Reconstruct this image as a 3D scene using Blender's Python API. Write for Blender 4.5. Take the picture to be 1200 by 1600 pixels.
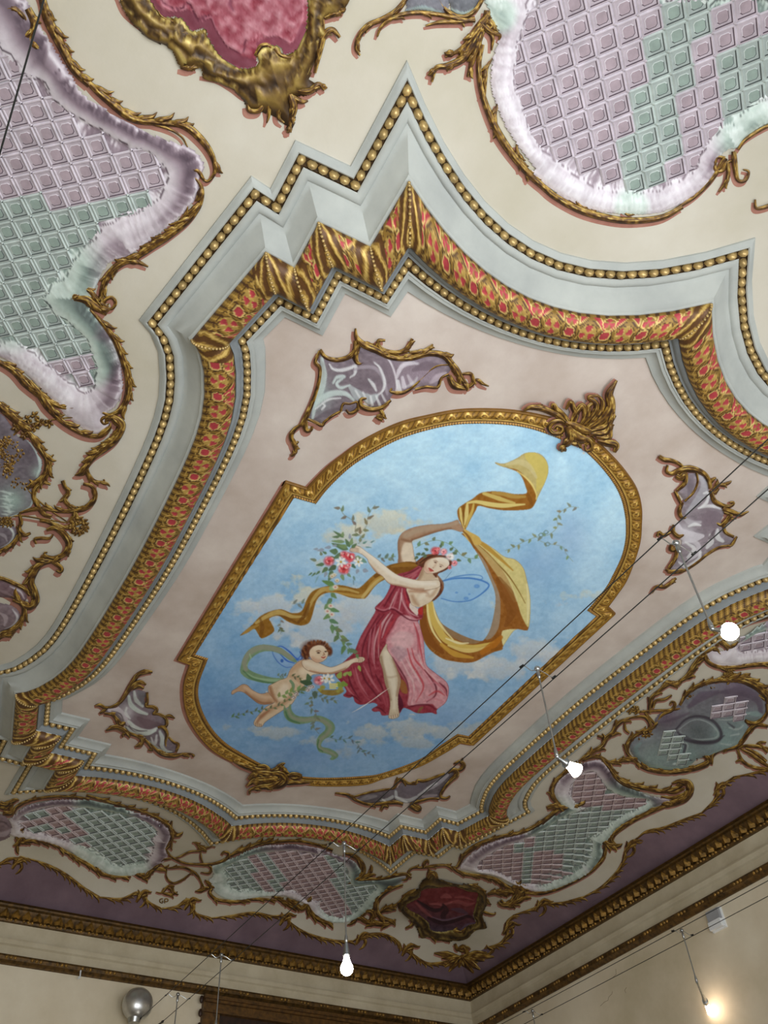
# Painted saloon ceiling seen from below: moulded centre panel, fresco, rocaille cartouches, cable lights.
import bpy, math, random
import numpy as np
from mathutils import Vector, Matrix

for _o in list(bpy.data.objects):
    bpy.data.objects.remove(_o)
SC = bpy.context.scene
COL = SC.collection

# ------------------------------------------------------------------ camera (measured from the photograph)
S = 3.5            # metres per unit of the ceiling survey (camera to centre panel = 1 unit)
EYE = 1.6          # camera height above the floor
FPX = 1359.0634
ROT = np.array([[-0.503808759335206, 0.8621694606776399, -0.05329685818083871],
                [0.6501121058578054, 0.33781956473851704, -0.6806116304450053],
                [0.5687978409191177, 0.3775470338311596, 0.7307032594775004]])   # rows: right, down, forward
CAMP = np.array([-1.03200685, -0.68831151, 0.0])
M3 = np.diag([1.0, -1.0, 1.0])


def W(p):
    """survey coordinates (u along the room, v across, z above the eye) -> world metres"""
    p = np.asarray(p, float)
    q = np.empty_like(p)
    q[..., 0] = p[..., 0] * S
    q[..., 1] = -p[..., 1] * S
    q[..., 2] = p[..., 2] * S + EYE
    return q


cam_d = bpy.data.cameras.new('camera')
cam = bpy.data.objects.new('camera', cam_d)
COL.objects.link(cam)
cam_d.sensor_fit = 'HORIZONTAL'
cam_d.sensor_width = 36.0
cam_d.lens = 36.0 * FPX / 1200.0
cam_d.clip_start = 0.02
cam_d.clip_end = 100
rt, dn, fw = (M3 @ ROT[0], M3 @ ROT[1], M3 @ ROT[2])
mw = Matrix.Identity(4)
for i in range(3):
    mw[i][0] = rt[i]
    mw[i][1] = -dn[i]
    mw[i][2] = -fw[i]
cw = W(CAMP)
mw.translation = Vector(cw)
cam.matrix_world = mw
SC.camera = cam

# ------------------------------------------------------------------ light and exposure
world = bpy.data.worlds.new('world')
SC.world = world
world.use_nodes = True
world.node_tree.nodes['Background'].inputs[0].default_value = (0.80, 0.88, 1.0, 1)
world.node_tree.nodes['Background'].inputs[1].default_value = 0.6
SC.view_settings.view_transform = 'Standard'
SC.view_settings.look = 'None'
SC.view_settings.gamma = 1.0
SC.view_settings.use_curve_mapping = False
SC.view_settings.exposure = 0.03


def area_light(name, loc, target, sx, sy, power, col):
    d = bpy.data.lights.new(name, 'AREA')
    d.shape = 'RECTANGLE'
    d.size, d.size_y = sx, sy
    d.energy = power
    d.color = col
    o = bpy.data.objects.new(name, d)
    COL.objects.link(o)
    o.location = loc
    o.rotation_euler = (Vector(target) - Vector(loc)).to_track_quat('-Z', 'Y').to_euler()
    return o


# daylight from the three tall windows in the wall behind the camera, and its bounce off the floor
for _y, _k in ((2.1, 1.8), (0.0, 1.0), (-2.1, .45)):
    area_light('window_daylight', (-4.2, _y, 2.1), (-1.0, _y * 0.9, 3.75), 1.3, 2.6, 66.0 * _k, (0.93, 0.97, 1.0))

# ------------------------------------------------------------------ small helpers
def srgb(r, g, b):
    out = []
    for c in (r, g, b):
        c = c / 255.0
        out.append(c / 12.92 if c <= 0.04045 else ((c + 0.055) / 1.055) ** 2.4)
    return tuple(out)


def lin(c):
    c = np.clip(np.asarray(c, float) / 255.0, 0, 1)
    return np.where(c <= 0.04045, c / 12.92, ((c + 0.055) / 1.055) ** 2.4)


CZ = 0.995         # level of the flat outer field
COVE = 0.18        # width of the cove along the walls
CK = 0.09 / COVE ** 2


def uA(v):         # the far wall is not quite square to the panel
    return 1.189 + 0.036 * (v + 0.38)


VB = 0.988         # right wall
VL = -0.988
UK = -1.225        # wall behind the camera


def cz(u, v):
    """height of the outer ceiling field with its cove"""
    t = np.maximum(0, np.maximum(np.maximum(u - (uA(v) - COVE), (UK + COVE) - u), np.maximum(v - (VB - COVE), (VL + COVE) - v)))
    return CZ - CK * t * t


def rays(px, py):
    d = np.stack([(np.asarray(px, float) - 600) / FPX, (np.asarray(py, float) - 800) / FPX, np.ones_like(np.asarray(px, float))], -1)
    return d @ ROT


def on_plane(px, py, z):
    d = rays(px, py)
    return CAMP + d * ((z) / d[..., 2])[..., None]


def on_field(px, py, drop=0.0):
    """survey point where the line of sight meets the outer field, lowered by drop"""
    z = np.full(np.shape(px), CZ, float)
    for _ in range(14):
        p = on_plane(px, py, z - drop)
        z = 0.5 * z + 0.5 * cz(p[..., 0], p[..., 1])
    return on_plane(px, py, z - drop)


def on_wall_b(px, py, d=0.0):
    r = rays(px, py)
    return CAMP + r * (((VB - d) - CAMP[1]) / r[..., 1])[..., None]


def on_wall_a(px, py, d=0.0):
    r = rays(px, py)
    # uA plane : u - .036 v = c
    c = 1.189 + 0.036 * 0.38 - d
    t = (c - (CAMP[0] - 0.036 * CAMP[1])) / (r[..., 0] - 0.036 * r[..., 1])
    return CAMP + r * t[..., None]


# ---- materials
def new_mat(name):
    m = bpy.data.materials.new(name)
    m.use_nodes = True
    nt = m.node_tree
    return m, nt, nt.nodes['Principled BSDF']


def plaster(name, c1, c2, scale=2.0, rough=0.85, bump=0.12, c3=None):
    m, nt, b = new_mat(name)
    N, L = nt.nodes, nt.links
    g = N.new('ShaderNodeNewGeometry')
    n1 = N.new('ShaderNodeTexNoise')
    n1.inputs['Scale'].default_value = scale
    n1.inputs['Detail'].default_value = 7
    n1.inputs['Roughness'].default_value = 0.62
    L.new(g.outputs['Position'], n1.inputs['Vector'])
    r = N.new('ShaderNodeValToRGB')
    r.color_ramp.elements[0].position = 0.34
    r.color_ramp.elements[1].position = 0.66
    r.color_ramp.elements[0].color = (*srgb(*c1), 1)
    r.color_ramp.elements[1].color = (*srgb(*c2), 1)
    if c3:
        e = r.color_ramp.elements.new(0.5)
        e.color = (*srgb(*c3), 1)
    L.new(n1.outputs['Fac'], r.inputs['Fac'])
    L.new(r.outputs['Color'], b.inputs['Base Color'])
    b.inputs['Roughness'].default_value = rough
    n2 = N.new('ShaderNodeTexNoise')
    n2.inputs['Scale'].default_value = 60
    n2.inputs['Detail'].default_value = 4
    L.new(g.outputs['Position'], n2.inputs['Vector'])
    bm = N.new('ShaderNodeBump')
    bm.inputs['Strength'].default_value = bump
    bm.inputs['Distance'].default_value = 0.004
    L.new(n2.outputs['Fac'], bm.inputs['Height'])
    L.new(bm.outputs['Normal'], b.inputs['Normal'])
    return m


def metalish(name, c, metallic=0.6, rough=0.4, mott=0.25):
    m, nt, b = new_mat(name)
    N, L = nt.nodes, nt.links
    g = N.new('ShaderNodeNewGeometry')
    n1 = N.new('ShaderNodeTexNoise')
    n1.inputs['Scale'].default_value = 30
    n1.inputs['Detail'].default_value = 5
    L.new(g.outputs['Position'], n1.inputs['Vector'])
    r = N.new('ShaderNodeValToRGB')
    r.color_ramp.elements[0].position = 0.3
    r.color_ramp.elements[1].position = 0.7
    r.color_ramp.elements[0].color = (*srgb(*[x * (1 - mott) for x in c]), 1)
    r.color_ramp.elements[1].color = (*srgb(*c), 1)
    L.new(n1.outputs['Fac'], r.inputs['Fac'])
    L.new(r.outputs['Color'], b.inputs['Base Color'])
    b.inputs['Metallic'].default_value = metallic
    b.inputs['Roughness'].default_value = rough
    return m


def paint_mat(name, rough=0.75, metallic=0.0, bump=0.0, spec=0.3, mott=0.18, scale=9.0):
    """hand-painted colour, stored per vertex, with a faint plaster mottling"""
    m, nt, b = new_mat(name)
    N, L = nt.nodes, nt.links
    a = N.new('ShaderNodeAttribute')
    a.attribute_name = 'paint'
    g = N.new('ShaderNodeNewGeometry')
    n1 = N.new('ShaderNodeTexNoise')
    n1.inputs['Scale'].default_value = scale
    n1.inputs['Detail'].default_value = 8
    n1.inputs['Roughness'].default_value = 0.7
    L.new(g.outputs['Position'], n1.inputs['Vector'])
    mr = N.new('ShaderNodeMapRange')
    mr.inputs['From Min'].default_value = 0.25
    mr.inputs['From Max'].default_value = 0.75
    mr.inputs['To Min'].default_value = 1 - mott
    mr.inputs['To Max'].default_value = 1 + mott
    L.new(n1.outputs['Fac'], mr.inputs['Value'])
    mx = N.new('ShaderNodeVectorMath')
    mx.operation = 'SCALE'
    L.new(a.outputs['Color'], mx.inputs[0])
    L.new(mr.outputs['Result'], mx.inputs['Scale'])
    L.new(mx.outputs['Vector'], b.inputs['Base Color'])
    b.inputs['Roughness'].default_value = rough
    b.inputs['Metallic'].default_value = metallic
    b.inputs['Specular IOR Level'].default_value = spec
    if bump:
        bm = N.new('ShaderNodeBump')
        bm.inputs['Strength'].default_value = bump
        bm.inputs['Distance'].default_value = 0.003
        n2 = N.new('ShaderNodeTexNoise')
        n2.inputs['Scale'].default_value = 90
        L.new(g.outputs['Position'], n2.inputs['Vector'])
        L.new(n2.outputs['Fac'], bm.inputs['Height'])
        L.new(bm.outputs['Normal'], b.inputs['Normal'])
    return m


MAT = {}
MAT['field'] = plaster('ivory_field_plaster', (186, 180, 162), (202, 197, 184), 1.3, c3=(194, 188, 173))
MAT['panel'] = plaster('rosy_panel_plaster', (182, 167, 156), (206, 195, 186), 2.2, c3=(194, 181, 172))
MAT['white'] = plaster('cool_white_plaster', (158, 162, 159), (178, 182, 177), 3.0)
MAT['slate'] = plaster('slate_blue_plaster', (118, 124, 128), (140, 146, 148), 3.0)
MAT['purple'] = plaster('purple_cove_paint', (100, 80, 90), (122, 100, 110), 2.4, c3=(110, 90, 100))
MAT['wall'] = plaster('cream_wall_plaster', (196, 184, 156), (222, 212, 190), 1.1, c3=(212, 200, 176))
MAT['cream'] = plaster('cream_cornice_plaster', (176, 164, 138), (198, 188, 164), 3.5)
MAT['gold'] = metalish('aged_gilding', (168, 128, 62), 0.55, 0.42, 0.45)
MAT['bead'] = metalish('pale_gilding', (206, 176, 116), 0.45, 0.38, 0.25)
MAT['brown'] = metalish('umber_gilding', (84, 60, 30), 0.3, 0.5, 0.4)
MAT['steel'] = metalish('satin_steel', (170, 172, 172), 0.9, 0.3, 0.15)
MAT['cable'] = metalish('dark_cable', (52, 54, 54), 0.6, 0.45, 0.1)
MAT['floor'] = plaster('pale_terrazzo', (120, 106, 88), (140, 126, 106), 6.0, 0.6)
MAT['paint'] = paint_mat('fresco_paint')
MAT['gilt'] = paint_mat('painted_gilding', rough=0.5, metallic=0.25, spec=0.5, mott=0.3, scale=25)


def mk(name, verts, faces, mat, parent=None, cols=None, smooth=None):
    """verts already in survey coordinates"""
    me = bpy.data.meshes.new(name)
    v = W(np.asarray(verts, float).reshape(-1, 3))
    if isinstance(faces, np.ndarray):
        nf, k = faces.shape
        me.vertices.add(len(v))
        me.vertices.foreach_set('co', v.astype(np.float32).ravel())
        me.loops.add(nf * k)
        me.loops.foreach_set('vertex_index', faces.astype(np.int32).ravel())
        me.polygons.add(nf)
        me.polygons.foreach_set('loop_start', np.arange(0, nf * k, k, dtype=np.int32))
        me.update(calc_edges=True)
    else:
        me.from_pydata([tuple(x) for x in v], [], faces)
    if smooth is not None:
        me.polygons.foreach_set('use_smooth', np.ones(len(me.polygons), dtype=bool))
        if smooth < 170:
            me.set_sharp_from_angle(angle=math.radians(smooth))
    if cols is not None:
        a = me.color_attributes.new('paint', 'FLOAT_COLOR', 'POINT')
        c = np.ones((len(v), 4), np.float32)
        c[:, :3] = cols
        a.data.foreach_set('color', c.ravel())
    for mm in (mat if isinstance(mat, (list, tuple)) else [mat]):
        me.materials.append(mm)
    o = bpy.data.objects.new(name, me)
    COL.objects.link(o)
    if parent is not None:
        o.parent = parent
    return o


def empty(name, label=None, cat=None, group=None, kind=None):
    o = bpy.data.objects.new(name, None)
    o.empty_display_size = 0.1
    COL.objects.link(o)
    tag(o, label, cat, group, kind)
    return o


def tag(o, label=None, cat=None, group=None, kind=None):
    if label:
        o['label'] = label
    if cat:
        o['category'] = cat
    if group:
        o['group'] = group
    if kind:
        o['kind'] = kind
    return o


def grid_faces(n, m, close=False):
    i = np.arange(n if close else n - 1)
    j = np.arange(m - 1)
    I, J = np.meshgrid(i, j, indexing='ij')
    a = I * m + J
    b = ((I + 1) % n) * m + J
    return np.stack([a, b, b + 1, a + 1], -1).reshape(-1, 4)


def crom(P, per=8, closed=False):
    """Catmull-Rom through the points"""
    P = np.asarray(P, float)
    if len(P) < 3 and not closed:
        t = np.linspace(0, 1, per * (len(P) - 1) + 1)[:, None]
        return P[0] * (1 - t) + P[-1] * t
    if closed:
        Q = np.vstack([P[-1], P, P[0], P[1]])
        n = len(P)
    else:
        Q = np.vstack([2 * P[0] - P[1], P, 2 * P[-1] - P[-2]])
        n = len(P) - 1
    out = []
    t = np.linspace(0, 1, per, endpoint=False)[:, None]
    for i in range(n):
        a, b, c, d = Q[i], Q[i + 1], Q[i + 2], Q[i + 3]
        out.append(0.5 * ((2 * b) + (c - a) * t + (2 * a - 5 * b + 4 * c - d) * t * t + (3 * b - 3 * c + d - a) * t ** 3))
    r = np.vstack(out)
    if not closed:
        r = np.vstack([r, P[-1]])
    return r


def inside(px, py, poly):
    """even-odd test, vectorised"""
    px = np.asarray(px, float)
    py = np.asarray(py, float)
    r = np.zeros(px.shape, bool)
    n = len(poly)
    for i in range(n):
        x1, y1 = poly[i]
        x2, y2 = poly[(i + 1) % n]
        if y1 == y2:
            continue
        c = ((y1 > py) != (y2 > py)) & (px < (x2 - x1) * (py - y1) / (y2 - y1) + x1)
        r ^= c
    return r


def pts(s):
    return [tuple(float(c) for c in q.split(',')) for q in s.split()]


RNG = np.random.RandomState(5)


def vnoise(x, y, seed=0):
    """smooth value noise for arrays"""
    xi = np.floor(x).astype(int)
    yi = np.floor(y).astype(int)
    fx, fy = x - xi, y - yi
    fx = fx * fx * (3 - 2 * fx)
    fy = fy * fy * (3 - 2 * fy)

    def h(a, b):
        n = (a * 374761393 + b * 668265263 + seed * 974634777) & 0x7fffffff
        n = ((n ^ (n >> 13)) * 1274126177) & 0x7fffffff
        return ((n ^ (n >> 16)) & 0xffff) / 65535.0
    return (h(xi, yi) * (1 - fx) + h(xi + 1, yi) * fx) * (1 - fy) + (h(xi, yi + 1) * (1 - fx) + h(xi + 1, yi + 1) * fx) * fy


def fbm(x, y, oct=4, seed=0):
    r = 0
    a = 0.5
    for k in range(oct):
        r = r + a * vnoise(x * 2 ** k, y * 2 ** k, seed + k)
        a *= 0.5
    return r / (1 - 0.5 ** oct)
# ------------------------------------------------------------------ paths of the great moulding (one quarter, mirrored)
TI = dict(B=(.5833, .3632), C=(.5832, .4309), D=(.5160, .4283), E=(.5174, .4787), F=(.4418, .4960))
TO = dict(B=(.6897, .4653), C=(.6856, .5328), D=(.6220, .5332), E=(.6248, .5616), F=(.4083, .6055))
IA = [(0.7048, 0.0), (0.6829, 0.0302), (0.6652, 0.0605), (0.651, 0.0907), (0.6401, 0.121), (0.6321, 0.1512), (0.6266, 0.1815), (0.6234, 0.2117), (0.6224, 0.242), (0.6234, 0.2722), (0.6265, 0.3025), (0.6315, 0.3327), (0.6387, 0.363)]
OA = [(0.8503, 0.0), (0.8095, 0.0389), (0.7769, 0.0778), (0.7522, 0.1167), (0.7349, 0.1556), (0.7245, 0.1945), (0.7206, 0.2334), (0.7227, 0.2722), (0.7304, 0.3111), (0.7432, 0.35), (0.7605, 0.3889), (0.782, 0.4278), (0.8071, 0.4667)]
IS = [(0.4418, 0.496), (0.43, 0.4855), (0.405, 0.4721), (0.3682, 0.456), (0.3314, 0.4457), (0.2945, 0.4396), (0.2577, 0.4358), (0.2209, 0.4334), (0.1841, 0.4315), (0.1473, 0.4299), (0.1105, 0.4284), (0.0736, 0.4271), (0.0368, 0.4262), (0.0, 0.4259)]
OS = [(0.4083, 0.6055), (0.396, 0.587), (0.3743, 0.5696), (0.3402, 0.5547), (0.3062, 0.5439), (0.2722, 0.5378), (0.2382, 0.5344), (0.2041, 0.5325), (0.1701, 0.5313), (0.1361, 0.5304), (0.1021, 0.5298), (0.0681, 0.5293), (0.034, 0.529), (0.0, 0.5289)]


def quarter():
    r = [(a, b, i == 0 or i == 12) for i, (a, b) in enumerate(zip(IA, OA))]
    for k in 'BCDEF':
        r.append((TI[k], TO[k], True))
    for i, (a, b) in enumerate(zip(IS, OS)):
        if i:
            r.append((a, b, False))
    return r


Q4 = quarter()


def ring():
    pin, pout, cor = [], [], []
    seqs = [(-1, -1, 1), (1, -1, -1), (1, 1, 1), (-1, 1, -1)]
    for su, sv, d in seqs:
        q = Q4 if d > 0 else Q4[::-1]
        for a, b, c in q[:-1]:
            pin.append((su * a[0], sv * a[1]))
            pout.append((su * b[0], sv * b[1]))
            cor.append(c)
    return np.array(pin), np.array(pout), np.array(cor)


RI, RO, RC = ring()


def densify(step):
    a, b, corner, s = [], [], [], []
    n = len(RI)
    acc = 0
    for i in range(n):
        j = (i + 1) % n
        m = 0.6 * RI + 0.4 * RO
        L = np.linalg.norm(m[j] - m[i])
        k = max(1, int(math.ceil(L / step)))
        for q in range(k):
            t = q / k
            a.append(RI[i] * (1 - t) + RI[j] * t)
            b.append(RO[i] * (1 - t) + RO[j] * t)
            corner.append(bool(RC[i]) and q == 0)
            s.append(acc + L * t)
        acc += L
    return np.array(a), np.array(b), np.array(corner), np.array(s), acc


DA, DB, DC, DS, DL = densify(0.02)


def rail(t):
    return DA * (1 - t) + DB * t


def sweep(name, prof, mat, parent, smooth=40, A=None, B=None):
    A = DA if A is None else A
    B = DB if B is None else B
    n, m = len(A), len(prof)
    V = np.zeros((n, m, 3))
    for j, (t, z) in enumerate(prof):
        V[:, j, :2] = A * (1 - t) + B * t
        V[:, j, 2] = z
    return mk(name, V.reshape(-1, 3), grid_faces(n, m, True), mat, parent, smooth=smooth)


# ---- ceiling field and centre panel
def flat_grid(name, u0, u1, v0, v1, st, zf, keep, mat, parent=None):
    nu, nv = int((u1 - u0) / st) + 2, int((v1 - v0) / st) + 2
    U = np.linspace(u0, u1, nu)
    Vv = np.linspace(v0, v1, nv)
    GU, GV = np.meshgrid(U, Vv, indexing='ij')
    P = np.stack([GU, GV, zf(GU, GV)], -1).reshape(-1, 3)
    F = grid_faces(nu, nv)
    c = P[F].mean(1)
    F = F[keep(c[:, 0], c[:, 1])]
    return mk(name, P, F, mat, parent, smooth=180)


ceil = flat_grid('ceiling', UK, 1.24, VL, VB, 0.014, cz, lambda u, v: ~inside(u, v, rail(0.5)), MAT['field'])
tag(ceil, 'ivory plaster ceiling field coving down to the walls', 'ceiling', kind='structure')
pan = flat_grid('ceiling_panel', -0.72, 0.72, -0.52, 0.52, 0.014, lambda u, v: u * 0 + 1.0, lambda u, v: inside(u, v, rail(0.05)), MAT['panel'], ceil)
tag(pan, 'raised rosy beige centre panel')

# ---- the great moulding around the centre panel
trim1 = empty('trim_1', 'white stepped moulding with gilt bead row framing the centre panel', 'moulding', kind='structure')
sweep('panel_moulding', [(-.235, 1.0005), (-.225, .9965), (-.20, .9955), (-.17, .9945), (-.135, .9915), (-.115, .9885), (-.11, .9865), (-.075, .986), (-.07, .9845), (-.05, .9845)], MAT['white'], trim1)
sweep('bead_channel', [(-.05, .9845), (-.045, .9865), (0, .987), (.04, .9865), (.048, .984)], MAT['brown'], trim1)
sweep('slate_fillet', [(.048, .984), (.075, .9832), (.082, .981), (.10, .9765), (.135, .974), (.15, .977), (.2, .98)], MAT['slate'], trim1)

trim3 = empty('trim_3', 'outer white hollow moulding with gilt bead row facing the ivory field', 'moulding', kind='structure')
sweep('cove_moulding', [(.50, .979), (.535, .9705), (.56, .9695), (.585, .9705), (.60, .9735), (.64, .9765), (.70, .9815), (.76, .9865), (.80, .9895), (.83, .9905), (.845, .9885), (.875, .987), (.90, .987), (.93, .988), (.945, .9895)], MAT['white'], trim3)
sweep('bead_channel', [(.945, .9895), (.95, .9925), (1.0, .9935), (1.05, .9925), (1.055, .9895)], MAT['brown'], trim3)
sweep('outer_fillet', [(1.055, .9895), (1.07, .988), (1.10, .989), (1.12, .991), (1.145, .9925), (1.15, .9955)], MAT['white'], trim3)


def bead_mesh(name, r, h, mat, seg=7):
    V, F = [], []
    for k, (rr, hh) in enumerate([(1.0, 0.0), (0.86, 0.5), (0.5, 0.86)]):
        for i in range(seg):
            a = 2 * math.pi * i / seg
            V.append((r * rr * math.cos(a), r * rr * math.sin(a), -h * hh))
    V.append((0, 0, -h))
    for k in range(2):
        for i in range(seg):
            F.append((k * seg + i, k * seg + (i + 1) % seg, (k + 1) * seg + (i + 1) % seg, (k + 1) * seg + i))
    for i in range(seg):
        F.append((2 * seg + i, 2 * seg + (i + 1) % seg, 3 * seg))
    me = bpy.data.meshes.new(name)
    me.from_pydata(V, [], F)
    me.polygons.foreach_set('use_smooth', np.ones(len(F), dtype=bool))
    me.materials.append(mat)
    return me


def walk(path, step, closed=True, corners=None):
    """points and tangents at even steps, starting afresh at each corner so a bead sits on it"""
    P = np.asarray(path)
    n = len(P)
    idx = [i for i in range(n) if corners[i]] if corners is not None and any(corners) else [0]
    out = []
    for a, c in enumerate(idx):
        e = idx[(a + 1) % len(idx)]
        if e <= c:
            e += n
        seg = np.array([P[k % n] for k in range(c, e + 1)])
        d = np.linalg.norm(np.diff(seg, axis=0), axis=1)
        L = d.sum()
        cum = np.concatenate([[0], np.cumsum(d)])
        k = max(1, int(round(L / step)))
        for q in range(k):
            s = L * q / k
            i = min(np.searchsorted(cum, s, side='right') - 1, len(d) - 1)
            f = (s - cum[i]) / d[i]
            out.append((seg[i] * (1 - f) + seg[i + 1] * f, (seg[i + 1] - seg[i]) / d[i]))
    return out


def stamp(name, me, items, parent, limit=300, zfun=None, stretch=1.0):
    """items: (world matrix). nearest become parts, the rest one joined mesh"""
    items = sorted(items, key=lambda m: (m.translation - Vector(cw)).length)
    for m in items[:limit]:
        o = bpy.data.objects.new(name, me)
        COL.objects.link(o)
        o.matrix_world = m
        o.parent = parent
    rest = items[limit:]
    if rest:
        n = len(me.vertices)
        co = np.zeros(n * 3, np.float32)
        me.vertices.foreach_get('co', co)
        co = co.reshape(-1, 3)
        V, F = [], []
        fs = [tuple(p.vertices) for p in me.polygons]
        for k, m in enumerate(rest):
            A = np.array(m)
            V.append(co @ A[:3, :3].T + A[:3, 3])
            F += [tuple(i + k * n for i in f) for f in fs]
        mm = bpy.data.meshes.new(name + '_run')
        mm.from_pydata([tuple(x) for x in np.vstack(V)], [], F)
        mm.polygons.foreach_set('use_smooth', np.ones(len(F), dtype=bool))
        mm.materials.append(me.materials[0])
        o = bpy.data.objects.new(name + '_run', mm)
        COL.objects.link(o)
        o.parent = parent
        o['kind'] = 'stuff'


def mat_at(p, tang, z, sx=1.0, sy=1.0, normal=None):
    w = W(np.array([p[0], p[1], z]))
    t = Vector((tang[0], -tang[1], 0)).normalized()
    n = Vector((0, 0, 1))
    b = n.cross(t)
    m = Matrix.Identity(4)
    for i in range(3):
        m[i][0] = t[i] * sx
        m[i][1] = b[i] * sy
        m[i][2] = n[i]
        m[i][3] = w[i]
    return m


bm_in = bead_mesh('gilt_bead_small', 0.0205, 0.026, MAT['bead'])
bm_out = bead_mesh('gilt_bead_large', 0.0225, 0.028, MAT['bead'])
stamp('bead', bm_in, [mat_at(p, t, .9862, 1.0, 0.95) for p, t in walk(rail(0), 0.0122, corners=DC)], trim1)
stamp('bead', bm_out, [mat_at(p, t, .9922, 1.05, 0.85) for p, t in walk(rail(1), 0.0138, corners=DC)], trim3)

# ---- the gilded torus with its red pierced ornament
trim2 = empty('trim_2', 'gilded half-round band with red ornament between the white mouldings', 'moulding', kind='structure')


def torus_profile(k):
    """k 0..1 from inner to outer edge -> (t, z)"""
    a = math.pi * k
    t = .145 + .40 * (0.5 - 0.5 * np.cos(a))
    return t, .9745 - .0165 * np.sin(a) ** 0.8 - 0.004 * k


def torus_paint(s, k, dcor):
    P = 0.098
    ph = (s / P) % 1.0
    half = (s / (P / 2)) % 1.0
    gold = lin([140, 108, 46])
    dark = lin([78, 50, 26])
    red = lin([172, 62, 68])
    pale = lin([206, 178, 108])
    n = len(s)
    c = np.tile(gold, (n, 1))
    rel = np.zeros(n)
    y = k                       # 0 inner .. 1 outer
    x = (half - 0.5) * (P / 2) / 0.058       # in units of the band's height

    def put(mask, col, r=0.0):
        c[mask] = col
        rel[mask] = r
    # low acanthus fringe along the inner edge
    w = np.sin((half * 4 + 2.2 * y) * 2 * math.pi)
    put((y < .34) & (w > .72), dark, .3)
    put((y < .34) & (w < -.8), lin([186, 150, 74]), -.1)
    put((y > .90) & (np.sin(half * 8 * math.pi) > 0.3), dark, .2)
    # dots
    d = np.hypot(x, (y - .47) * 1.0)
    put(d < .155, dark, 0)
    put(d < .135, pale, -.2)
    put(d < .105, red, .8)
    # rosettes between the dots, each a pierced palmette in a ring, with tendrils about it
    xr = np.where(x > 0, x - .42, x + .42)
    dr = np.hypot(xr, (y - .50))
    an = np.arctan2(y - .50, xr)
    odd = np.where(np.floor(s / (P / 2) + .5) % 2 < .5, 1.0, -1.0)
    put((np.abs(dr - .285 - .03 * np.sin(an * 5)) < .016) & (y > .2) & (y < .8), dark, .2)
    put((np.abs(d - .235) < .014) & (y > .2) & (y < .75), lin([186, 152, 80]), -.1)
    put(dr < .215, dark, .1)
    put(dr < .20, lin([176, 144, 74]), -.2)
    put((dr < .175) & (np.cos(an * 3 + 1.57 * odd) < .15) & (dr > .045), red, .8)
    put((dr < .175) & (np.abs(np.cos(an * 3 + 1.57 * odd) - .22) < .13) & (dr > .03), pale, -.2)
    # upper row: fans over even dots, red spandrels with roundels over odd ones
    even = (np.floor(s / (P / 2)) % 2) < 0.5
    yy = (y - .60) / .32
    fan = (y > .60) & (y < .90)
    for q in (-1, 0, 1):
        ctr = q * .23 * (0.35 + yy)
        put(fan & even & (np.abs(x - ctr) < .085 * (0.4 + 0.8 * yy)), pale, -.2)
        put(fan & even & (np.abs(x - ctr) < .065 * (0.35 + 0.8 * yy)), red if q else lin([170, 136, 66]), .7 if q else -.2)
    d2 = np.hypot(x, (y - .76))
    tri = fan & ~even & (np.abs(x) > .17) & (np.abs(x) < .42 - .30 * (1 - yy))
    put(tri, pale, -.2)
    put(fan & ~even & (np.abs(x) > .20) & (np.abs(x) < .39 - .30 * (1 - yy)) & (y < .88), red, .8)
    put(d2 < .155, pale, -.2)
    put(d2 < .13, red, .8)
    put((d2 < .13) & (np.cos(np.arctan2(y - .76, x) * 3 - 1.57) > .3), gold, -.1)
    # acanthus sheaths at every mitre
    m = dcor < .024
    lf = np.sin((dcor * 190 + 5.0 * np.abs(y - .35)) * 2.0 + 3 * (fbm(s * 90, y * 5, 2, 9) - .5))
    cc = np.where((lf > .1)[:, None], lin([150, 116, 52]), lin([92, 60, 28]))
    cc = np.where((lf > .8)[:, None], lin([206, 174, 98]), cc)
    c[m] = cc[m]
    rel[m] = np.where(lf > .1, -.5, .3)[m]
    tone = 1.0 + 0.25 * (fbm(s * 60, y * 4, 3, 7) - 0.5)
    return c * tone[:, None], rel


def build_torus():
    A, B, C, Sx, L = densify(0.0017)
    K = 34
    ks = np.linspace(0, 1, K)
    n = len(A)
    cs = Sx[C]
    d = np.abs(Sx[:, None] - cs[None, :])
    d = np.minimum(d, L - d).min(1)
    # scale so the pattern repeats a whole number of times
    rep = round(L / 0.098) * 0.098 / L
    SS = np.repeat(Sx * rep, K)
    KK = np.tile(ks, n)
    DD = np.repeat(d, K)
    nrm = B - A
    # the fans turn towards the window wall and the right-hand wall all round
    flip = np.where(np.abs(nrm[:, 1]) > np.abs(nrm[:, 0]), nrm[:, 1] < 0, nrm[:, 0] > 0)
    KP = np.where(np.repeat(flip, K), 1 - KK, KK)
    col, rel = torus_paint(SS, KP, DD)
    t, z = torus_profile(ks)
    V = np.zeros((n, K, 3))
    V[:, :, 0] = A[:, 0:1] * (1 - t) + B[:, 0:1] * t
    V[:, :, 1] = A[:, 1:2] * (1 - t) + B[:, 1:2] * t
    V[:, :, 2] = z[None, :] + rel.reshape(n, K) * 0.0009
    return mk('pierced_band', V.reshape(-1, 3), grid_faces(n, K, True), MAT['gilt'], trim2, cols=col, smooth=180)


build_torus()
pearl = bead_mesh('pearl', 0.0075, 0.009, MAT['bead'], 6)
items = []
for i in np.nonzero(DC)[0]:
    for k in np.linspace(.04, .96, 15):
        t, z = torus_profile(k)
        p = DA[i] * (1 - t) + DB[i] * t
        items.append(mat_at(p, DB[i] - DA[i], z - .0008))
stamp('pearl', pearl, items, trim2)


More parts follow.
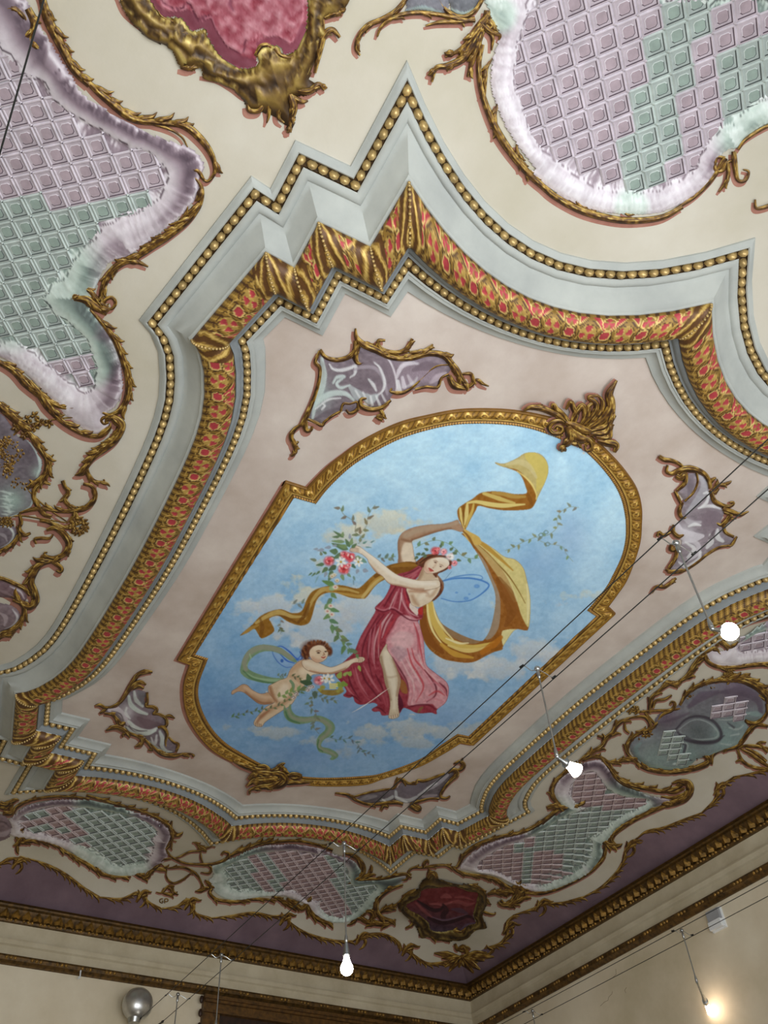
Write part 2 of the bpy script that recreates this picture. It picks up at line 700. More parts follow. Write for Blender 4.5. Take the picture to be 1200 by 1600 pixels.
# ------------------------------------------------------------------ walls, cornice, floor
def strip(name, a, b, prof, mat, parent=None, smooth=35, inward=None):
    """profile (d from wall, z) swept from survey point a to b (2-D wall line), d measured along inward"""
    a, b = np.array(a, float), np.array(b, float)
    V = []
    n = 40
    for i in range(n):
        f = i / (n - 1)
        q = a * (1 - f) + b * f
        for d, z in prof:
            w = q + np.array(inward) * d
            # keep mitre in the room corner
            V.append((w[0], w[1], z))
    return mk(name, V, grid_faces(n, len(prof)), mat, parent, smooth=smooth)


CORN = [('gold', [(.030, .9135), (.016, .9145), (.014, .911)]),
        ('gold', [(.014, .911), (.015, .905), (.010, .895), (.003, .889), (.003, .887)]),
        ('gold', [(.003, .887), (.010, .886), (.012, .882), (.010, .878), (.003, .877)]),
        ('cream', [(.003, .877), (.002, .875), (.002, .846), (.009, .8435), (.010, .840), (.008, .838), (.006, .832), (.001, .829), (.001, .811), (.005, .809)]),
        ('gold', [(.005, .809), (.010, .808), (.013, .803), (.012, .796), (.005, .791), (.004, .789), (.0, .788)])]
pAL, pAB = (uA(VL), VL), (uA(VB), VB)
walls = {'wall_far': (pAL, pAB, (-1, 0)), 'wall_right': ((UK, VB), pAB, (0, -1)), 'wall_left': ((UK, VL), pAL, (0, 1)), 'wall_behind': ((UK, VL), (UK, VB), (1, 0))}
wall_label = {'wall_far': 'cream plastered far wall with the bulb-lit cornice above', 'wall_right': 'cream plastered right wall under the cornice with hairline cracks',
              'wall_left': 'cream plastered left wall', 'wall_behind': 'cream plastered window wall behind the viewer'}
FZ = -EYE / S
for wn, (a, b, inw) in walls.items():
    if wn == 'wall_behind':
        # pierced by three tall windows
        V, F = [], []
        ys = [VL, -.785, -.415, -.185, .185, .415, .785, VB]
        for r in (FZ, FZ + .22, .62, .80):
            for y in ys:
                V.append((UK, y, r))
        for r in range(3):
            for c in range(7):
                if r == 1 and c in (1, 3, 5):
                    continue
                F.append((r * 8 + c, r * 8 + c + 1, (r + 1) * 8 + c + 1, (r + 1) * 8 + c))
        wo = mk(wn, V, F, MAT['wall'])
    else:
        wo = mk(wn, [(a[0], a[1], FZ), (b[0], b[1], FZ), (b[0], b[1], .80), (a[0], a[1], .80)], [(0, 1, 2, 3)], MAT['wall'])
    tag(wo, wall_label[wn], 'wall', kind='structure')
fl = mk('floor', [(UK - .02, VL - .02, FZ), (1.26, VL - .02, FZ), (1.26, VB + .02, FZ), (UK - .02, VB + .02, FZ)], [(0, 1, 2, 3)], MAT['floor'])
tag(fl, 'pale polished floor of the hall', 'floor', kind='structure')

trim_label = ['gilt leaf cornice with cream frieze along the far wall', 'gilt leaf cornice with cream frieze along the right wall',
              'gilt leaf cornice along the left wall', 'gilt leaf cornice along the window wall']


def leaf_mesh():
    V = [(-.42, 0, 0), (-.5, .35, -.02), (-.30, .75, -.05), (0, 1.0, -.02), (.30, .75, -.05), (.5, .35, -.02), (.42, 0, 0),
         (0, 0, -.34), (0, .45, -.42), (0, .85, -.22), (-.25, .3, -.20), (.25, .3, -.20)]
    F = [(0, 1, 10), (0, 10, 7), (10, 8, 7), (1, 2, 10), (2, 8, 10), (2, 9, 8), (2, 3, 9), (3, 4, 9), (4, 8, 9), (4, 11, 8), (4, 5, 11), (5, 6, 11), (6, 7, 11), (11, 7, 8)]
    me = bpy.data.meshes.new('cornice_leaf')
    me.from_pydata([(x * .075, z * .085, y * .095) for x, y, z in V], [], F)
    me.materials.append(MAT['goldleaf'])
    return me


MAT['goldleaf'] = metalish('bright_leaf_gilding', (176, 134, 62), 0.5, 0.4, 0.5)
MAT['goldcorn'] = metalish('cornice_gilding', (112, 82, 38), 0.45, 0.45, 0.5)
lm = leaf_mesh()
cb = bead_mesh('cornice_bead', 0.013, 0.012, MAT['goldleaf'], 6)


def wall_mat(p, d, zc, inw, along, s=1.0):
    """frame on a wall: x along, z up, -y... into the room"""
    q = np.array([p[0] + inw[0] * d, p[1] + inw[1] * d, zc])
    w = W(q)
    x = Vector((along[0], -along[1], 0)).normalized()
    z = Vector((0, 0, 1))
    y = z.cross(x)
    n = Vector((inw[0], -inw[1], 0))
    if y.dot(n) > 0:      # local -y must face the room
        x = -x
        y = z.cross(x)
    m = Matrix.Identity(4)
    for i in range(3):
        m[i][0], m[i][1], m[i][2], m[i][3] = x[i] * s, y[i] * s, z[i] * s, w[i]
    return m


for k, wn in enumerate(['wall_far', 'wall_right', 'wall_left', 'wall_behind']):
    a, b, inw = walls[wn]
    tr = empty('trim_%d' % (4 + k), trim_label[k], 'cornice', kind='structure')
    for part, (mt, prof) in zip(('crown_fillet', 'leaf_band', 'bead_band', 'frieze', 'lower_gilt_moulding'), CORN):
        strip(part, a, b, prof, MAT['goldcorn'] if mt == 'gold' else MAT['cream'], tr, inward=inw)
    if k < 2:
        a2, b2 = np.array(a), np.array(b)
        L = np.linalg.norm(b2 - a2)
        n = int(L * S / 0.088)
        it, ib, il = [], [], []
        for i in range(n):
            f = (i + .5) / n
            p = a2 * (1 - f) + b2 * f
            it.append(wall_mat(p, .0085, .886, inw, b2 - a2))
        stamp('leaf', lm, it, tr)
        n2 = int(L * S / 0.034)
        for i in range(n2):
            f = (i + .5) / n2
            p = a2 * (1 - f) + b2 * f
            # beads come in threes, leaving a plain spindle between
            if i % 4 < 3:
                ib.append(wall_mat(p, .011, .882, inw, b2 - a2) @ Matrix.Rotation(-math.pi / 2, 4, 'X'))
            if i % 6 in (0, 1, 2):
                ib.append(wall_mat(p, .012, .801, inw, b2 - a2) @ Matrix.Rotation(-math.pi / 2, 4, 'X') @ Matrix.Scale(1.15, 4))
        stamp('bead', cb, ib, tr)
# ------------------------------------------------------------------ the painter: lays flat fresco paint on a canvas array
class Canvas:
    def __init__(self, x0, y0, w, h, k, base):
        self.x0, self.y0, self.k = x0, y0, k
        self.a = np.zeros((int(h * k), int(w * k), 3))
        self.a[:] = base
        self.T = (0.0, 0.0, 1.0)

    def frame(self, ox, oy, k):
        """following strokes are given in a drawing frame of scale k"""
        self.T = (ox, oy, k)

    def p(self, P):
        if isinstance(P, str):
            P = pts(P)
        P = np.asarray(P, float)
        ox, oy, k = self.T
        return (P / k + (ox, oy) - (self.x0, self.y0)) * self.k

    def _box(self, Q, m):
        H, Wd = self.a.shape[:2]
        x0 = max(0, int(Q[:, 0].min() - m))
        x1 = min(Wd, int(Q[:, 0].max() + m) + 2)
        y0 = max(0, int(Q[:, 1].min() - m))
        y1 = min(H, int(Q[:, 1].max() + m) + 2)
        return x0, x1, y0, y1

    def mask(self, P, smooth=True, blur=1, per=6):
        Q = self.p(P)
        if smooth:
            Q = crom(Q, per, True)
        x0, x1, y0, y1 = self._box(Q, 4 + blur * 2)
        if x1 <= x0 or y1 <= y0:
            return None
        X, Y = np.meshgrid(np.arange(x0, x1) + .5, np.arange(y0, y1) + .5)
        m = inside(X, Y, Q).astype(float)
        for _ in range(blur):
            m = box3(m)
        M = np.zeros(self.a.shape[:2])
        M[y0:y1, x0:x1] = m
        return M, (x0, x1, y0, y1)

    def fill(self, P, col, alpha=1.0, smooth=True, blur=1, clip=None, noise=10, seed=1, edge=None):
        r = self.mask(P, smooth, blur)
        if r is None:
            return np.zeros(self.a.shape[:2])
        M, (x0, x1, y0, y1) = r
        m = M[y0:y1, x0:x1]
        if clip is not None:
            m = m * clip[y0:y1, x0:x1]
            M = M * clip
        c = np.ones(m.shape + (3,)) * np.array(col, float)
        if noise:
            X, Y = np.meshgrid(np.arange(x0, x1), np.arange(y0, y1))
            c = c + ((fbm(X / 9.0, Y / 9.0, 3, seed) - .5) * 2 * noise)[..., None]
        m3 = (m * alpha)[..., None]
        s = self.a[y0:y1, x0:x1]
        s[:] = s * (1 - m3) + c * m3
        if edge is not None:
            Q = self.p(P)
            if smooth:
                Q = crom(Q, 6, True)
            self._line(np.vstack([Q, Q[:1]]), [edge[1]], edge[0], edge[2], None)
        return M

    def _line(self, Q, ws, col, alpha, clip, soft=1.0):
        d = np.linalg.norm(np.diff(Q, axis=0), axis=1)
        L = d.sum()
        cum = np.concatenate([[0], np.cumsum(d)])
        step = 0.9
        n = max(2, int(L / step))
        s = np.linspace(0, L, n)
        X = np.interp(s, cum, Q[:, 0])
        Y = np.interp(s, cum, Q[:, 1])
        R = np.interp(s / max(L, 1e-6), np.linspace(0, 1, len(ws)), ws) * self.k / 2 if len(ws) > 1 else np.full(n, ws[0] * self.k / 2)
        x0, x1, y0, y1 = self._box(Q, R.max() + 3)
        if x1 <= x0 or y1 <= y0:
            return
        m = np.zeros((y1 - y0, x1 - x0))
        for x, y, r in zip(X, Y, R):
            r2 = r + soft
            a0, a1 = max(x0, int(x - r2 - 1)), min(x1, int(x + r2 + 2))
            b0, b1 = max(y0, int(y - r2 - 1)), min(y1, int(y + r2 + 2))
            if a1 <= a0 or b1 <= b0:
                continue
            gx = np.arange(a0, a1) + .5 - x
            gy = (np.arange(b0, b1) + .5 - y)[:, None]
            dd = np.sqrt(gx * gx + gy * gy)
            v = np.clip((r + soft * .5 - dd) / soft, 0, 1) * min(1, (r + .25) / .6)
            t = m[b0 - y0:b1 - y0, a0 - x0:a1 - x0]
            np.maximum(t, v, out=t)
        if clip is not None:
            m = m * clip[y0:y1, x0:x1]
        m3 = (m * alpha)[..., None]
        s_ = self.a[y0:y1, x0:x1]
        s_[:] = s_ * (1 - m3) + np.array(col, float) * m3

    def stroke(self, P, ws, col, alpha=1.0, clip=None, soft=1.2):
        Q = self.p(P)
        if len(Q) > 2:
            Q = crom(Q, 6)
        if not isinstance(ws, (list, tuple)):
            ws = [ws]
        self._line(Q, list(ws), col, alpha, clip, soft * self.k)

    def dab(self, x, y, rx, ry, col, alpha=1.0, ang=0.0, clip=None, hard=1.5):
        c = self.p([(x, y)])[0]
        k = self.k / self.T[2]
        rx, ry = rx * k, ry * k
        R = max(rx, ry) * 1.6 + 2
        x0, x1, y0, y1 = self._box(np.array([c]), R)
        if x1 <= x0 or y1 <= y0:
            return
        X, Y = np.meshgrid(np.arange(x0, x1) + .5 - c[0], np.arange(y0, y1) + .5 - c[1])
        ca, sa = math.cos(ang), math.sin(ang)
        d = np.hypot((X * ca + Y * sa) / rx, (-X * sa + Y * ca) / ry)
        m = np.clip((1.25 - d) * hard, 0, 1)
        if clip is not None:
            m = m * clip[y0:y1, x0:x1]
        m3 = (m * alpha)[..., None]
        s = self.a[y0:y1, x0:x1]
        s[:] = s * (1 - m3) + np.array(col, float) * m3

    def rose(self, x, y, r, c1, c2):
        self.dab(x, y, r, r * .9, c1, 1, 0)
        rs = np.random.RandomState(int(x * 7 + y))
        for i in range(9):
            a = rs.rand() * 6.28
            q = r * (.3 + .55 * rs.rand())
            self.dab(x + q * math.cos(a), y + q * math.sin(a), r * .33, r * .2, c2 if i % 2 else [min(255, v + 30) for v in c1], .85, a + 1.2)
        self.dab(x, y, r * .25, r * .2, [v * .7 for v in c1], .8)

    def daisy(self, x, y, r, c=(244, 242, 236), mid=(196, 160, 60)):
        for i in range(6):
            a = i * 1.047 + .3
            self.dab(x + r * .6 * math.cos(a), y + r * .6 * math.sin(a), r * .42, r * .24, c, .95, a)
        self.dab(x, y, r * .22, r * .22, mid)

    def leaf(self, x, y, ang, ln, wd, col, alpha=1.0):
        ca, sa = math.cos(ang), math.sin(ang)
        P = [(0, 0), (.25, .5), (.55, .42), (1, 0), (.55, -.42), (.25, -.5)]
        self.fill([(x + ca * a * ln - sa * b * wd, y + sa * a * ln + ca * b * wd) for a, b in P], col, alpha, True, 1, noise=5)

    def vine(self, P, col, n, ln, wd=None, stem=.8, seed=0, alpha=.9):
        rs = np.random.RandomState(seed)
        Q = crom(pts(P) if isinstance(P, str) else P, 8)
        self.stroke([tuple(q) for q in Q[::4]] + [tuple(Q[-1])], [stem], col, alpha * .8)
        for i in range(n):
            f = (i + .5) / n * (len(Q) - 2)
            j = int(f)
            t = Q[j + 1] - Q[j]
            a = math.atan2(t[1], t[0]) + (1 if i % 2 else -1) * (.6 + .5 * rs.rand())
            self.leaf(Q[j][0], Q[j][1], a, ln * (.8 + .4 * rs.rand()), (wd or ln * .55), [c + rs.randint(-12, 12) for c in col], alpha)

    def at(self, px, py):
        """bilinear sample at photograph-survey positions"""
        X = np.clip((px - self.x0) * self.k - .5, 0, self.a.shape[1] - 1.001)
        Y = np.clip((py - self.y0) * self.k - .5, 0, self.a.shape[0] - 1.001)
        i, j = X.astype(int), Y.astype(int)
        fx, fy = (X - i)[..., None], (Y - j)[..., None]
        a = self.a
        return (a[j, i] * (1 - fx) + a[j, i + 1] * fx) * (1 - fy) + (a[j + 1, i] * (1 - fx) + a[j + 1, i + 1] * fx) * fy


def box3(m):
    q = np.pad(m, 1, mode='edge')
    q = (q[:-2] + q[1:-1] + q[2:]) / 3
    return (q[:, :-2] + q[:, 1:-1] + q[:, 2:]) / 3


def paint_sky(C):
    H, Wd = C.a.shape[:2]
    Y, X = np.mgrid[0:H, 0:Wd].astype(float)
    x = X / C.k + C.x0
    y = Y / C.k + C.y0
    # pale top right to deeper blue at the lower left, brushed unevenly
    f = np.clip((y - 790 + (930 - x) * .20) / 420, 0, 1)
    top = np.array([180, 220, 244.])
    low = np.array([132, 172, 212.])
    c = top * (1 - f[..., None]) + low * f[..., None]
    n1 = fbm(x / 46, y / 46, 5, 3) - .5
    n2 = fbm(x / 7 + y / 30, y / 5, 3, 8) - .5
    n3 = fbm(x / 2.2, y / 2.2, 2, 12) - .5
    c += (n1 * 52)[..., None] * np.array([1.0, .72, .42]) + (n2 * 26)[..., None] * np.array([1, .85, .6]) + (n3 * 10)[..., None]
    # slaty lilac patches
    for cx, cy, rx, ry, a in [(345, 1112, 60, 22, .35), (560, 1105, 60, 26, .35), (890, 835, 30, 40, .28), (840, 880, 40, 35, .25), (700, 1120, 60, 25, .2), (470, 1180, 80, 20, .3), (400, 860, 30, 30, .15)]:
        g = np.exp(-(((x - cx) / rx) ** 2 + ((y - cy) / ry) ** 2)) * a
        c = c * (1 - g[..., None]) + np.array([112, 140, 190.]) * g[..., None]
    # clouds
    CL = [(600, 815, 60, 24, 1.0, 'c'), (640, 838, 40, 16, .8, 'c'), (545, 835, 50, 26, .8, 'c'), (500, 885, 50, 24, .55, 'c'), (575, 860, 60, 22, .5, 'w'),
          (380, 950, 30, 14, .9, 'w'), (430, 945, 36, 20, 1.0, 'w'), (480, 925, 42, 28, .8, 'c'), (500, 975, 70, 38, 1.1, 'w'), (560, 950, 44, 34, 1.1, 'w'), (440, 985, 50, 20, .8, 'w'), (410, 965, 40, 15, .6, 'w'),
          (490, 1010, 50, 22, .6, 'w'), (790, 955, 36, 22, .6, 'c'), (765, 985, 36, 20, .5, 'w'), (900, 930, 60, 12, .55, 'c'), (870, 945, 50, 12, .45, 'p'),
          (720, 1035, 60, 26, 1.1, 'w'), (780, 1045, 60, 24, 1.1, 'w'), (840, 1018, 50, 24, 1.1, 'w'), (870, 1030, 40, 18, .9, 'w'), (700, 1060, 50, 20, .6, 'w'), (830, 1045, 50, 18, .7, 'w'),
          (640, 1138, 70, 13, 1.0, 'g'), (700, 1145, 50, 18, 1.0, 'g'), (590, 1145, 50, 14, 1.0, 'g'), (570, 1160, 50, 10, .6, 'g'), (660, 1160, 50, 12, .8, 'g'), (740, 1135, 30, 12, .8, 'g'),
          (440, 1145, 60, 12, .9, 'g'), (490, 1155, 50, 12, .8, 'g'), (390, 1138, 50, 10, .6, 'g'), (520, 1175, 50, 14, .5, 'g'), (350, 1135, 40, 9, .5, 'g')]
    col = {'c': np.array([236, 228, 200.]), 'w': np.array([222, 226, 226.]), 'g': np.array([196, 202, 202.]), 'p': np.array([216, 206, 206.])}
    lump = fbm(x / 16, y / 12, 4, 21)
    for cx, cy, rx, ry, a, k in CL:
        g = np.exp(-(((x - cx) / rx) ** 2 + ((y - cy) / ry) ** 2)) * a
        m = np.clip((g + (lump - .5) * 1.1 - .42) * 3.2, 0, 1) * .72
        sh = np.clip((y - cy) / ry * .5 + .5 + (n1 + n2) * 1.2, 0, 1)[..., None]
        cc = col[k] * (1 - sh) + (col[k] * np.array([.84, .87, .92])) * sh + (n3 * 16 + n2 * 26)[..., None]
        c = c * (1 - m[..., None]) + cc * m[..., None]
    C.a[:] = c


def paint_figures(C):
    SK = (226, 212, 190)
    SKM = (190, 160, 132)
    SKD = (142, 100, 74)
    LINE = (104, 66, 48)
    # ---------------- wings of the woman
    C.frame(400, 800, 3)
    w = C.fill('872,325 980,308 1050,318 1090,345 1050,388 990,418 920,418 868,400', (140, 188, 232), .55)
    C.stroke('870,325 930,312 1000,310 1060,322 1092,345 1055,385 1000,415 930,420 868,405', [1.6, 2.6, 2.4, 1.6, 1.2], (62, 118, 196), .85)
    C.stroke('875,322 930,305 1000,294 1050,298 1062,312 1040,318', [1.2, 2, 1.6, 1.2], (76, 130, 200), .8)
    for x, y, r in ((1035, 348, 14), (985, 405, 12), (940, 378, 7), (1000, 385, 6)):
        C.dab(x, y, r, r * .7, (70, 128, 206), .6)
        C.dab(x, y, r * .5, r * .35, (120, 170, 226), .8)
    # ---------------- vines in the sky
    V = (128, 138, 112)
    C.frame(700, 690, 5)
    C.vine('1020,515 960,510 900,535 865,570 850,610 855,665 800,720 740,740 690,745 620,770 560,800 510,830 450,850', (134, 142, 112), 17, 40, 20, .7, 3)
    C.vine('690,745 730,780 800,800 860,810 905,830 920,870 975,935', (134, 142, 118), 6, 36, 18, .6, 4)
    for x, y in ((725, 730), (765, 708), (778, 800)):
        C.stroke([(x - 18, y), (x, y - 14), (x + 18, y), (x, y + 14), (x - 18, y)], [1.2], (104, 132, 130), .9)
    C.frame(600, 800, 7.5)
    C.vine('370,420 430,385 510,350 610,330 700,350 770,380 850,440 900,500 980,540 1050,545 1110,540', (118, 134, 92), 9, 62, 38, .8, 7)
    C.vine('0,540 60,545 130,520', (118, 134, 100), 3, 55, 30, .6, 8)
    C.frame(480, 780, 7.5)
    C.vine('600,520 640,470 610,420 560,380 570,290 520,240 430,180 395,120 375,90', (124, 126, 104), 9, 74, 34, .9, 11)
    C.vine('600,430 650,370 700,300 710,210 750,130 795,70', (124, 126, 104), 6, 74, 34, .8, 12)
    C.vine('820,680 900,690 1030,670', (110, 130, 112), 4, 60, 30, .6, 13)
    C.frame(400, 800, 3)
    C.vine('170,430 210,430 250,420', (130, 138, 128), 4, 26, 12, .6, 14)
    C.vine('115,500 115,570', (130, 138, 118), 3, 22, 10, .5, 15)

    # ---------------- ochre scarf, left run
    B1, B2, B3, B4 = (150, 106, 40), (196, 160, 84), (110, 68, 24), (224, 204, 134)
    C.frame(400, 800, 3)
    m = C.fill('-75,578 -20,530 30,482 110,456 170,474 214,464 238,410 268,370 330,348 400,343 470,358 500,343 560,288 640,244 775,236 765,268 650,300 572,335 522,395 500,407 440,401 370,378 312,386 282,420 262,490 245,522 205,532 150,514 104,486 62,500 72,520 84,560 30,592 10,572 -8,548 -40,566', B1, noise=16)
    for P, wd, c, a in [('0,520 60,484 110,470 170,490 220,490', [4, 8, 3], B4, .6), ('230,500 262,420 300,372 340,360 420,362 480,378', [2, 7, 3], B4, .55),
                        ('330,372 420,385 500,392 550,330 640,270 740,250', [2, 5, 4, 2], B2, .75), ('500,400 520,375 572,322 640,286', [5, 5, 2], (206, 182, 116), .8), ('560,300 640,262 760,250', [6, 8, 5], B3, .6),
                        ('250,430 232,480 200,515', [3, 7, 4], B3, .65), ('20,500 30,540 20,585', [3, 7, 5], B3, .5), ('-60,570 -20,545 10,530', [3, 6, 3], B2, .6), ('60,505 120,490 200,522', [2, 5, 2], B3, .5)]:
        C.stroke(P, wd, c, a, m)
    # ---------------- ochre scarf, upper run
    C.frame(700, 690, 5)
    m = C.fill('368,163 440,172 540,130 600,92 680,86 740,113 776,170 782,240 752,330 702,430 688,466 650,522 560,536 440,537 330,522 240,502 215,540 180,600 130,692 100,640 78,590 76,530 120,490 190,448 250,404 330,389 420,392 500,407 560,411 616,400 605,350 578,280 540,236 470,208 400,186', (152, 100, 36), noise=14)
    C.fill('368,163 440,172 540,130 600,92 680,86 740,113 776,170 782,240 752,330 702,430 690,400 650,330 600,270 540,220 470,204 400,186', (192, 176, 116), clip=m, noise=14)
    C.stroke('640,110 700,170 740,250 700,380', [16, 26, 18, 4], (214, 196, 96), .6, m)
    C.stroke('460,175 560,160 640,200 690,280', [5, 10, 4], (208, 198, 150), .6, m)
    C.stroke('540,232 600,275 655,335 690,410 690,450', [1.5, 3, 2], (226, 208, 130), .95, m)
    for P, wd, c, a in [('150,480 220,470 330,490 440,500 600,490', [3, 7, 7, 2], (222, 206, 130), .95), ('280,405 340,425 430,455 520,480', [5, 7, 3], (214, 196, 116), .85), ('350,400 430,410 520,430 600,430', [4, 7, 4], (196, 170, 92), .6),
                        ('95,520 100,560 118,640 124,680', [3, 6, 2], (226, 208, 132), .9), ('150,495 145,560 130,650', [4, 7, 2], (226, 210, 136), .9), ('200,490 190,540 160,610 140,670', [3, 5, 2], (216, 192, 104), .8),
                        ('122,500 120,580 122,660', [2, 4, 1], (120, 76, 22), .7), ('620,400 640,450 660,500', [3, 7, 3], (124, 78, 26), .6)]:
        C.stroke(P, wd, c, a, m)
    # ---------------- ochre scarf, great right loop
    C.frame(640, 860, 5.4545)
    outer = '440,-145 520,-120 620,-75 720,-10 810,55 900,80 968,150 1000,260 1026,400 1026,560 1012,668 985,682 915,672 870,705 800,812 788,846 720,866 645,902 560,946 480,957 380,946 280,922 180,852 120,762 84,620 95,560 120,455 190,425 198,440 222,520 272,620 380,690 500,745 600,772 642,752 692,660 730,480 730,370 690,250 620,100 560,0 500,-90'
    m = C.fill(outer, (152, 96, 38), noise=20, seed=4)
    C.fill('470,-130 620,-75 720,-10 810,55 900,80 968,150 1000,260 1026,400 1026,560 1010,655 950,548 900,390 830,232 740,100 640,-5 540,-80', (214, 202, 136), clip=m, noise=14)
    C.fill('915,672 870,705 800,812 785,700 830,675', (226, 218, 160), clip=m)
    C.fill('560,0 620,100 690,250 730,370 730,480 692,660 642,752 700,745 760,650 775,480 760,360 700,220 640,90', (164, 152, 138), .8, clip=m)
    C.fill('272,620 380,690 500,745 600,772 642,752 560,796 450,780 340,720', (152, 130, 104), .75, clip=m)
    for P, wd, c, a in [('470,-125 600,-20 720,90 830,200 920,330 985,450', [1.5, 3, 2, 1], (136, 100, 40), .9), ('520,-110 640,-40 760,60 880,170', [2, 7, 5, 2], (182, 136, 50), .8), ('520,-90 620,10 730,140 830,280 900,420', [2, 9, 13, 8], (224, 216, 160), .55),
                        ('1000,290 1012,420 1005,620', [3, 5, 2], (236, 228, 176), .7), ('760,250 830,380 870,520 820,640', [10, 22, 16, 6], (126, 76, 30), .55), ('800,300 880,440 930,560', [6, 12, 6], (146, 92, 40), .6),
                        ('180,440 190,540 240,660 300,750 400,800 520,825 650,800 720,780', [8, 12, 11, 7, 2], (218, 190, 100), .95), ('150,450 160,560 200,690 280,800 340,860', [3, 4, 3, 1], (240, 226, 160), .95), ('200,440 225,560 290,670 370,760', [2, 4, 2], (240, 228, 166), .9),
                        ('330,810 450,850 560,850 680,810', [3, 7, 2], (230, 208, 128), .9), ('270,800 380,880 540,915', [5, 9, 3], (206, 160, 66), .9), ('115,560 130,680 190,790 280,870', [9, 13, 6], (136, 80, 30), .85),
                        ('620,870 720,800 780,740', [8, 12, 6], (190, 118, 34), .8), ('310,750 420,790 500,790', [2, 4, 2], (240, 230, 180), .9), ('700,850 760,835 785,810', [4, 5, 3], (146, 90, 26), .7)]:
        C.stroke(P, wd, c, a, m)

    C.frame(600, 800, 7.5)
    C.fill('905,205 935,195 1010,235 1120,300 1130,380 1010,360', (206, 172, 92), noise=12)
    C.stroke('920,215 990,290 1060,420', [2, 4, 3], (140, 92, 36), .9)
    # ---------------- the woman: raised arm
    C.frame(600, 800, 7.5)
    m = C.fill('865,92 780,120 680,140 500,152 330,185 222,240 172,310 160,400 170,520 178,610 365,610 352,500 338,400 330,340 400,310 520,268 640,230 780,202 900,232 935,200 885,130', (168, 136, 110), noise=12, edge=(LINE, .5, .5))
    C.fill('230,370 310,350 338,400 350,500 362,600 240,600 200,500', SK, .95, clip=m, blur=8)
    C.stroke('250,280 400,215 600,175 760,155 860,130', [8, 9, 6, 4], (178, 160, 138), .6, m, 3)
    C.stroke('330,325 480,275 640,225 780,195', [3, 5, 3], (124, 82, 58), .6, m, 3)
    C.stroke('176,330 168,430 178,580', [3, 5, 4], (140, 104, 78), .7, m, 3)
    C.stroke('205,320 300,345 335,335', [3, 4, 3], (128, 88, 62), .6, m, 3)
    # ochre wrap on the shoulder
    m = C.fill('50,640 160,600 300,580 420,610 435,640 300,700 160,725', (126, 82, 28), noise=12)
    C.stroke('90,640 230,620 400,625', [3, 7, 3], (160, 116, 48), .7, m)
    # crimson bodice
    m = C.fill('150,735 300,690 425,618 470,640 445,700 350,800 200,790', (150, 56, 70), noise=18)
    for P in ('200,760 300,720 420,640', '250,780 340,730 430,660', '310,790 380,730'):
        C.stroke(P, [2, 4, 2], (196, 120, 128), .6, m)
    C.stroke('230,745 330,700 410,650', [2, 3, 2], (96, 26, 40), .7, m)
    # ---------------- dress
    C.frame(520, 920, 6)
    D = '560,-70 530,0 480,90 400,170 398,215 330,330 260,450 200,590 130,660 60,730 20,800 80,880 128,960 98,1000 150,1022 190,1012 210,1062 260,1086 330,1076 385,1068 420,1092 366,1130 390,1152 440,1150 462,1186 530,1182 620,1172 660,1118 720,1132 780,1162 850,1166 920,1160 972,1174 978,1130 1060,1060 1087,950 1060,870 960,790 880,720 860,620 850,480 820,360 800,300 842,270 842,160 800,185 760,150 715,60 690,-60'
    m = C.fill(D, (152, 58, 72), noise=22, seed=9, edge=((110, 34, 46), .5, .5))
    # pink front of the skirt
    C.fill('500,490 560,380 620,262 700,250 800,300 830,400 855,520 865,640 885,725 960,790 1060,870 1087,950 1060,1060 985,1125 930,1080 850,1090 740,1095 700,1080 712,980 690,880 640,800 580,690 520,590', (214, 158, 166), .95, clip=m, blur=3, noise=26, seed=31)
    C.fill('540,480 620,400 740,420 760,500 700,560 600,560', (226, 188, 192), .7, clip=m, blur=10, noise=20)
    C.fill('540,560 640,540 700,600 640,680 590,650', (178, 150, 160), .6, clip=m, blur=10, noise=30)
    rs = np.random.RandomState(2)
    F = [('540,220 470,330 430,470 430,640', 'l'), ('520,240 440,360 390,520 390,700', 'l'), ('480,240 380,380 330,540 340,700 380,860', 'd'), ('560,240 500,340 460,460', 'l'), ('440,240 340,390 280,560 270,720', 'd'), ('420,230 320,400 240,560', 'm'),
         ('400,330 380,470 370,620 400,750', 'p'), ('360,380 340,520 330,650', 'p'), ('450,300 440,420 420,560', 'r'), ('600,250 520,380 470,480', 'r'), ('640,270 560,380 500,470', 'p'),
         ('250,700 300,850 380,960 450,1050', 'd'), ('180,720 220,860 300,1000 360,1060', 'm'), ('320,760 380,880 460,990 500,1100', 'm'), ('290,720 350,840 430,960', 'p'), ('210,740 250,880 330,1010', 'p'), ('140,800 180,920 250,1030', 'd'), ('100,860 150,950 200,1000', 'p'), ('400,800 450,900 510,1020', 'd'), ('470,900 500,1000 520,1120', 'm'),
         ('760,320 800,440 820,560 850,700', 'r'), ('740,560 770,660 840,740 930,830 1010,920', 'r'), ('700,560 740,700 800,800 850,920 780,1060', 'r'), ('640,660 700,780 760,900 740,1080', 'l'), ('680,640 760,780 830,900', 'l'), ('800,620 850,740 960,850 1040,960', 'l'), ('820,740 900,860 960,960 1000,1020', 'p'), ('860,760 960,900 960,1000 880,1060', 'd'), ('930,850 1030,930 1070,1010', 'm'),
         ('720,880 750,980 720,1080', 'p'), ('760,880 800,980 780,1080', 'p'), ('560,640 620,740 690,860 715,960', 'd'), ('900,1000 980,960 1050,1000', 'r'), ('820,400 850,520 860,640', 'p'), ('780,360 800,460 800,600', 'm'), ('700,1110 800,1090 900,1090 960,1130', 'd'), ('380,1110 440,1120 500,1170', 'd'), ('130,1000 200,1010 260,1060', 'd'),
         ('900,900 960,880 1050,950', 'p'), ('850,1060 940,1030 1040,1060', 'p'), ('1000,880 1060,940 1070,1000', 'd')]
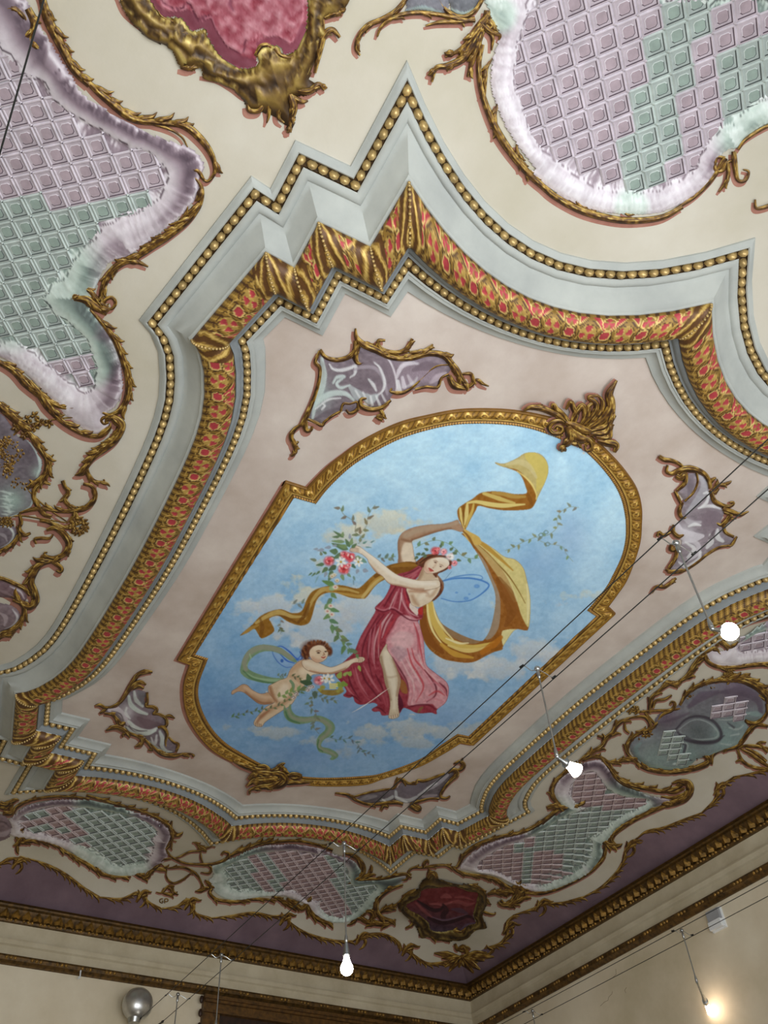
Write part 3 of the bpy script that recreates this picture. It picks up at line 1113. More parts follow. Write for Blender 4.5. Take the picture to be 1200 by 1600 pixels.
    cc = {'l': ((232, 204, 206), 3.0, .6), 'p': ((206, 130, 142), 3.2, .65), 'm': ((180, 86, 98), 4, .6), 'r': ((190, 62, 72), 3.2, .7), 'd': ((98, 26, 42), 2.8, .75)}
    for P, k in F:
        c, wd, a = cc[k]
        C.stroke(P, [wd * .4, wd, wd * .9, wd * .3], c, a, m, 1.6)
    # bodice folds under the arm and the cowl
    for P, k in [('620,0 590,90 560,180', 'p'), ('650,0 640,90 620,200', 'l'), ('600,-40 540,60 480,170', 'd'), ('570,-20 500,90 430,180', 'm'), ('640,40 660,130 720,220 800,260', 'l'), ('670,20 700,130 760,210 835,240', 'r'), ('655,60 690,190 760,280 830,280', 'p'), ('400,190 470,215 560,190 640,240 720,290 810,300', 'd'), ('410,180 480,200 560,175 650,225', 'p'), ('600,30 560,120 530,190', 'l'), ('690,-40 700,60 740,150', 'd')]:
        c, wd, a = cc[k]
        C.stroke(P, [wd * .5, wd, wd * .5], c, a, m, 1.4)
    C.fill('730,130 790,150 800,190 790,250 720,180', (232, 226, 214), .9, clip=m)
    C.fill('800,200 840,170 838,240 810,235', (190, 50, 46), .9, clip=m)
    # ochre lining by the leg, hem
    C.fill('625,850 680,880 700,980 640,960', (160, 108, 56), .9, clip=m)
    C.fill('610,980 650,1040 660,1110 620,1160 600,1080', (92, 28, 50), .9, clip=m)
    C.fill('820,1110 850,1110 800,1165 795,1150', (130, 100, 62), .9)
    # leg
    m = C.fill('505,515 455,590 438,660 468,760 488,880 528,1000 536,1100 522,1195 535,1215 575,1218 622,1190 614,1100 612,1000 637,860 606,760 560,650 512,572', (206, 190, 164), noise=14, edge=(LINE, .6, .6))
    C.stroke('500,600 520,720 560,850 575,980 575,1120', [9, 14, 11, 6, 6], (236, 226, 206), .8, m, 5)
    C.stroke('450,640 480,780 510,920 540,1040', [4, 5, 4], (150, 122, 94), .65, m, 3)
    C.stroke('560,660 610,780 622,870 600,1000', [2, 4, 3], (150, 112, 84), .6, m, 3)
    C.stroke('470,820 540,830 610,815', [2, 3, 2], (176, 150, 122), .5, m, 3)
    for i in range(4):
        C.dab(538 + i * 20, 1205 - i * 6, 9, 12, (224, 200, 176), .95)
        C.stroke([(547 + i * 20, 1190 - i * 5), (549 + i * 20, 1212 - i * 6)], [.8], LINE, .7)
    # ---------------- chest, shoulder, leading arm
    C.frame(600, 800, 7.5)
    m = C.fill('340,800 430,780 520,700 600,712 655,800 662,880 625,962 562,1042 432,1112 380,1112 322,1080 290,985 262,900 330,860', (222, 206, 182), noise=10, edge=(LINE, .5, .5))
    C.stroke('300,930 400,925 490,930 540,900', [3, 6, 4], (168, 116, 88), .65, m, 4)
    C.stroke('330,985 360,1050 400,1090', [5, 7, 4], (166, 124, 94), .6, m, 5)
    C.stroke('430,1000 500,960 560,920', [6, 9, 5], (240, 230, 212), .7, m, 5)
    C.stroke('500,980 560,980 620,900', [3, 5, 3], (170, 130, 98), .45, m, 4)
    C.stroke('420,880 480,930 520,960', [2, 4, 2], (156, 110, 82), .5, m, 4)
    m = C.fill('-400,440 -345,397 -280,410 -200,470 -100,540 0,622 100,702 190,752 300,780 420,802 540,800 640,800 656,870 560,905 440,915 320,905 200,872 60,838 -20,752 -100,700 -180,590 -200,545 -280,484 -390,462', SK, noise=8, edge=(LINE, .6, .7))
    C.stroke('-180,600 -100,690 -20,780 60,845 200,870 330,900 460,905', [2, 4, 4, 3], (170, 124, 96), .75, m, 3)
    C.stroke('-260,440 -150,520 0,650 120,740 300,810 460,840 600,840', [5, 8, 8, 7, 5], (240, 232, 218), .8, m, 4)
    for dy in (0, 16, 34):
        C.stroke([(-395, 425 + dy * .9), (-350, 418 + dy), (-300, 430 + dy)], [.9], (150, 104, 82), .7)
    # neck and head
    m = C.fill('480,620 440,680 400,770 380,800 470,800 560,790 610,770 590,700', (206, 184, 156), noise=8)
    C.stroke('450,650 420,740 400,790', [6, 9, 5], (150, 116, 88), .65, m, 4)
    hair = (92, 50, 34)
    C.fill('370,600 430,540 500,500 600,492 650,480 560,560 500,590 470,640 430,640', hair, noise=16)
    C.fill('560,690 650,690 760,620 770,560 800,590 770,650 690,700 640,720 620,770 660,800 690,860 700,890 670,960 600,1030 560,1040 630,960 660,880 650,800 600,760 575,730', (104, 60, 40), noise=20)
    f = C.fill('478,600 520,552 600,532 690,533 748,560 764,590 762,625 715,665 640,700 585,716 530,722 490,712 466,670', (228, 212, 190), noise=6, edge=(LINE, .5, .6))
    C.stroke('640,548 700,555 745,590', [7, 9, 5], (240, 232, 216), .8, f, 5)
    C.stroke('480,640 500,680 540,712', [6, 8, 4], (206, 150, 128), .55, f, 5)
    C.stroke('470,650 490,600 530,560', [4, 5, 3], (190, 150, 122), .6, f, 4)
    C.stroke('612,590 602,622 580,652', [1.5, 2.4, 2], (196, 158, 130), .6, f, 3)
    C.stroke('582,570 606,570 630,583', [.7, 1.1, .7], (130, 86, 64), .7, f)
    C.dab(602, 590, 22, 11, (176, 136, 112), .6, .3, f)
    C.dab(664, 638, 18, 10, (176, 136, 112), .6, .3, f)
    C.dab(602, 591, 12, 7, (70, 48, 42), .85, .3, f)
    C.dab(664, 639, 10, 6, (70, 48, 42), .85, .3, f)
    C.stroke('650,612 674,620 696,634', [.7, 1.1, .6], (130, 86, 64), .7, f)
    C.dab(575, 655, 7, 5, (160, 108, 88), .8, 0, f)
    C.stroke('528,660 548,675 575,690', [2, 3.2, 2], (176, 66, 60), .95, f, 1)
    C.stroke('532,682 548,692 560,696', [1.5, 2.2, 1.2], (196, 98, 88), .9, f, 1)
    for P in ('390,590 440,560 520,510 600,500', '400,610 460,580 520,540', '620,740 660,790 690,850 680,920'):
        C.stroke(P, [2, 4, 2], (142, 90, 56), .8)
    C.stroke('420,600 470,560 540,520 620,500', [1.5, 2.5, 1], (54, 28, 20), .8)
    C.stroke('455,640 470,590 515,548 600,520 690,518 750,540 778,600 760,650', [12/7.5*1.6, 2.6, 3.4, 3.6, 3.6, 3.2, 2.6, 1.5], (98, 56, 38), .92, None, 1.6)
    C.stroke('480,590 530,550 610,528 690,526', [.6, 1.3, .8], (150, 98, 62), .8)
    # garland
    for x, y, a in ((480, 480, 2.6), (520, 450, 3.6), (660, 420, 5.0), (770, 450, 5.6), (800, 480, .2), (850, 560, .2), (400, 520, 2.5), (430, 490, 3), (500, 500, 2.4)):
        C.leaf(x, y, a, 58, 34, (96, 116, 88))
    C.rose(600, 455, 52, (200, 76, 82), (236, 150, 150))
    C.rose(700, 465, 42, (222, 130, 140), (244, 214, 210))
    C.rose(775, 525, 48, (240, 232, 226), (220, 190, 190))
    C.rose(825, 600, 36, (220, 120, 128), (240, 190, 190))
    C.rose(770, 650, 24, (196, 100, 104), (230, 160, 160))
    C.rose(640, 430, 22, (220, 110, 116), (240, 180, 180))
    C.stroke('700,810 740,760 790,700', [.7], (90, 120, 150), .7)

    # ---------------- bouquet in her hand
    C.frame(480, 780, 7.5)
    G1, G2, G3 = (92, 120, 82), (126, 152, 104), (150, 160, 176)
    for x, y, a, l, w_, c in [(480, 590, 3.5, 210, 60, G1), (470, 560, 3.3, 110, 50, G2), (500, 560, 4.2, 110, 50, G1), (510, 540, 4.9, 90, 44, G2), (440, 500, 3.2, 160, 40, G2), (430, 450, 3.7, 150, 34, G1), (380, 440, 3.1, 90, 30, G1), (410, 440, 4.9, 60, 40, G2), (520, 570, 5.6, 80, 40, G1), (500, 470, 4.7, 70, 34, G3),
                          (420, 640, 2.7, 130, 60, G1), (360, 620, 3.3, 100, 70, G1), (200, 760, 3.0, 100, 40, G1), (240, 800, 2.4, 90, 50, G1), (300, 840, 2.2, 90, 50, G1), (340, 780, 2.6, 110, 60, (78, 100, 70)), (230, 640, 3.6, 60, 30, G1), (170, 660, 4.4, 50, 34, (120, 130, 100)), (110, 720, 3.4, 80, 36, (120, 130, 104)), (150, 840, 2.4, 70, 24, G1), (100, 860, 2.4, 70, 20, G1), (60, 860, 2.5, 60, 18, G1),
                          (280, 900, 2.1, 70, 40, G1), (400, 880, 1.2, 80, 44, G2), (470, 870, .8, 60, 36, (120, 150, 120)), (520, 760, .8, 70, 40, (76, 110, 86)), (560, 680, .3, 100, 54, G2), (620, 700, .5, 90, 50, (110, 150, 130)), (600, 820, 2, 60, 40, G3), (650, 830, .2, 70, 50, G3), (320, 680, 2.6, 90, 60, G1), (540, 900, 1.2, 60, 24, (120, 150, 140)),
                          (200, 590, 3, 90, 40, G3), (280, 560, 3, 80, 40, G3), (130, 580, 3, 60, 26, G3), (350, 540, 3, 60, 30, G3), (230, 850, 2, 70, 40, G3), (290, 960, 2.6, 60, 34, (150, 170, 200)), (130, 900, 2, 100, 16, (130, 170, 180)), (540, 940, 1.5, 70, 10, (120, 150, 160)), (650, 520, 5.8, 60, 24, (100, 140, 130)), (740, 510, 5.8, 60, 14, (90, 130, 130)), (680, 560, .1, 80, 16, (100, 140, 140))]:
        C.leaf(x, y, a, l, w_, c, .92)
    C.rose(255, 725, 62, (204, 74, 84), (240, 170, 172))
    C.rose(435, 650, 50, (206, 84, 94), (244, 196, 194))
    C.rose(500, 680, 62, (208, 70, 80), (246, 214, 208))
    C.rose(430, 820, 66, (206, 72, 78), (246, 200, 196))
    C.rose(490, 775, 30, (224, 120, 128), (248, 220, 214))
    C.daisy(395, 735, 66)
    C.daisy(600, 735, 60)
    for x, y in ((315, 890), (350, 955), (290, 905)):
        C.dab(x, y, 32, 28, (226, 220, 204))
        C.dab(x, y, 15, 12, (200, 176, 130))
        C.stroke([(x - 30, y), (x, y + 26), (x + 30, y + 4)], [.9], (110, 124, 150), .7)
    C.leaf(320, 1010, 3.5, 160, 60, (104, 140, 84))
    C.dab(290, 1045, 34, 30, (150, 186, 140))
    # hanging vine
    C.frame(400, 800, 3)
    C.vine('350,370 355,410 340,430 350,470 345,510 370,545 390,590 420,630 450,670', (104, 134, 92), 13, 40, 20, .8, 21)
    for x, y in ((335, 465), (355, 480), (372, 352), (350, 440)):
        C.dab(x, y, 14, 11, (230, 222, 208))
        C.dab(x, y, 6, 5, (206, 150, 140))

    # ---------------- the winged child
    C.frame(360, 980, 5)
    m = C.fill('350,150 420,145 480,180 530,240 560,200 570,250 540,260 500,290 470,320 430,312 370,270 335,210', (150, 180, 226), .35)
    C.stroke('350,155 330,200 370,270 430,312 480,310', [1, 1.4, 1], (60, 104, 190), .8)
    for P in ('350,155 400,150 460,190 520,245 555,215', '380,160 430,220 500,250 560,250', '400,170 470,240 530,260', '540,190 560,230 550,260', '380,200 440,260 500,280'):
        C.stroke(P, [1, 2.6, 1.4], (54, 100, 196), .85)
    C.dab(403, 262, 13, 15, (50, 96, 180), .9)
    # green sash, back loop
    S1, S2, S3 = (122, 152, 118), (154, 156, 138), (84, 124, 86)
    m = C.fill('480,490 470,450 430,425 380,440 300,440 210,425 130,400 80,355 82,300 110,220 160,165 230,138 310,140 390,160 450,200 500,240 520,275 470,262 400,215 330,190 260,190 200,215 150,260 135,315 180,350 260,378 340,395 420,400 470,430 492,470', S1, noise=12)
    C.stroke('120,330 110,270 150,200 230,160 310,162 400,190 480,240', [7, 9, 8, 7], S2, .85, m, 3)
    C.stroke('130,300 160,250 150,210', [2, 3, 2], (166, 196, 160), .8, m)
    C.stroke('120,360 200,400 300,415 420,420 470,460', [3, 5, 3], (160, 190, 156), .75, m)
    C.stroke('100,340 170,400 280,430 380,435', [2, 4, 2], S3, .75, m)
    # rear leg
    m = C.fill('330,505 240,520 172,490 130,452 92,448 50,476 12,500 14,526 60,502 108,512 160,552 230,600 320,598 362,560', (194, 158, 126), noise=10, edge=(LINE, .6, .7))
    C.stroke('110,470 180,510 260,545 320,545', [4, 6, 5], (224, 198, 170), .6, m, 4)
    C.stroke('120,510 180,560 250,592 320,590', [3, 4, 3], (146, 98, 68), .7, m, 3)
    # body
    m = C.fill('440,392 470,330 540,262 620,248 700,300 760,330 700,365 640,372 600,430 540,500 480,600 400,655 330,700 272,742 244,776 196,772 184,740 218,690 280,622 345,582 300,512 298,462 330,442 390,412', (214, 190, 160), noise=12, edge=(LINE, .6, .7))
    C.stroke('470,350 520,300 600,275 660,290', [6, 9, 6], (194, 152, 118), .6, m, 5)
    C.stroke('430,470 410,510 400,540', [12, 16, 12], (236, 222, 200), .8, m, 6)
    C.stroke('310,470 330,540 360,580', [5, 7, 4], (156, 106, 74), .75, m, 4)
    C.stroke('240,700 320,640 420,590 480,540', [6, 7, 5], (180, 134, 100), .6, m, 5)
    C.stroke('560,350 640,350 620,400 560,440', [10, 14, 10], (240, 226, 202), .65, m, 6)
    C.stroke('470,380 520,400 560,460', [4, 5, 4], (186, 140, 104), .55, m, 4)
    C.stroke('210,740 240,700 300,650', [4, 5, 3], (148, 96, 68), .6, m, 3)
    for i in range(4):
        C.stroke([(196 + i * 14, 748 + i * 3), (200 + i * 14, 768 + i * 2)], [1], LINE, .7)
    # arm reaching
    m = C.fill('560,262 620,250 700,282 790,312 900,268 960,244 1000,232 1042,236 1048,258 1020,276 960,280 900,330 800,364 720,366 620,345 570,310', (222, 202, 176), noise=8, edge=(LINE, .6, .8))
    C.stroke('590,280 680,310 780,335 880,300 960,262', [7, 9, 7, 4], (240, 228, 208), .7, m, 4)
    C.stroke('620,340 720,362 800,358 900,322', [2, 3.5, 2], (166, 116, 84), .7, m, 2)
    for i in range(3):
        C.stroke([(1008 + i * 12, 240 + i * 3), (1002 + i * 14, 270)], [.9], LINE, .6)
    # head
    C.dab(668, 170, 108, 66, (112, 62, 38), 1, .1)
    C.dab(590, 205, 40, 48, (100, 54, 34))
    C.dab(775, 190, 24, 36, (104, 58, 36))
    f = C.fill('620,180 650,150 700,140 748,160 764,200 752,240 716,270 676,276 640,256 618,220', (226, 204, 176), noise=6, edge=(LINE, .6, .7))
    C.stroke('640,240 670,262 710,262', [5, 7, 4], (196, 140, 112), .5, f, 4)
    C.stroke('660,165 700,155 740,172', [5, 7, 4], (238, 224, 200), .7, f, 4)
    C.dab(688, 200, 13, 7, (70, 44, 34), .9, 0, f)
    C.dab(744, 190, 10, 6, (70, 44, 34), .9, 0, f)
    C.stroke('672,188 692,184 706,190', [1.4, 1.8, 1], (120, 76, 50), .8, f)
    C.stroke('728,200 734,214 722,220', [1.3, 1.8, 1.4], (164, 116, 86), .9, f)
    C.stroke('712,234 728,238 742,230', [1.4, 2.2, 1.2], (170, 60, 50), .95, f)
    rs = np.random.RandomState(6)
    for i in range(26):
        a = 3.2 + i * .125
        x, y = 675 + 92 * math.cos(a) + rs.randint(-8, 8), 178 + 62 * math.sin(a) + rs.randint(-6, 6)
        C.dab(x, y, 15, 10, (140, 86, 52) if i % 2 else (84, 44, 28), .9, a)
    for i in range(9):
        C.dab(575 + rs.randint(-12, 24), 170 + i * 9, 14, 9, (136, 84, 50) if i % 2 else (80, 42, 28), .9, 1)
    # sash front run
    m = C.fill('420,610 440,640 470,600 480,650 520,690 600,700 680,690 750,710 805,750 815,800 780,850 730,880 710,930 780,950 835,985 838,1015 800,1038 778,1030 790,1005 740,985 690,970 672,900 690,850 740,800 730,760 680,735 600,750 520,756 450,730 418,680', S1, noise=12)
    C.stroke('450,640 480,700 560,725 640,720 720,730 780,780 750,840 700,880 695,940 760,970 820,1000', [4, 6, 6, 5, 4], S2, .8, m, 3)
    C.stroke('430,660 460,720 540,750', [2, 4, 2], S3, .8, m)
    C.stroke('690,880 680,940 720,970', [2, 3, 2], S3, .8, m)
    C.stroke('470,420 490,450 488,500', [4, 5, 3], S1, .95)
    # garlands and basket
    C.vine('5,705 60,690 130,665 200,655 260,640 340,630 400,600 460,560 520,520 560,500', (98, 116, 86), 20, 32, 15, .8, 31)
    C.vine('370,550 440,520 500,500 600,470', (128, 152, 96), 8, 44, 24, .8, 32)
    C.vine('640,500 640,560 610,600 640,640 670,680 660,740 640,770 690,830', (118, 128, 112), 13, 42, 18, .8, 33)
    C.vine('640,500 700,545 760,565 840,575', (118, 130, 116), 8, 40, 17, .7, 34)
    C.vine('770,860 850,880 930,870 1000,920 1010,960 1060,985 1140,1000', (104, 124, 122), 14, 36, 15, .7, 35)
    C.vine('790,10 840,40 880,100 920,150 960,200 1010,215', (110, 136, 94), 8, 48, 24, .8, 36)
    C.vine('370,380 440,380', (110, 126, 112), 5, 26, 13, .7, 37)
    C.vine('480,380 560,400', (96, 106, 76), 4, 30, 13, .7, 38)
    C.vine('380,0 400,40', (96, 106, 86), 3, 30, 13, .7, 39)
    C.fill('680,480 740,490 880,490 860,520 800,534 720,522', (150, 128, 66), noise=16)
    for x, y, r in ((720, 470, 22), (700, 490, 16), (860, 480, 22), (840, 500, 16)):
        C.dab(x, y, r, r * .8, (166, 160, 76))
    for x, y, a, l, w_, c in ((640, 440, 3.3, 100, 50, (72, 96, 70)), (620, 420, 4.4, 60, 44, (84, 108, 78)), (600, 470, 2.8, 70, 34, (110, 126, 90)), (660, 500, 1.6, 60, 40, (90, 110, 96)), (840, 400, 5.2, 60, 44, (150, 168, 84)), (860, 440, .2, 60, 44, (130, 156, 70)), (830, 430, .8, 60, 40, (140, 164, 80)), (880, 380, 5.6, 50, 26, (160, 176, 100)), (920, 350, 1, 40, 30, (160, 176, 90)), (930, 380, 5, 40, 30, (150, 170, 86)), (1000, 300, 1.2, 50, 24, (160, 176, 90))):
        C.leaf(x, y, a, l, w_, c)
    C.rose(690, 415, 40, (210, 110, 122), (240, 190, 190))
    C.daisy(770, 405, 46)
    C.daisy(735, 400, 34)
    for i in range(14):
        C.dab(780 + (i % 5) * 13, 445 + (i // 5) * 15, 8, 7, (236, 222, 130))
    for x, y in ((515, 520), (495, 548), (620, 470), (605, 490), (640, 465)):
        C.dab(x, y, 20, 16, (228, 220, 214))
        C.stroke([(x - 15, y), (x, y - 9), (x + 11, y + 2), (x - 2, y + 9)], [1.1], (96, 70, 80), .8)
    # old crack, filled white
    C.frame(520, 920, 6)
    C.stroke('180,1160 270,1110 390,1030 450,985 530,930', [.5, 1.5, 1.1, 1.6, .5], (238, 234, 228), .9, None, .6)
    C.stroke('700,820 800,745 960,580', [.6], (196, 178, 170), .6, None, .6)


# ------------------------------------------------------------------ gilt frame of the fresco, traced outer and inner edge
FR_O = pts('446.7,750 479,760.5 510.7,728 540,705 570.7,684 621,660 666.7,648 718.7,638.7 780,638 830,644 880,657 922,679 956,710 980,738 996,764 1003,792 1003,817 1001,843 993.5,870 980,904.5 965,927 950.7,946.5 962,957.3 851,1060 740,1163.3 719.5,1159.8 693.3,1176 653.7,1197 600,1214.7 566.7,1225 500,1226.7 440,1220 398,1204 362,1189 330,1170 304,1140 289,1108 286,1070 295,1037 276,1030 361,890')
FR_I = pts('460.8,779 494.7,788.5 513,765 544,734.7 573,714.7 621,689 669,673 718.7,664 780,664 828,671 876,688 906,701 932,724 956,754 969,780 975,806 976.5,824 975.5,845 969.5,870 957.5,895.5 944,919.5 915.5,954 930,963 830.5,1056 731.8,1149.3 714.8,1145.8 692,1161 656,1185.5 600,1206.5 566.7,1211.7 500,1214.3 446,1208 413,1195 386,1180 354,1160 330,1134 314,1100 312,1070 327,1028 307,1022 383.5,900')
FR_CORNER = {0, 1, 21, 22, 24, 25, 38, 39}


def frame_rails(per):
    o, i, c = [], [], []
    n = len(FR_O)
    O, I = np.array(FR_O), np.array(FR_I)
    for a in range(n):
        b = (a + 1) % n
        straight = a in (22, 23, 40) or a == n - 1 or (a in FR_CORNER and b in FR_CORNER)
        for q in range(per):
            t = q / per
            if straight:
                o.append(O[a] * (1 - t) + O[b] * t)
                i.append(I[a] * (1 - t) + I[b] * t)
            else:
                def cr(P):
                    p0 = P[a - 1] if a not in FR_CORNER else 2 * P[a] - P[b]
                    p3 = P[(b + 1) % n] if b not in FR_CORNER else 2 * P[b] - P[a]
                    return 0.5 * ((2 * P[a]) + (P[b] - p0) * t + (2 * p0 - 5 * P[a] + 4 * P[b] - p3) * t * t + (3 * P[a] - 3 * P[b] + p3 - p0) * t ** 3)
                o.append(cr(O))
                i.append(cr(I))
            c.append(a in FR_CORNER and q == 0)
    o, i = np.array(o), np.array(i)
    oo = on_plane(o[:, 0], o[:, 1], 1.0)[:, :2]
    ii = on_plane(i[:, 0], i[:, 1], .9975)[:, :2]
    return oo, ii, np.array(c)


def build_fresco():
    root = empty('ceiling_painting', 'blue sky fresco of a winged woman in rose and a winged child, gilt framed', 'painting')
    C = Canvas(262, 630, 760, 610, 2.0, (150, 190, 220))
    paint_sky(C)
    paint_figures(C)
    o, i, _ = frame_rails(6)
    st = 0.00125
    u0, v0 = i.min(0) - .004
    u1, v1 = i.max(0) + .004
    nu, nv = int((u1 - u0) / st) + 2, int((v1 - v0) / st) + 2
    U, Vv = np.meshgrid(np.linspace(u0, u1, nu), np.linspace(v0, v1, nv), indexing='ij')
    c = np.stack([U, Vv, np.full_like(U, .9975)], -1).reshape(-1, 3)
    r = (c - CAMP) @ ROT.T
    px, py = 600 + FPX * r[:, 0] / r[:, 2], 800 + FPX * r[:, 1] / r[:, 2]
    col = lin(C.at(px, py))
    lim = i * .85 + o * .15
    ok = np.zeros(len(c), bool)
    # coarse inside test by rows
    ok[:] = inside(c[:, 0], c[:, 1], lim[::2])
    F = grid_faces(nu, nv)
    F = F[ok[F].all(1)]
    used = np.zeros(len(c), bool)
    used[F.ravel()] = True
    re = np.cumsum(used) - 1
    F = re[F]
    mk('canvas', c[used], F, MAT['fresco'], root, cols=col[used])
    # frame: carved leaf course between two fillets, rope course inside
    o, i, cor = frame_rails(44)
    n = len(o)
    mid = (o + i) / 2
    d = np.linalg.norm(np.roll(mid, -1, 0) - mid, axis=1)
    s = np.concatenate([[0], np.cumsum(d)[:-1]])
    L = d.sum()
    K = 30
    k = np.linspace(0, 1, K)
    SS, KK = np.meshgrid(s, k, indexing='ij')
    z = 1.0 - .0045 * np.ones_like(SS)
    prof = np.interp(k, [0, .03, .08, .12, .18, .4, .62, .66, .72, .76, .86, .95, 1], [0, .0045, .0055, .004, .0035, .0065, .0040, .0030, .0045, .0030, .0055, .0035, .0000])
    z = 1.0005 - prof[None, :] * np.ones_like(SS)
    per = .0235
    ph = (SS / per) % 1.0
    body = (KK > .14) & (KK < .62)
    y = (KK - .14) / .48
    leaf = np.cos((ph - .5) * 2 * np.pi) * np.sin(np.pi * y)
    lobes = np.sin(ph * 6 * np.pi + y * 7)
    ring = np.abs(np.hypot((ph - .5) * 1.4, (y - .55)) - .30) < .07
    rel = np.where(body, .0010 * leaf + .0005 * lobes + .0012 * ring, 0)
    rope = (KK > .77) & (KK < .97)
    rp = np.sin(SS / .0042 * 2 * np.pi + KK * 14)
    rel = rel + np.where(rope, .0006 * rp, 0)
    z = z - rel
    gold = lin([158, 118, 46])
    col = np.ones(SS.shape + (3,)) * gold
    hi = lin([232, 200, 112])
    dk = lin([82, 52, 20])

    def mixc(mask, c, a=1.0):
        m = (mask * a)[..., None]
        col[:] = col * (1 - m) + c * m
    mixc(body & (lobes < -.5), dk, .75)
    mixc(body & ring, lin([208, 168, 84]), .8)
    mixc(body & (np.hypot((ph - .5) * 1.4, y - .2) < .12), hi, .9)
    mixc((KK < .10), lin([120, 84, 34]), .9)
    mixc((KK > .62) & (KK < .70), hi, .35)
    mixc((KK > .70) & (KK < .77), dk, .9)
    mixc(rope & (rp < -.1), dk, .7)
    mixc(rope & (rp > .6), lin([196, 146, 76]), .8)
    mixc(KK > .965, dk, .9)
    V = np.zeros(SS.shape + (3,))
    V[..., :2] = o[:, None, :] * (1 - KK[..., None]) + i[:, None, :] * KK[..., None]
    V[..., 2] = z
    mk('frame', V.reshape(-1, 3), grid_faces(n, K, True), MAT['gilt'], root, cols=col.reshape(-1, 3), smooth=180)
    # terracotta drop shadow of the frame, painted as a shifted copy of its outline
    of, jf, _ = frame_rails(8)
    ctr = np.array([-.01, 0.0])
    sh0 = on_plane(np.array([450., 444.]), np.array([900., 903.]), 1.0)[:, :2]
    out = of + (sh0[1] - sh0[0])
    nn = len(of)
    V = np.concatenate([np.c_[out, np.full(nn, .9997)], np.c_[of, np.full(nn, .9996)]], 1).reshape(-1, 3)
    g = mk('frame_drop_shadow', V, grid_faces(nn, 2, True), MAT['drop_shadow'], root)
    return root


MAT['fresco'] = paint_mat('fresco_canvas', rough=.8, mott=.05, scale=14, spec=.2)
MAT['drop_shadow'] = plaster('terracotta_shadow_paint', (150, 100, 86), (168, 120, 104), 12)  # colour of the drop shadows painted beside gilding and frame
painting = build_fresco()
# ------------------------------------------------------------------ rocaille ornament: helpers
def T(ox, oy, k, s):
    return [(ox + x / k, oy + y / k) for x, y in (pts(s) if isinstance(s, str) else s)]


def lift(px, py, drop, flat=None):
    """traced point to its real place on the ceiling (or on the centre panel) standing proud by drop"""
    if flat is None:
        return on_field(px, py, drop)
    return on_plane(px, py, flat - drop)


def ribbon_arrays(P, ws, flat=None, h=1.0, K=9, seed=0, drop0=.0006):
    Q = crom(P, 7) if len(P) > 2 else crom(P, 10)
    d = np.linalg.norm(np.diff(Q, axis=0), axis=1)
    keep = np.concatenate([[True], d > 1e-6])
    Q = Q[keep]
    d = np.linalg.norm(np.diff(Q, axis=0), axis=1)
    cum = np.concatenate([[0], np.cumsum(d)])
    n = max(5, min(110, int(cum[-1] / 1.9)))
    s = np.linspace(0, cum[-1], n)
    X = np.interp(s, cum, Q[:, 0])
    Y = np.interp(s, cum, Q[:, 1])
    ws = list(ws) if isinstance(ws, (list, tuple)) else [ws * .35, ws, ws, ws * .3]
    w = np.interp(s / cum[-1], np.linspace(0, 1, len(ws)), ws)
    tx = np.gradient(X)
    ty = np.gradient(Y)
    L = np.hypot(tx, ty) + 1e-9
    nx, ny = -ty / L, tx / L
    # keep round bends from folding over themselves
    k = np.linspace(-1, 1, K)
    px = X[:, None] + nx[:, None] * w[:, None] * .5 * k
    py = Y[:, None] + ny[:, None] * w[:, None] * .5 * k
    ww = w * .00085                       # rough survey width
    dome = np.sqrt(np.clip(1 - (k * .96) ** 2, 0, 1))
    flute = .16 * np.cos(k * 3.1 * np.pi)
    drop = drop0 + np.minimum(ww, .011)[:, None] * h * (.55 * dome + flute * .5)[None, :]
    drop[:, 0] = drop0 * .3
    drop[:, -1] = drop0 * .3
    V = lift(px, py, drop, flat)
    # paint: shaded edges, ochre body, a highlight painted along the upper side
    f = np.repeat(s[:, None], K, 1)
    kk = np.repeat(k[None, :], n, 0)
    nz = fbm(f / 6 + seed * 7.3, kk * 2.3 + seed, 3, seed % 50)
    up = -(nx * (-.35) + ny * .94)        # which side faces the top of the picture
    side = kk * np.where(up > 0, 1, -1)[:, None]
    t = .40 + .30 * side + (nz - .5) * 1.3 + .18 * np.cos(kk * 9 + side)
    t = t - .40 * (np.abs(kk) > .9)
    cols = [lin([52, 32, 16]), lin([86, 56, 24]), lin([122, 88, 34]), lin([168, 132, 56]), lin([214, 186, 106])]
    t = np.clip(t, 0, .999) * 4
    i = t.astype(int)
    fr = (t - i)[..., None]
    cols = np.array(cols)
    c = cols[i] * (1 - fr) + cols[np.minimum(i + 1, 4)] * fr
    return V.reshape(-1, 3), grid_faces(n, K), c.reshape(-1, 3)


def leaflets(P, w, n, side, size, seed=0, f0=.08, f1=.97, back=False):
    """acanthus fingers springing from a stem"""
    Q = crom(P, 10) if len(P) > 2 else crom(P, 12)
    d = np.linalg.norm(np.diff(Q, axis=0), axis=1)
    cum = np.concatenate([[0], np.cumsum(d)])
    rs = np.random.RandomState(seed + 11)
    out = []
    for i in range(n):
        f = f0 + (f1 - f0) * (i + .5) / n
        s = f * cum[-1]
        j = min(np.searchsorted(cum, s), len(Q) - 2)
        t = (Q[j + 1] - Q[j])
        t = t / (np.linalg.norm(t) + 1e-9)
        if back:
            t = -t
        sd = side if side else (1 if i % 2 else -1)
        nn = np.array([-t[1], t[0]]) * sd
        L = size * (.9 + .55 * rs.rand())
        a = Q[j] - t * L * .2 + nn * w * .1
        b = a + t * L * .45 + nn * L * .10
        c = a + t * L * .95 + nn * L * .30
        e = a + t * L * 1.18 + nn * L * .62
        out.append(([tuple(a), tuple(b), tuple(c), tuple(e)], [w * .6, w * 1.05, w * .8, 1.2]))
    return out


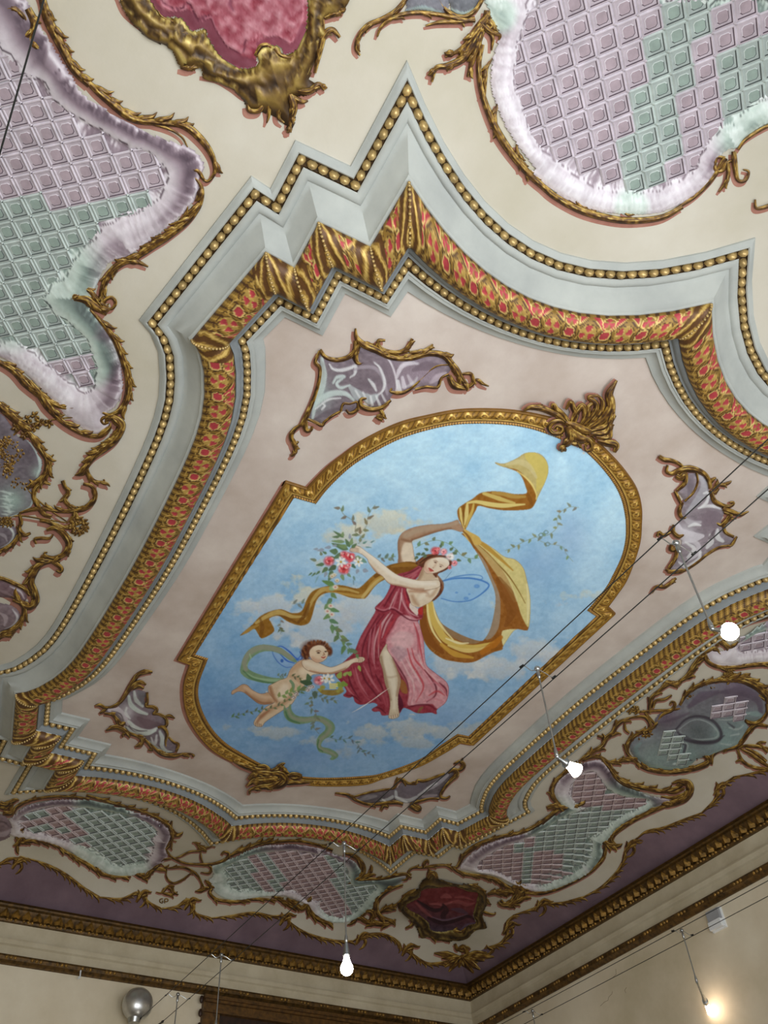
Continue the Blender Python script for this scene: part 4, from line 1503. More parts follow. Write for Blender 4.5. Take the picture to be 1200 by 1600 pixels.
class Orn:
    """one rocaille ornament: an Empty with its painted shell, tiles and gilt scrolls as parts"""

    def __init__(self, name, label, cat, group=None, flat=None, kind=None):
        self.o = empty(name, label, cat, group, kind)
        self.flat = flat
        self.n = 0
        self.shadow = []

    def scroll(self, P, w=7, leaf=None, name='gilt_scroll', h=1.0, ground=True):
        """leaf = (count, side, size); ground adds a painted drop shadow"""
        self.n += 1
        parts = [(P, w)]
        if leaf:
            cnt, side, size = leaf[:3]
            wm = max(w) if isinstance(w, (list, tuple)) else w
            parts += leaflets(P, wm * .8, cnt, side, size, self.n, back=len(leaf) > 3)
        V, F, Cc, off = [], [], [], 0
        for q, (p, ww) in enumerate(parts):
            v, f, c = ribbon_arrays(p, ww, self.flat, h, seed=self.n * 5 + q, drop0=.0012 + .0003 * (q % 3) + .0004 * (self.n % 3))
            V.append(v)
            F.append(f + off)
            Cc.append(c)
            off += len(v)
            if ground:
                self.shadow.append((p, ww))
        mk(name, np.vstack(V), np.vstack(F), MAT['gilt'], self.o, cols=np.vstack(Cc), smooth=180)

    def rosette(self, x, y, r, name='gilt_blossom', petals=6):
        self.n += 1
        rs = np.random.RandomState(self.n + int(x))
        V, F, Cc, off = [], [], [], 0
        for i in range(petals):
            a = 6.283 * i / petals + rs.rand() * .5
            q = [(x + r * .1 * math.cos(a), y + r * .1 * math.sin(a)), (x + r * .6 * math.cos(a), y + r * .6 * math.sin(a)), (x + r * math.cos(a + .25), y + r * math.sin(a + .25))]
            v, f, c = ribbon_arrays(q, [r * .25, r * .7, r * .2], self.flat, 1.3, seed=self.n + i, drop0=.002 + .0006 * (i % 2))
            V.append(v); F.append(f + off); Cc.append(c); off += len(v)
        mk(name, np.vstack(V), np.vstack(F), MAT['gilt'], self.o, cols=np.vstack(Cc), smooth=180)

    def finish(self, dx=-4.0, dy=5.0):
        """drop shadows of the gilding, painted in terracotta as shifted flat copies"""
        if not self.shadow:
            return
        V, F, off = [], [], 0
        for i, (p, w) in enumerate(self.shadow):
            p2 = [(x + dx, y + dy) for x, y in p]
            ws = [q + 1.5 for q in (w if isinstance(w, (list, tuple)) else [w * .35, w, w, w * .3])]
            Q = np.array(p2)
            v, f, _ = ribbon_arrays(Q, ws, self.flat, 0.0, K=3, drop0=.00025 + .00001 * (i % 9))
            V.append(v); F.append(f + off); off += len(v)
        g = mk('painted_drop_shadow', np.vstack(V), np.vstack(F), MAT['drop_shadow'], self.o)


def seg_dist(X, Y, poly, closed=True):
    """distance and arc position to a polygon outline"""
    P = np.asarray(poly, float)
    best = np.full(X.shape, 1e9)
    arc = np.zeros(X.shape)
    n = len(P)
    acc = 0
    nx = np.zeros(X.shape); ny = np.zeros(X.shape)
    for i in range(n):
        a, b = P[i], P[(i + 1) % n]
        d = b - a
        L = np.hypot(*d)
        if L < 1e-6:
            continue
        t = np.clip(((X - a[0]) * d[0] + (Y - a[1]) * d[1]) / L ** 2, 0, 1)
        q = np.hypot(X - a[0] - t * d[0], Y - a[1] - t * d[1])
        m = q < best
        best[m] = q[m]
        arc[m] = (acc + t * L)[m]
        nx[m] = d[1] / L
        ny[m] = -d[0] / L
        acc += L
    return best, arc, nx, ny


def survey_grid(polypx, step, flat=None):
    """regular grid on the real surface covering a traced outline -> vertices, faces, photograph positions"""
    poly = np.asarray(polypx, float)
    w = lift(poly[:, 0], poly[:, 1], 0.0, flat)
    u0, v0 = w[:, 0].min() - .002, w[:, 1].min() - .002
    u1, v1 = w[:, 0].max() + .002, w[:, 1].max() + .002
    nu, nv = int((u1 - u0) / step) + 2, int((v1 - v0) / step) + 2
    U, Vv = np.meshgrid(np.linspace(u0, u1, nu), np.linspace(v0, v1, nv), indexing='ij')
    Z = cz(U, Vv) if flat is None else np.full_like(U, flat)
    c = np.stack([U, Vv, Z], -1).reshape(-1, 3)
    ok = inside(c[:, 0], c[:, 1], w[:, :2])
    F = grid_faces(nu, nv)
    F = F[ok[F].all(1)]
    used = np.zeros(len(c), bool)
    used[F.ravel()] = True
    re = np.cumsum(used) - 1
    c = c[used]
    F = re[F]
    r = (c - CAMP) @ ROT.T
    return c, F, 600 + FPX * r[:, 0] / r[:, 2], 800 + FPX * r[:, 1] / r[:, 2]


def shell_border(orn, outer, inner, sage, step=.0022, name='shell_border', dark=0.0):
    """broad ruffled rocaille border, painted in lilac and sage"""
    outer = crom(outer, 5, True)
    inner = crom(inner, 5, True)
    c, F, X, Y = survey_grid(outer, step)
    di, ai, nx, ny = seg_dist(X, Y, inner)
    do, ao, _, _ = seg_dist(X, Y, outer)
    ins = inside(X, Y, inner)
    sc = np.percentile(di[~ins] + do[~ins], 50) if (~ins).any() else 10
    f = np.where(ins, 0, di / (di + do + 1e-6))
    area = np.sum(inner[:, 0] * np.roll(inner[:, 1], -1) - np.roll(inner[:, 0], -1) * inner[:, 1])
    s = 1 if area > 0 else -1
    light = .5 + .5 * np.clip((nx * s) * (-.55) + (ny * s) * .85, -1, 1)  # painted light: sides facing lower left are brighter, the others darker
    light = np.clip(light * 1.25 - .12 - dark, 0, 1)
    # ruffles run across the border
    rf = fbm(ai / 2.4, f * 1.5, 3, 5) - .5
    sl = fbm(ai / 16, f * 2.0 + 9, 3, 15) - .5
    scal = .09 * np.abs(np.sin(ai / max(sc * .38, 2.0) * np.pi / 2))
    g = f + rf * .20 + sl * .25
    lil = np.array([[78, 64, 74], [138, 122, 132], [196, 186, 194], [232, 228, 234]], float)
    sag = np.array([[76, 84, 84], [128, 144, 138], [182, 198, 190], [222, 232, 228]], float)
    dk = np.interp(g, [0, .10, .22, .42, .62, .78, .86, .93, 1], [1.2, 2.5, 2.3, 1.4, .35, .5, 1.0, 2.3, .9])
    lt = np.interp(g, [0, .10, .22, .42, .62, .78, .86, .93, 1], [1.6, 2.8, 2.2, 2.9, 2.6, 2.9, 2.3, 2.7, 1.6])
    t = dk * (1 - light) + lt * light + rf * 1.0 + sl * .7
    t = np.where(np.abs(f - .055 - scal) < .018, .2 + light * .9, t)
    t = np.clip(t, 0, 2.999)
    i = t.astype(int)
    fr = (t - i)[:, None]
    cl = lil[i] * (1 - fr) + lil[i + 1] * fr
    cs = sag[i] * (1 - fr) + sag[i + 1] * fr
    m = np.zeros(len(X))
    for cx, cy, r in sage:
        m = np.maximum(m, np.clip((r * 1.25 - np.hypot(X - cx, Y - cy)) / (r * .45), 0, 1))
    m = m[:, None]
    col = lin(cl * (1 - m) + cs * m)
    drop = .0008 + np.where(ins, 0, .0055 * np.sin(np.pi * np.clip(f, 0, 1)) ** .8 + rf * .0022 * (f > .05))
    c[:, 2] -= drop
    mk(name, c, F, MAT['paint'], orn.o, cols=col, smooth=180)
    return inner


def tile_mesh(name, mats):
    V, F, M = [], [], []

    def ring(r, z, ch=0.0):
        b = len(V)
        if ch:
            for x, y in ((-r, -ch), (-ch, -r), (ch, -r), (r, -ch), (r, ch), (ch, r), (-ch, r), (-r, ch)):
                V.append((x, y, z))
        else:
            for x, y in ((-r, -r), (r, -r), (r, r), (-r, r)):
                V.append((x, y, z))
        return b

    def band(a, b, n, mat):
        for i in range(n):
            F.append((a + i, a + (i + 1) % n, b + (i + 1) % n, b + i))
            M.append(mat(i) if callable(mat) else mat)
    r0 = ring(.5, 0)
    r1 = ring(.44, -.085)
    r2 = ring(.395, -.085)
    r3 = ring(.365, -.02)
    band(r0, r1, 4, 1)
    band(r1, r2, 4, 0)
    band(r2, r3, 4, lambda i: 2 if i in (0, 1) else 1)  # shade painted on two sides of the coffer, light on the other two
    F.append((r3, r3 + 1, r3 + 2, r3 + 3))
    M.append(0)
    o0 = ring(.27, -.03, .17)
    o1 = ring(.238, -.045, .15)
    band(o0, o1, 8, lambda i: 2 if i in (0, 1, 2, 3) else 1)  # octagon likewise: half its sides painted as shade, half as lit
    F.append(tuple(o1 + i for i in range(8)))
    M.append(3)
    # knob on one crossing
    b = len(V)
    for x, y in ((-.085, 0), (0, -.085), (.085, 0), (0, .085)):
        V.append((.5 + x, .5 + y, -.05))
    V.append((.5, .5, -.19))
    for i in range(4):
        F.append((b + i, b + (i + 1) % 4, b + 4))
        M.append(2 if i == 1 else 1)
    me = bpy.data.meshes.new(name)
    me.from_pydata(V, [], F)
    for m in mats:
        me.materials.append(m)
    me.polygons.foreach_set('material_index', np.array(M, dtype=np.int32))
    return me


def tint(name, c):
    return plaster(name, [x * .92 for x in c], [min(255, x * 1.05) for x in c], 14, 0.85, .05)


_l = [tint('lilac_tile_face', (176, 164, 172)), tint('lilac_tile_lit', (206, 198, 206)), tint('lilac_tile_shade', (88, 74, 84)), tint('lilac_tile_well', (162, 146, 154))]
_s = [tint('sage_tile_face', (156, 166, 162)), tint('sage_tile_lit', (190, 200, 196)), tint('sage_tile_shade', (78, 84, 84)), tint('sage_tile_well', (138, 154, 146))]
_g = [tint('rosy_tile_face', (172, 150, 152)), tint('rosy_tile_lit', (198, 182, 184)), tint('rosy_tile_shade', (90, 70, 76)), tint('rosy_tile_well', (160, 136, 138))]
TILE = {'l': tile_mesh('lilac_tile', _l), 's': tile_mesh('sage_tile', _s), 'r': tile_mesh('rosy_tile', _g)}


def proj1(u, v):
    r = (np.array([u, v, float(cz(u, v))]) - CAMP) @ ROT.T
    return 600 + FPX * r[0] / r[2], 800 + FPX * r[1] / r[2]


def lattice(orn, inner, p0, b, kindf, side=.0236, drop=.0016):
    """square coffers: p0 one crossing, b the direction of a row, both as seen"""
    inner = np.asarray(inner)
    P = on_field(np.array([p0[0], p0[0] + b[0]]), np.array([p0[1], p0[1] + b[1]]), 0)
    B = (P[1] - P[0])[:2]
    L = np.linalg.norm(B)
    B = B / L * (side or L)
    A = np.array([-B[1], B[0]])
    w = on_field(inner[:, 0], inner[:, 1], 0)[:, :2]
    ctr = w.mean(0)
    R = int(np.abs(w - P[0][:2]).sum(1).max() / np.linalg.norm(B)) + 2
    I, J = np.meshgrid(np.arange(-R, R), np.arange(-R, R), indexing='ij')
    C0 = P[0][:2] + (I[..., None] + .5) * B + (J[..., None] + .5) * A
    # cell centre, or most of the cell, within the outline
    cnt = np.zeros(I.shape)
    for a_, b_ in ((0, 0), (.36, .36), (-.36, .36), (.36, -.36), (-.36, -.36)):
        cnt += inside(C0[..., 0] + a_ * B[0] + b_ * A[0], C0[..., 1] + a_ * B[1] + b_ * A[1], w)
    sel = np.argwhere(cnt >= 2)
    rows = []
    for i, j in sel:
        u, v = C0[i, j]
        rows.append((np.hypot(u - CAMP[0], v - CAMP[1]), i, j))
    rows.sort()
    for _, i, j in rows[:300]:
        u, v = C0[i, j]
        z = float(cz(u, v))
        e = 1e-3
        # local frame following the surface
        o = W(np.array([u, v, z - drop]))
        ex = W(np.array([u + B[0] * .5, v + B[1] * .5, float(cz(u + B[0] * .5, v + B[1] * .5)) - drop])) - o
        ey = W(np.array([u + A[0] * .5, v + A[1] * .5, float(cz(u + A[0] * .5, v + A[1] * .5)) - drop])) - o
        ex, ey = Vector(ex) * 2, Vector(ey) * 2
        ez = Vector((0, 0, 1)) * ex.length
        m = Matrix.Identity(4)
        for q in range(3):
            m[q][0], m[q][1], m[q][2], m[q][3] = ex[q], ey[q], ez[q], o[q]
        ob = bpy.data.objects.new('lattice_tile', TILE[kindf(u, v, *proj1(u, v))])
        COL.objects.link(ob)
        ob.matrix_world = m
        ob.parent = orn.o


def painted_shell(orn, outline, strokes, base, flat=None, step=.0016, name='painted_shell', relief=.004, tints=()):
    """smooth shell ground carrying brushed highlights"""
    O = crom(outline, 5, True)
    x0, y0 = O.min(0) - 3
    x1, y1 = O.max(0) + 3
    C = Canvas(x0, y0, x1 - x0, y1 - y0, 3.0, base)
    H, Wd = C.a.shape[:2]
    yy, xx = np.mgrid[0:H, 0:Wd].astype(float)
    C.a += ((fbm(xx / 16, yy / 10, 4, 3) - .5) * 46)[..., None]
    for cx, cy, r, c in tints:
        g = np.exp(-(((xx / 3 + x0 - cx) ** 2 + (yy / 3 + y0 - cy) ** 2) / r ** 2))[..., None]
        C.a[:] = C.a * (1 - g) + np.array(c, float) * g + ((fbm(xx / 3, yy / 9, 3, 7) - .5) * 26)[..., None] * g
    for P, w, c, a in strokes:
        C.stroke(P, [q * .95 for q in w], c, a * .88, None, 1.5)
    c, F, X, Y = survey_grid(O, step, flat)
    d, _, _, _ = seg_dist(X, Y, O)
    k = np.clip(d / 12, 0, 1)
    lum = C.at(X, Y)
    c[:, 2] -= .0006 + relief * np.sin(k * np.pi / 2) + (lum.mean(-1) / 255 - .5) * .0016
    mk(name, c, F, MAT['paint'], orn.o, cols=lin(np.clip(lum, 0, 255)), smooth=180)


# ------------------------------------------------------------------ purple cove with its gilt edge
PB = pts('-60,1362 -30,1356 0,1350 15,1342 45,1342 70,1350 100,1365 130,1387 155,1402 190,1405 217,1395 232,1410 252,1420 276,1417 295,1406 305,1427 330,1435 360,1432 395,1427 425,1432 445,1430 457,1445 482,1460 520,1470 551,1471 569,1462 597,1460 621,1471 628,1485 642,1490 665,1505 688,1505 712,1497 738,1492 757,1482 781,1475 792,1461 792,1442 804,1430 837,1419 842,1412 875,1412 912,1402 942,1385 970,1355 980,1325 996,1310 1011,1299 1037,1294 1070,1281 1096,1271 1118,1249 1122,1229 1135,1223 1148,1214 1170,1210 1200,1203 1240,1192 1300,1170')


def build_purple():
    Q = crom(PB, 6)
    w = on_field(Q[:, 0], Q[:, 1], 0)
    # split at the room's corner diagonal
    da = uA(w[:, 1]) - w[:, 0]
    db = VB - w[:, 1]
    k = int(np.argmax(da > db))
    rowsA = [tuple(p[:2]) for p in w[:k]]
    rowsB = [tuple(p[:2]) for p in w[k:]]
    g0, g1 = da[k - 1] - db[k - 1], da[k] - db[k]
    f = g0 / (g0 - g1)
    mid = w[k - 1][:2] * (1 - f) + w[k][:2] * f
    corner = np.array((uA(VB), VB))
    V, F = [], []
    M = 12

    def strip_to(ptsl, wallf):
        base = len(V)
        for (u, v) in ptsl:
            tu, tv = wallf(u, v)
            for m in range(M):
                f = m / (M - 1)
                uu, vv = u * (1 - f) + tu * f, v * (1 - f) + tv * f
                V.append((uu, vv, float(cz(uu, vv)) - .0008 - .0030 * math.exp(-(((uA(vv) - uu) - (VB - vv)) / .02) ** 2)))
        for i in range(len(ptsl) - 1):
            for m in range(M - 1):
                a = base + i * M + m
                F.append((a, a + M, a + M + 1, a + 1))
    diag = [tuple(mid * (1 - q) + corner * q) for q in np.linspace(0, .995, 12)]
    strip_to(rowsA + diag, lambda u, v: (float(uA(v)) - .004, v))
    strip_to(diag[::-1] + rowsB, lambda u, v: (u, VB - .004))
    o = mk('purple_cove', V, F, MAT['purple'], ceil, smooth=60)
    tag(o, 'dusky purple painted cove above the cornice')


build_purple()
po = Orn('cove_garland', 'long gilt acanthus garland edging the purple cove around two walls', 'ornament')
n_ = 0
for a, b in [(i, min(i + 5, 33)) for i in range(0, 31, 4)] + [(i, min(i + 5, 59)) for i in range(34, 57, 4)]:
    n_ += 1
    if len(PB[a:b]) < 3:
        continue
    po.scroll(PB[a:b], [3, 5.5, 5.5, 4], (max(4, (b - a) * 2), 1 if a < 36 else 1, 10), name='acanthus_run')
for x, y, s in ((28, 1348, 1), (222, 1400, 1), (297, 1412, 1), (446, 1436, 1), (565, 1466, 1), (637, 1484, 1), (795, 1450, -1), (846, 1414, -1), (985, 1322, -1), (1125, 1232, -1)):
    po.scroll([(x - 9, y + 10), (x - 3, y), (x + 4, y - 8), (x + 8, y - 2), (x + 3, y + 2)], [4, 7, 6, 4, 3], (4, 0, 9), name='acanthus_knot')
    po.scroll([(x + 2, y - 4), (x + 6, y + 6), (x + 2, y + 14), (x - 4, y + 18)], [3, 6, 5, 2], name='acanthus_knot')
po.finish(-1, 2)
sh = Orn('corner_shell', 'fan of gilt acanthus leaves on the cove in the room corner', 'ornament')
for i, a in enumerate(np.linspace(-.25, 3.3, 13)):
    L = 32 + 9 * math.sin(i * 1.7)
    cx, cy = 722, 1494
    p = [(cx + 4 * math.cos(a), cy + 2), (cx + L * .55 * math.cos(a), cy + L * .34 * math.sin(a)), (cx + L * 1.15 * math.cos(a) + 3, cy + L * .72 * math.sin(a))]
    sh.scroll(p, [6, 12, 3], name='acanthus_leaf')
sh.scroll(T(580, 1330, 4.286, '560,620 580,660 620,640 640,690 600,720'), [5, 8, 8, 5], (4, 0, 9), name='acanthus_leaf')
sh.scroll(T(580, 1330, 4.286, '700,690 760,700 820,670 790,660'), [5, 7, 4, 2], (4, 0, 8), name='acanthus_leaf')
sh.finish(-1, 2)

# ------------------------------------------------------------------ lattice cartouche on the left (near long side)
LBL = 'of square coffers with ruffled lilac shell border and gilt scrolls'
q = Orn('lattice_cartouche', 'large lilac and sage coffered cartouche left of the moulding, nearest the upper left corner', 'cartouche', 'coffered rocaille cartouches around the centre moulding')
outA = T(0, 0, 3, '-120,-120 90,-60 190,110 250,205 330,330 400,440 520,520 640,590 760,640 870,680 935,720 965,780 940,830 935,900 880,985 800,1055 700,1135 610,1200') + T(0, 400, 3, '520,30 470,110 440,180 430,240 500,330 555,430 575,520 580,620 550,700 500,740 520,790 470,835 390,810 300,740 230,660 150,580 80,520 0,470 -120,430')
innA = T(0, 0, 3, '-120,200 20,260 90,350 140,400 190,385 250,480 370,560 480,620 600,690 700,720 755,780 765,850 700,940 600,980 500,1020 430,1100 340,1190') + T(0, 400, 3, '325,30 300,70 230,110 175,190 230,265 330,330 400,400 425,480 440,540 425,600 380,610 330,570 240,500 150,430 60,375 -120,320')
inn = shell_border(q, outA, innA, [(60, 430, 95), (20, 480, 60), (100, 500, 60), (140, 560, 40)], dark=.18)
lattice(q, inn, (65.5, 228), (31, -7), lambda u, v, x, y: 's' if 322 < y + .12 * x < 572 else 'l')
for P, w, lf in [
        (T(0, 0, 3, '190,-40 225,90 290,220 350,330 420,400'), [10, 16, 15, 13, 10], (5, -1, 20)),
        (T(0, 0, 3, '380,350 450,420 520,480 620,555 740,575 860,590'), [5, 12, 14, 13, 10, 6], (6, -1, 20)),
        (T(0, 0, 3, '700,570 850,585 930,640 990,720 1008,800 975,850 940,830'), [5, 9, 13, 12, 9, 6, 4], (2, -1, 12)),
        (T(0, 0, 3, '640,560 780,600 850,640 880,690'), [3, 6, 4, 2], None),
        (T(0, 0, 3, '130,40 160,110 140,180 160,230'), [12, 14, 10, 3], (3, 0, 14)),
        (T(0, 0, 3, '0,50 60,40 110,80 130,130'), [8, 12, 10, 4], None),
        (T(0, 0, 3, '960,850 925,800 885,805 880,840 905,848'), [4, 7, 7, 5, 3], None),
        (T(0, 0, 3, '905,825 945,880 935,960 885,1030 800,1095 700,1160 610,1230'), [3, 8, 9, 12, 15, 14, 6], (7, 1, 17)),
        (T(0, 0, 3, '880,950 870,1010 820,1060'), [2, 6, 4], (2, 1, 12)),
        (T(0, 400, 3, '695,50 620,20 560,40 510,90 480,160 470,230'), [3, 10, 12, 12, 10, 5], (6, 0, 14)),
        (T(0, 400, 3, '370,140 420,165 450,200 480,240'), [2, 8, 9, 5], (3, 0, 12)),
        (T(0, 400, 3, '480,240 495,205 525,195 542,220 525,248 500,240 510,222'), [5, 7, 6, 6, 5, 4, 2], None),
        (T(0, 400, 3, '305,240 330,205 400,205 450,240 500,272'), [4, 10, 16, 14, 6], (3, 0, 10)),
        (T(0, 400, 3, '420,250 480,315 535,390 570,470 600,560 600,650 570,715 520,745 480,735'), [3, 8, 10, 11, 12, 12, 11, 9, 4], (8, -1, 15)),
        (T(0, 400, 3, '425,640 455,690 475,710 465,735'), [2, 4, 4, 3], None),
        (T(0, 600, 5, '850,290 815,262 790,285 810,312 850,300'), [4, 6, 7, 6, 4], None),
        (T(0, 600, 5, '800,262 880,262 935,300 945,340 905,420 830,490 740,560 690,630 670,690'), [5, 11, 15, 15, 15, 13, 11, 8, 5], (8, 1, 15)),
        (T(0, 600, 5, '675,600 680,690 730,755 810,765 810,745'), [3, 8, 8, 5, 3], (4, 1, 9)),
        (T(0, 600, 5, '230,-20 310,80 380,180 460,270 560,345 680,400 790,405 860,350'), [8, 12, 14, 9, 8, 8, 8, 4], (5, -1, 15)),
        (T(0, 600, 5, '360,120 440,165 520,190 580,205'), [6, 9, 7, 2], (3, -1, 10)),
        (T(0, 400, 3, '-30,485 60,535 120,600 180,655'), [8, 11, 12, 8], (5, -1, 15))]:
    q.scroll(P, w, lf)
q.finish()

# ------------------------------------------------------------------ blossom medallion at the middle of the left side
q = Orn('blossom_medallion', 'slate and lilac medallion with gilt blossoms and cords at the left edge', 'cartouche')
painted_shell(q, T(0, 600, 5, '-150,160 0,215 80,300 140,400 230,440 290,520 335,600 325,680 300,740 245,775 255,840 270,910 230,975 150,1015 60,1050 -150,1060'),
              [(T(0, 600, 5, '200,420 260,480 305,560 318,640 290,720'), [1, 4, 5, 2], (196, 214, 208), .9), (T(0, 600, 5, '60,1040 160,1000 240,950 262,890'), [1, 3, 3], (190, 210, 206), .9)] +
              [(T(0, 600, 5, [(0 + (i * 37) % 90, 820 + i * 12), (60 + (i * 53) % 70, 826 + i * 12)]), [1, 3, 1], (206, 222, 216), .8) for i in range(18)], (112, 104, 112), tints=[(20, 780, 24, (150, 170, 164)), (50, 700, 14, (90, 80, 88)), (60, 735, 10, (150, 164, 160))])
painted_shell(q, T(0, 790, 5, '-150,130 40,138 115,160 135,220 95,290 20,335 -150,345'),
              [(T(0, 790, 5, '10,150 80,165 110,215 80,280 10,320'), [1, 3, 3, 1], (206, 216, 212), .9), (T(0, 790, 5, '-20,200 40,220 60,260'), [2, 6, 2], (176, 170, 176), .7)], (106, 96, 104))
painted_shell(q, T(0, 790, 5, '-150,570 60,590 160,630 215,700 200,745 150,755 110,735 60,720 -150,700'),
              [(T(0, 790, 5, '80,620 160,660 195,720'), [1, 3, 1], (200, 196, 200), .9), (T(0, 790, 5, '-20,640 60,670 110,710'), [2, 6, 2], (150, 130, 136), .7)], (112, 90, 96))
painted_shell(q, T(0, 790, 5, '-150,760 50,765 130,800 165,860 140,920 60,970 -150,985'),
              [(T(0, 790, 5, '100,800 140,860 110,920 40,955'), [1, 4, 3, 1], (206, 206, 208), .9), (T(0, 790, 5, '0,820 50,860 40,920'), [2, 8, 3], (190, 176, 182), .7)], (124, 108, 114))
for P, w, lf in [
        (T(0, 600, 5, '-60,120 20,190 90,250 160,320 210,370'), [10, 13, 14, 13, 8], (5, -1, 15)),
        (T(0, 600, 5, '190,350 240,400 290,470 335,540 365,600 360,680 320,735 260,768 225,742'), [5, 9, 12, 10, 8, 9, 8, 7, 4], (6, -1, 13)),
        (T(0, 600, 5, '420,552 390,585 385,650 350,720'), [2, 7, 8, 5], (3, -1, 9)),
        (T(0, 600, 5, '395,785 335,770 275,820 262,885 300,960 345,1020 400,1048'), [4, 8, 8, 8, 8, 8, 3], (5, -1, 9)),
        (T(0, 600, 5, '490,755 505,800 535,850 505,900 545,955 590,975'), [7, 7, 8, 8, 7, 3], (3, 0, 8)),
        (T(0, 600, 5, '650,780 715,800 745,860 720,930 640,980 520,995 400,985 370,945'), [5, 7, 8, 9, 8, 7, 6, 2], (6, 1, 11)),
        (T(0, 600, 5, '570,975 580,1030 560,1080'), [5, 9, 6], (3, 0, 9)),
        (T(0, 600, 5, '150,1010 230,985 320,975 420,990'), [4, 7, 7, 3], None),
        (T(0, 600, 5, '150,1010 165,1080 150,1130 190,1180 240,1165'), [4, 7, 7, 8, 4], None),
        (T(0, 790, 5, '310,120 380,130 460,160 540,180'), [4, 7, 7, 4], (3, 0, 8)),
        (T(0, 790, 5, '365,190 430,175 500,225 540,300 505,375 430,410 365,395 345,372 370,365'), [5, 9, 11, 12, 11, 9, 8, 5, 3], (5, -1, 9)),
        (T(0, 790, 5, '415,225 390,255 320,255 270,265 285,300'), [3, 5, 6, 6, 3], None),
        (T(0, 790, 5, '345,420 420,445 480,490 470,520 440,505'), [3, 6, 8, 7, 4], None),
        (T(0, 790, 5, '470,440 380,440 300,470 250,550 240,610 270,680 280,745 235,790 170,770 125,725 150,712'), [4, 6, 9, 13, 13, 13, 12, 12, 11, 7, 4], (7, 1, 14)),
        (T(0, 790, 5, '-80,555 20,572 110,610 190,650 235,700'), [7, 7, 8, 8, 6], None),
        (T(0, 790, 5, '-60,650 40,680 120,725'), [3, 4, 4], None),
        (T(0, 790, 5, '100,738 170,770 190,830 160,910 90,975 10,1005 75,1030'), [5, 8, 9, 9, 10, 8, 2], (6, -1, 12)),
        (T(0, 790, 5, '135,160 148,230 95,300 30,345 -30,370'), [4, 8, 8, 8, 5], (4, -1, 9))]:
    q.scroll(P, w, lf)
for P in ('60,440 160,350 260,310 420,278 600,260 780,268', '100,700 180,790 300,910 420,1005 530,1080', '-40,1060 150,1030 350,1058 530,1085', '240,300 160,350 90,420'):
    q.scroll(T(0, 600, 5, P), [2, 2.6, 2.6, 2], None, name='gilt_cord')
rs = np.random.RandomState(3)
for i in range(34):
    a, r = rs.rand() * 6.28, rs.rand() ** .5
    q.rosette(12 + 24 * r * math.cos(a), 712 + 30 * r * math.sin(a), 6.5 + 3 * rs.rand(), petals=5)
for x, y in ((43, 656), (55, 650), (62, 660), (76, 662), (54, 668), (24, 668), (38, 680), (28, 752), (38, 760), (22, 757)):
    q.rosette(x, y, 8, petals=5)
for i in range(9):
    a = i * .7
    q.rosette(123 + 10 * math.cos(a), 822 + 9 * math.sin(a), 8, petals=5)
for i in range(6):
    q.rosette(2 + i * 3, 812 + (i % 2) * 7, 6, petals=5)
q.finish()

# ------------------------------------------------------------------ large lattice cartouche at the upper right
q = Orn('lattice_cartouche', 'white-edged coffered cartouche of lilac and sage squares at the upper right', 'cartouche', 'coffered rocaille cartouches around the centre moulding')
outB = T(540, 0, 3.75, '850,-250 835,60 870,150 895,200 865,300 845,400 845,500 870,600 930,740 1020,880 1100,985') + T(800, 0, 3, '80,800 160,875 280,950 400,992 540,1006 680,1000 800,952 900,880 955,800 965,745 1010,705 1060,690 1100,640 1200,580 1380,520 1380,-200')
innB = T(800, 0, 3, '60,-200 95,-30 80,90 35,190 30,280 20,380 60,500 100,620 160,700 250,765 350,835 440,872 530,880 640,880 740,845 840,790 880,700 940,620 980,570 1040,560 1085,500 1200,430 1380,370 1380,20 1200,35 1100,12 950,35 850,22 700,18 600,-30 560,-200')
inn = shell_border(q, outB, innB, [(1150, 10, 60), (985, 320, 26), (775, 20, 30), (1180, 210, 60), (1000, 10, 40)], dark=.02)
lattice(q, inn, (866, 116.7), (33, -14), lambda u, v, x, y: 's' if (abs(x + y * .28 - 1073) < 42 or (x + y * .28 > 1160 and abs(y - .1 * x + 30 - 30) < 50) or abs(x + y * .28 - 1240) < 26) else 'l')
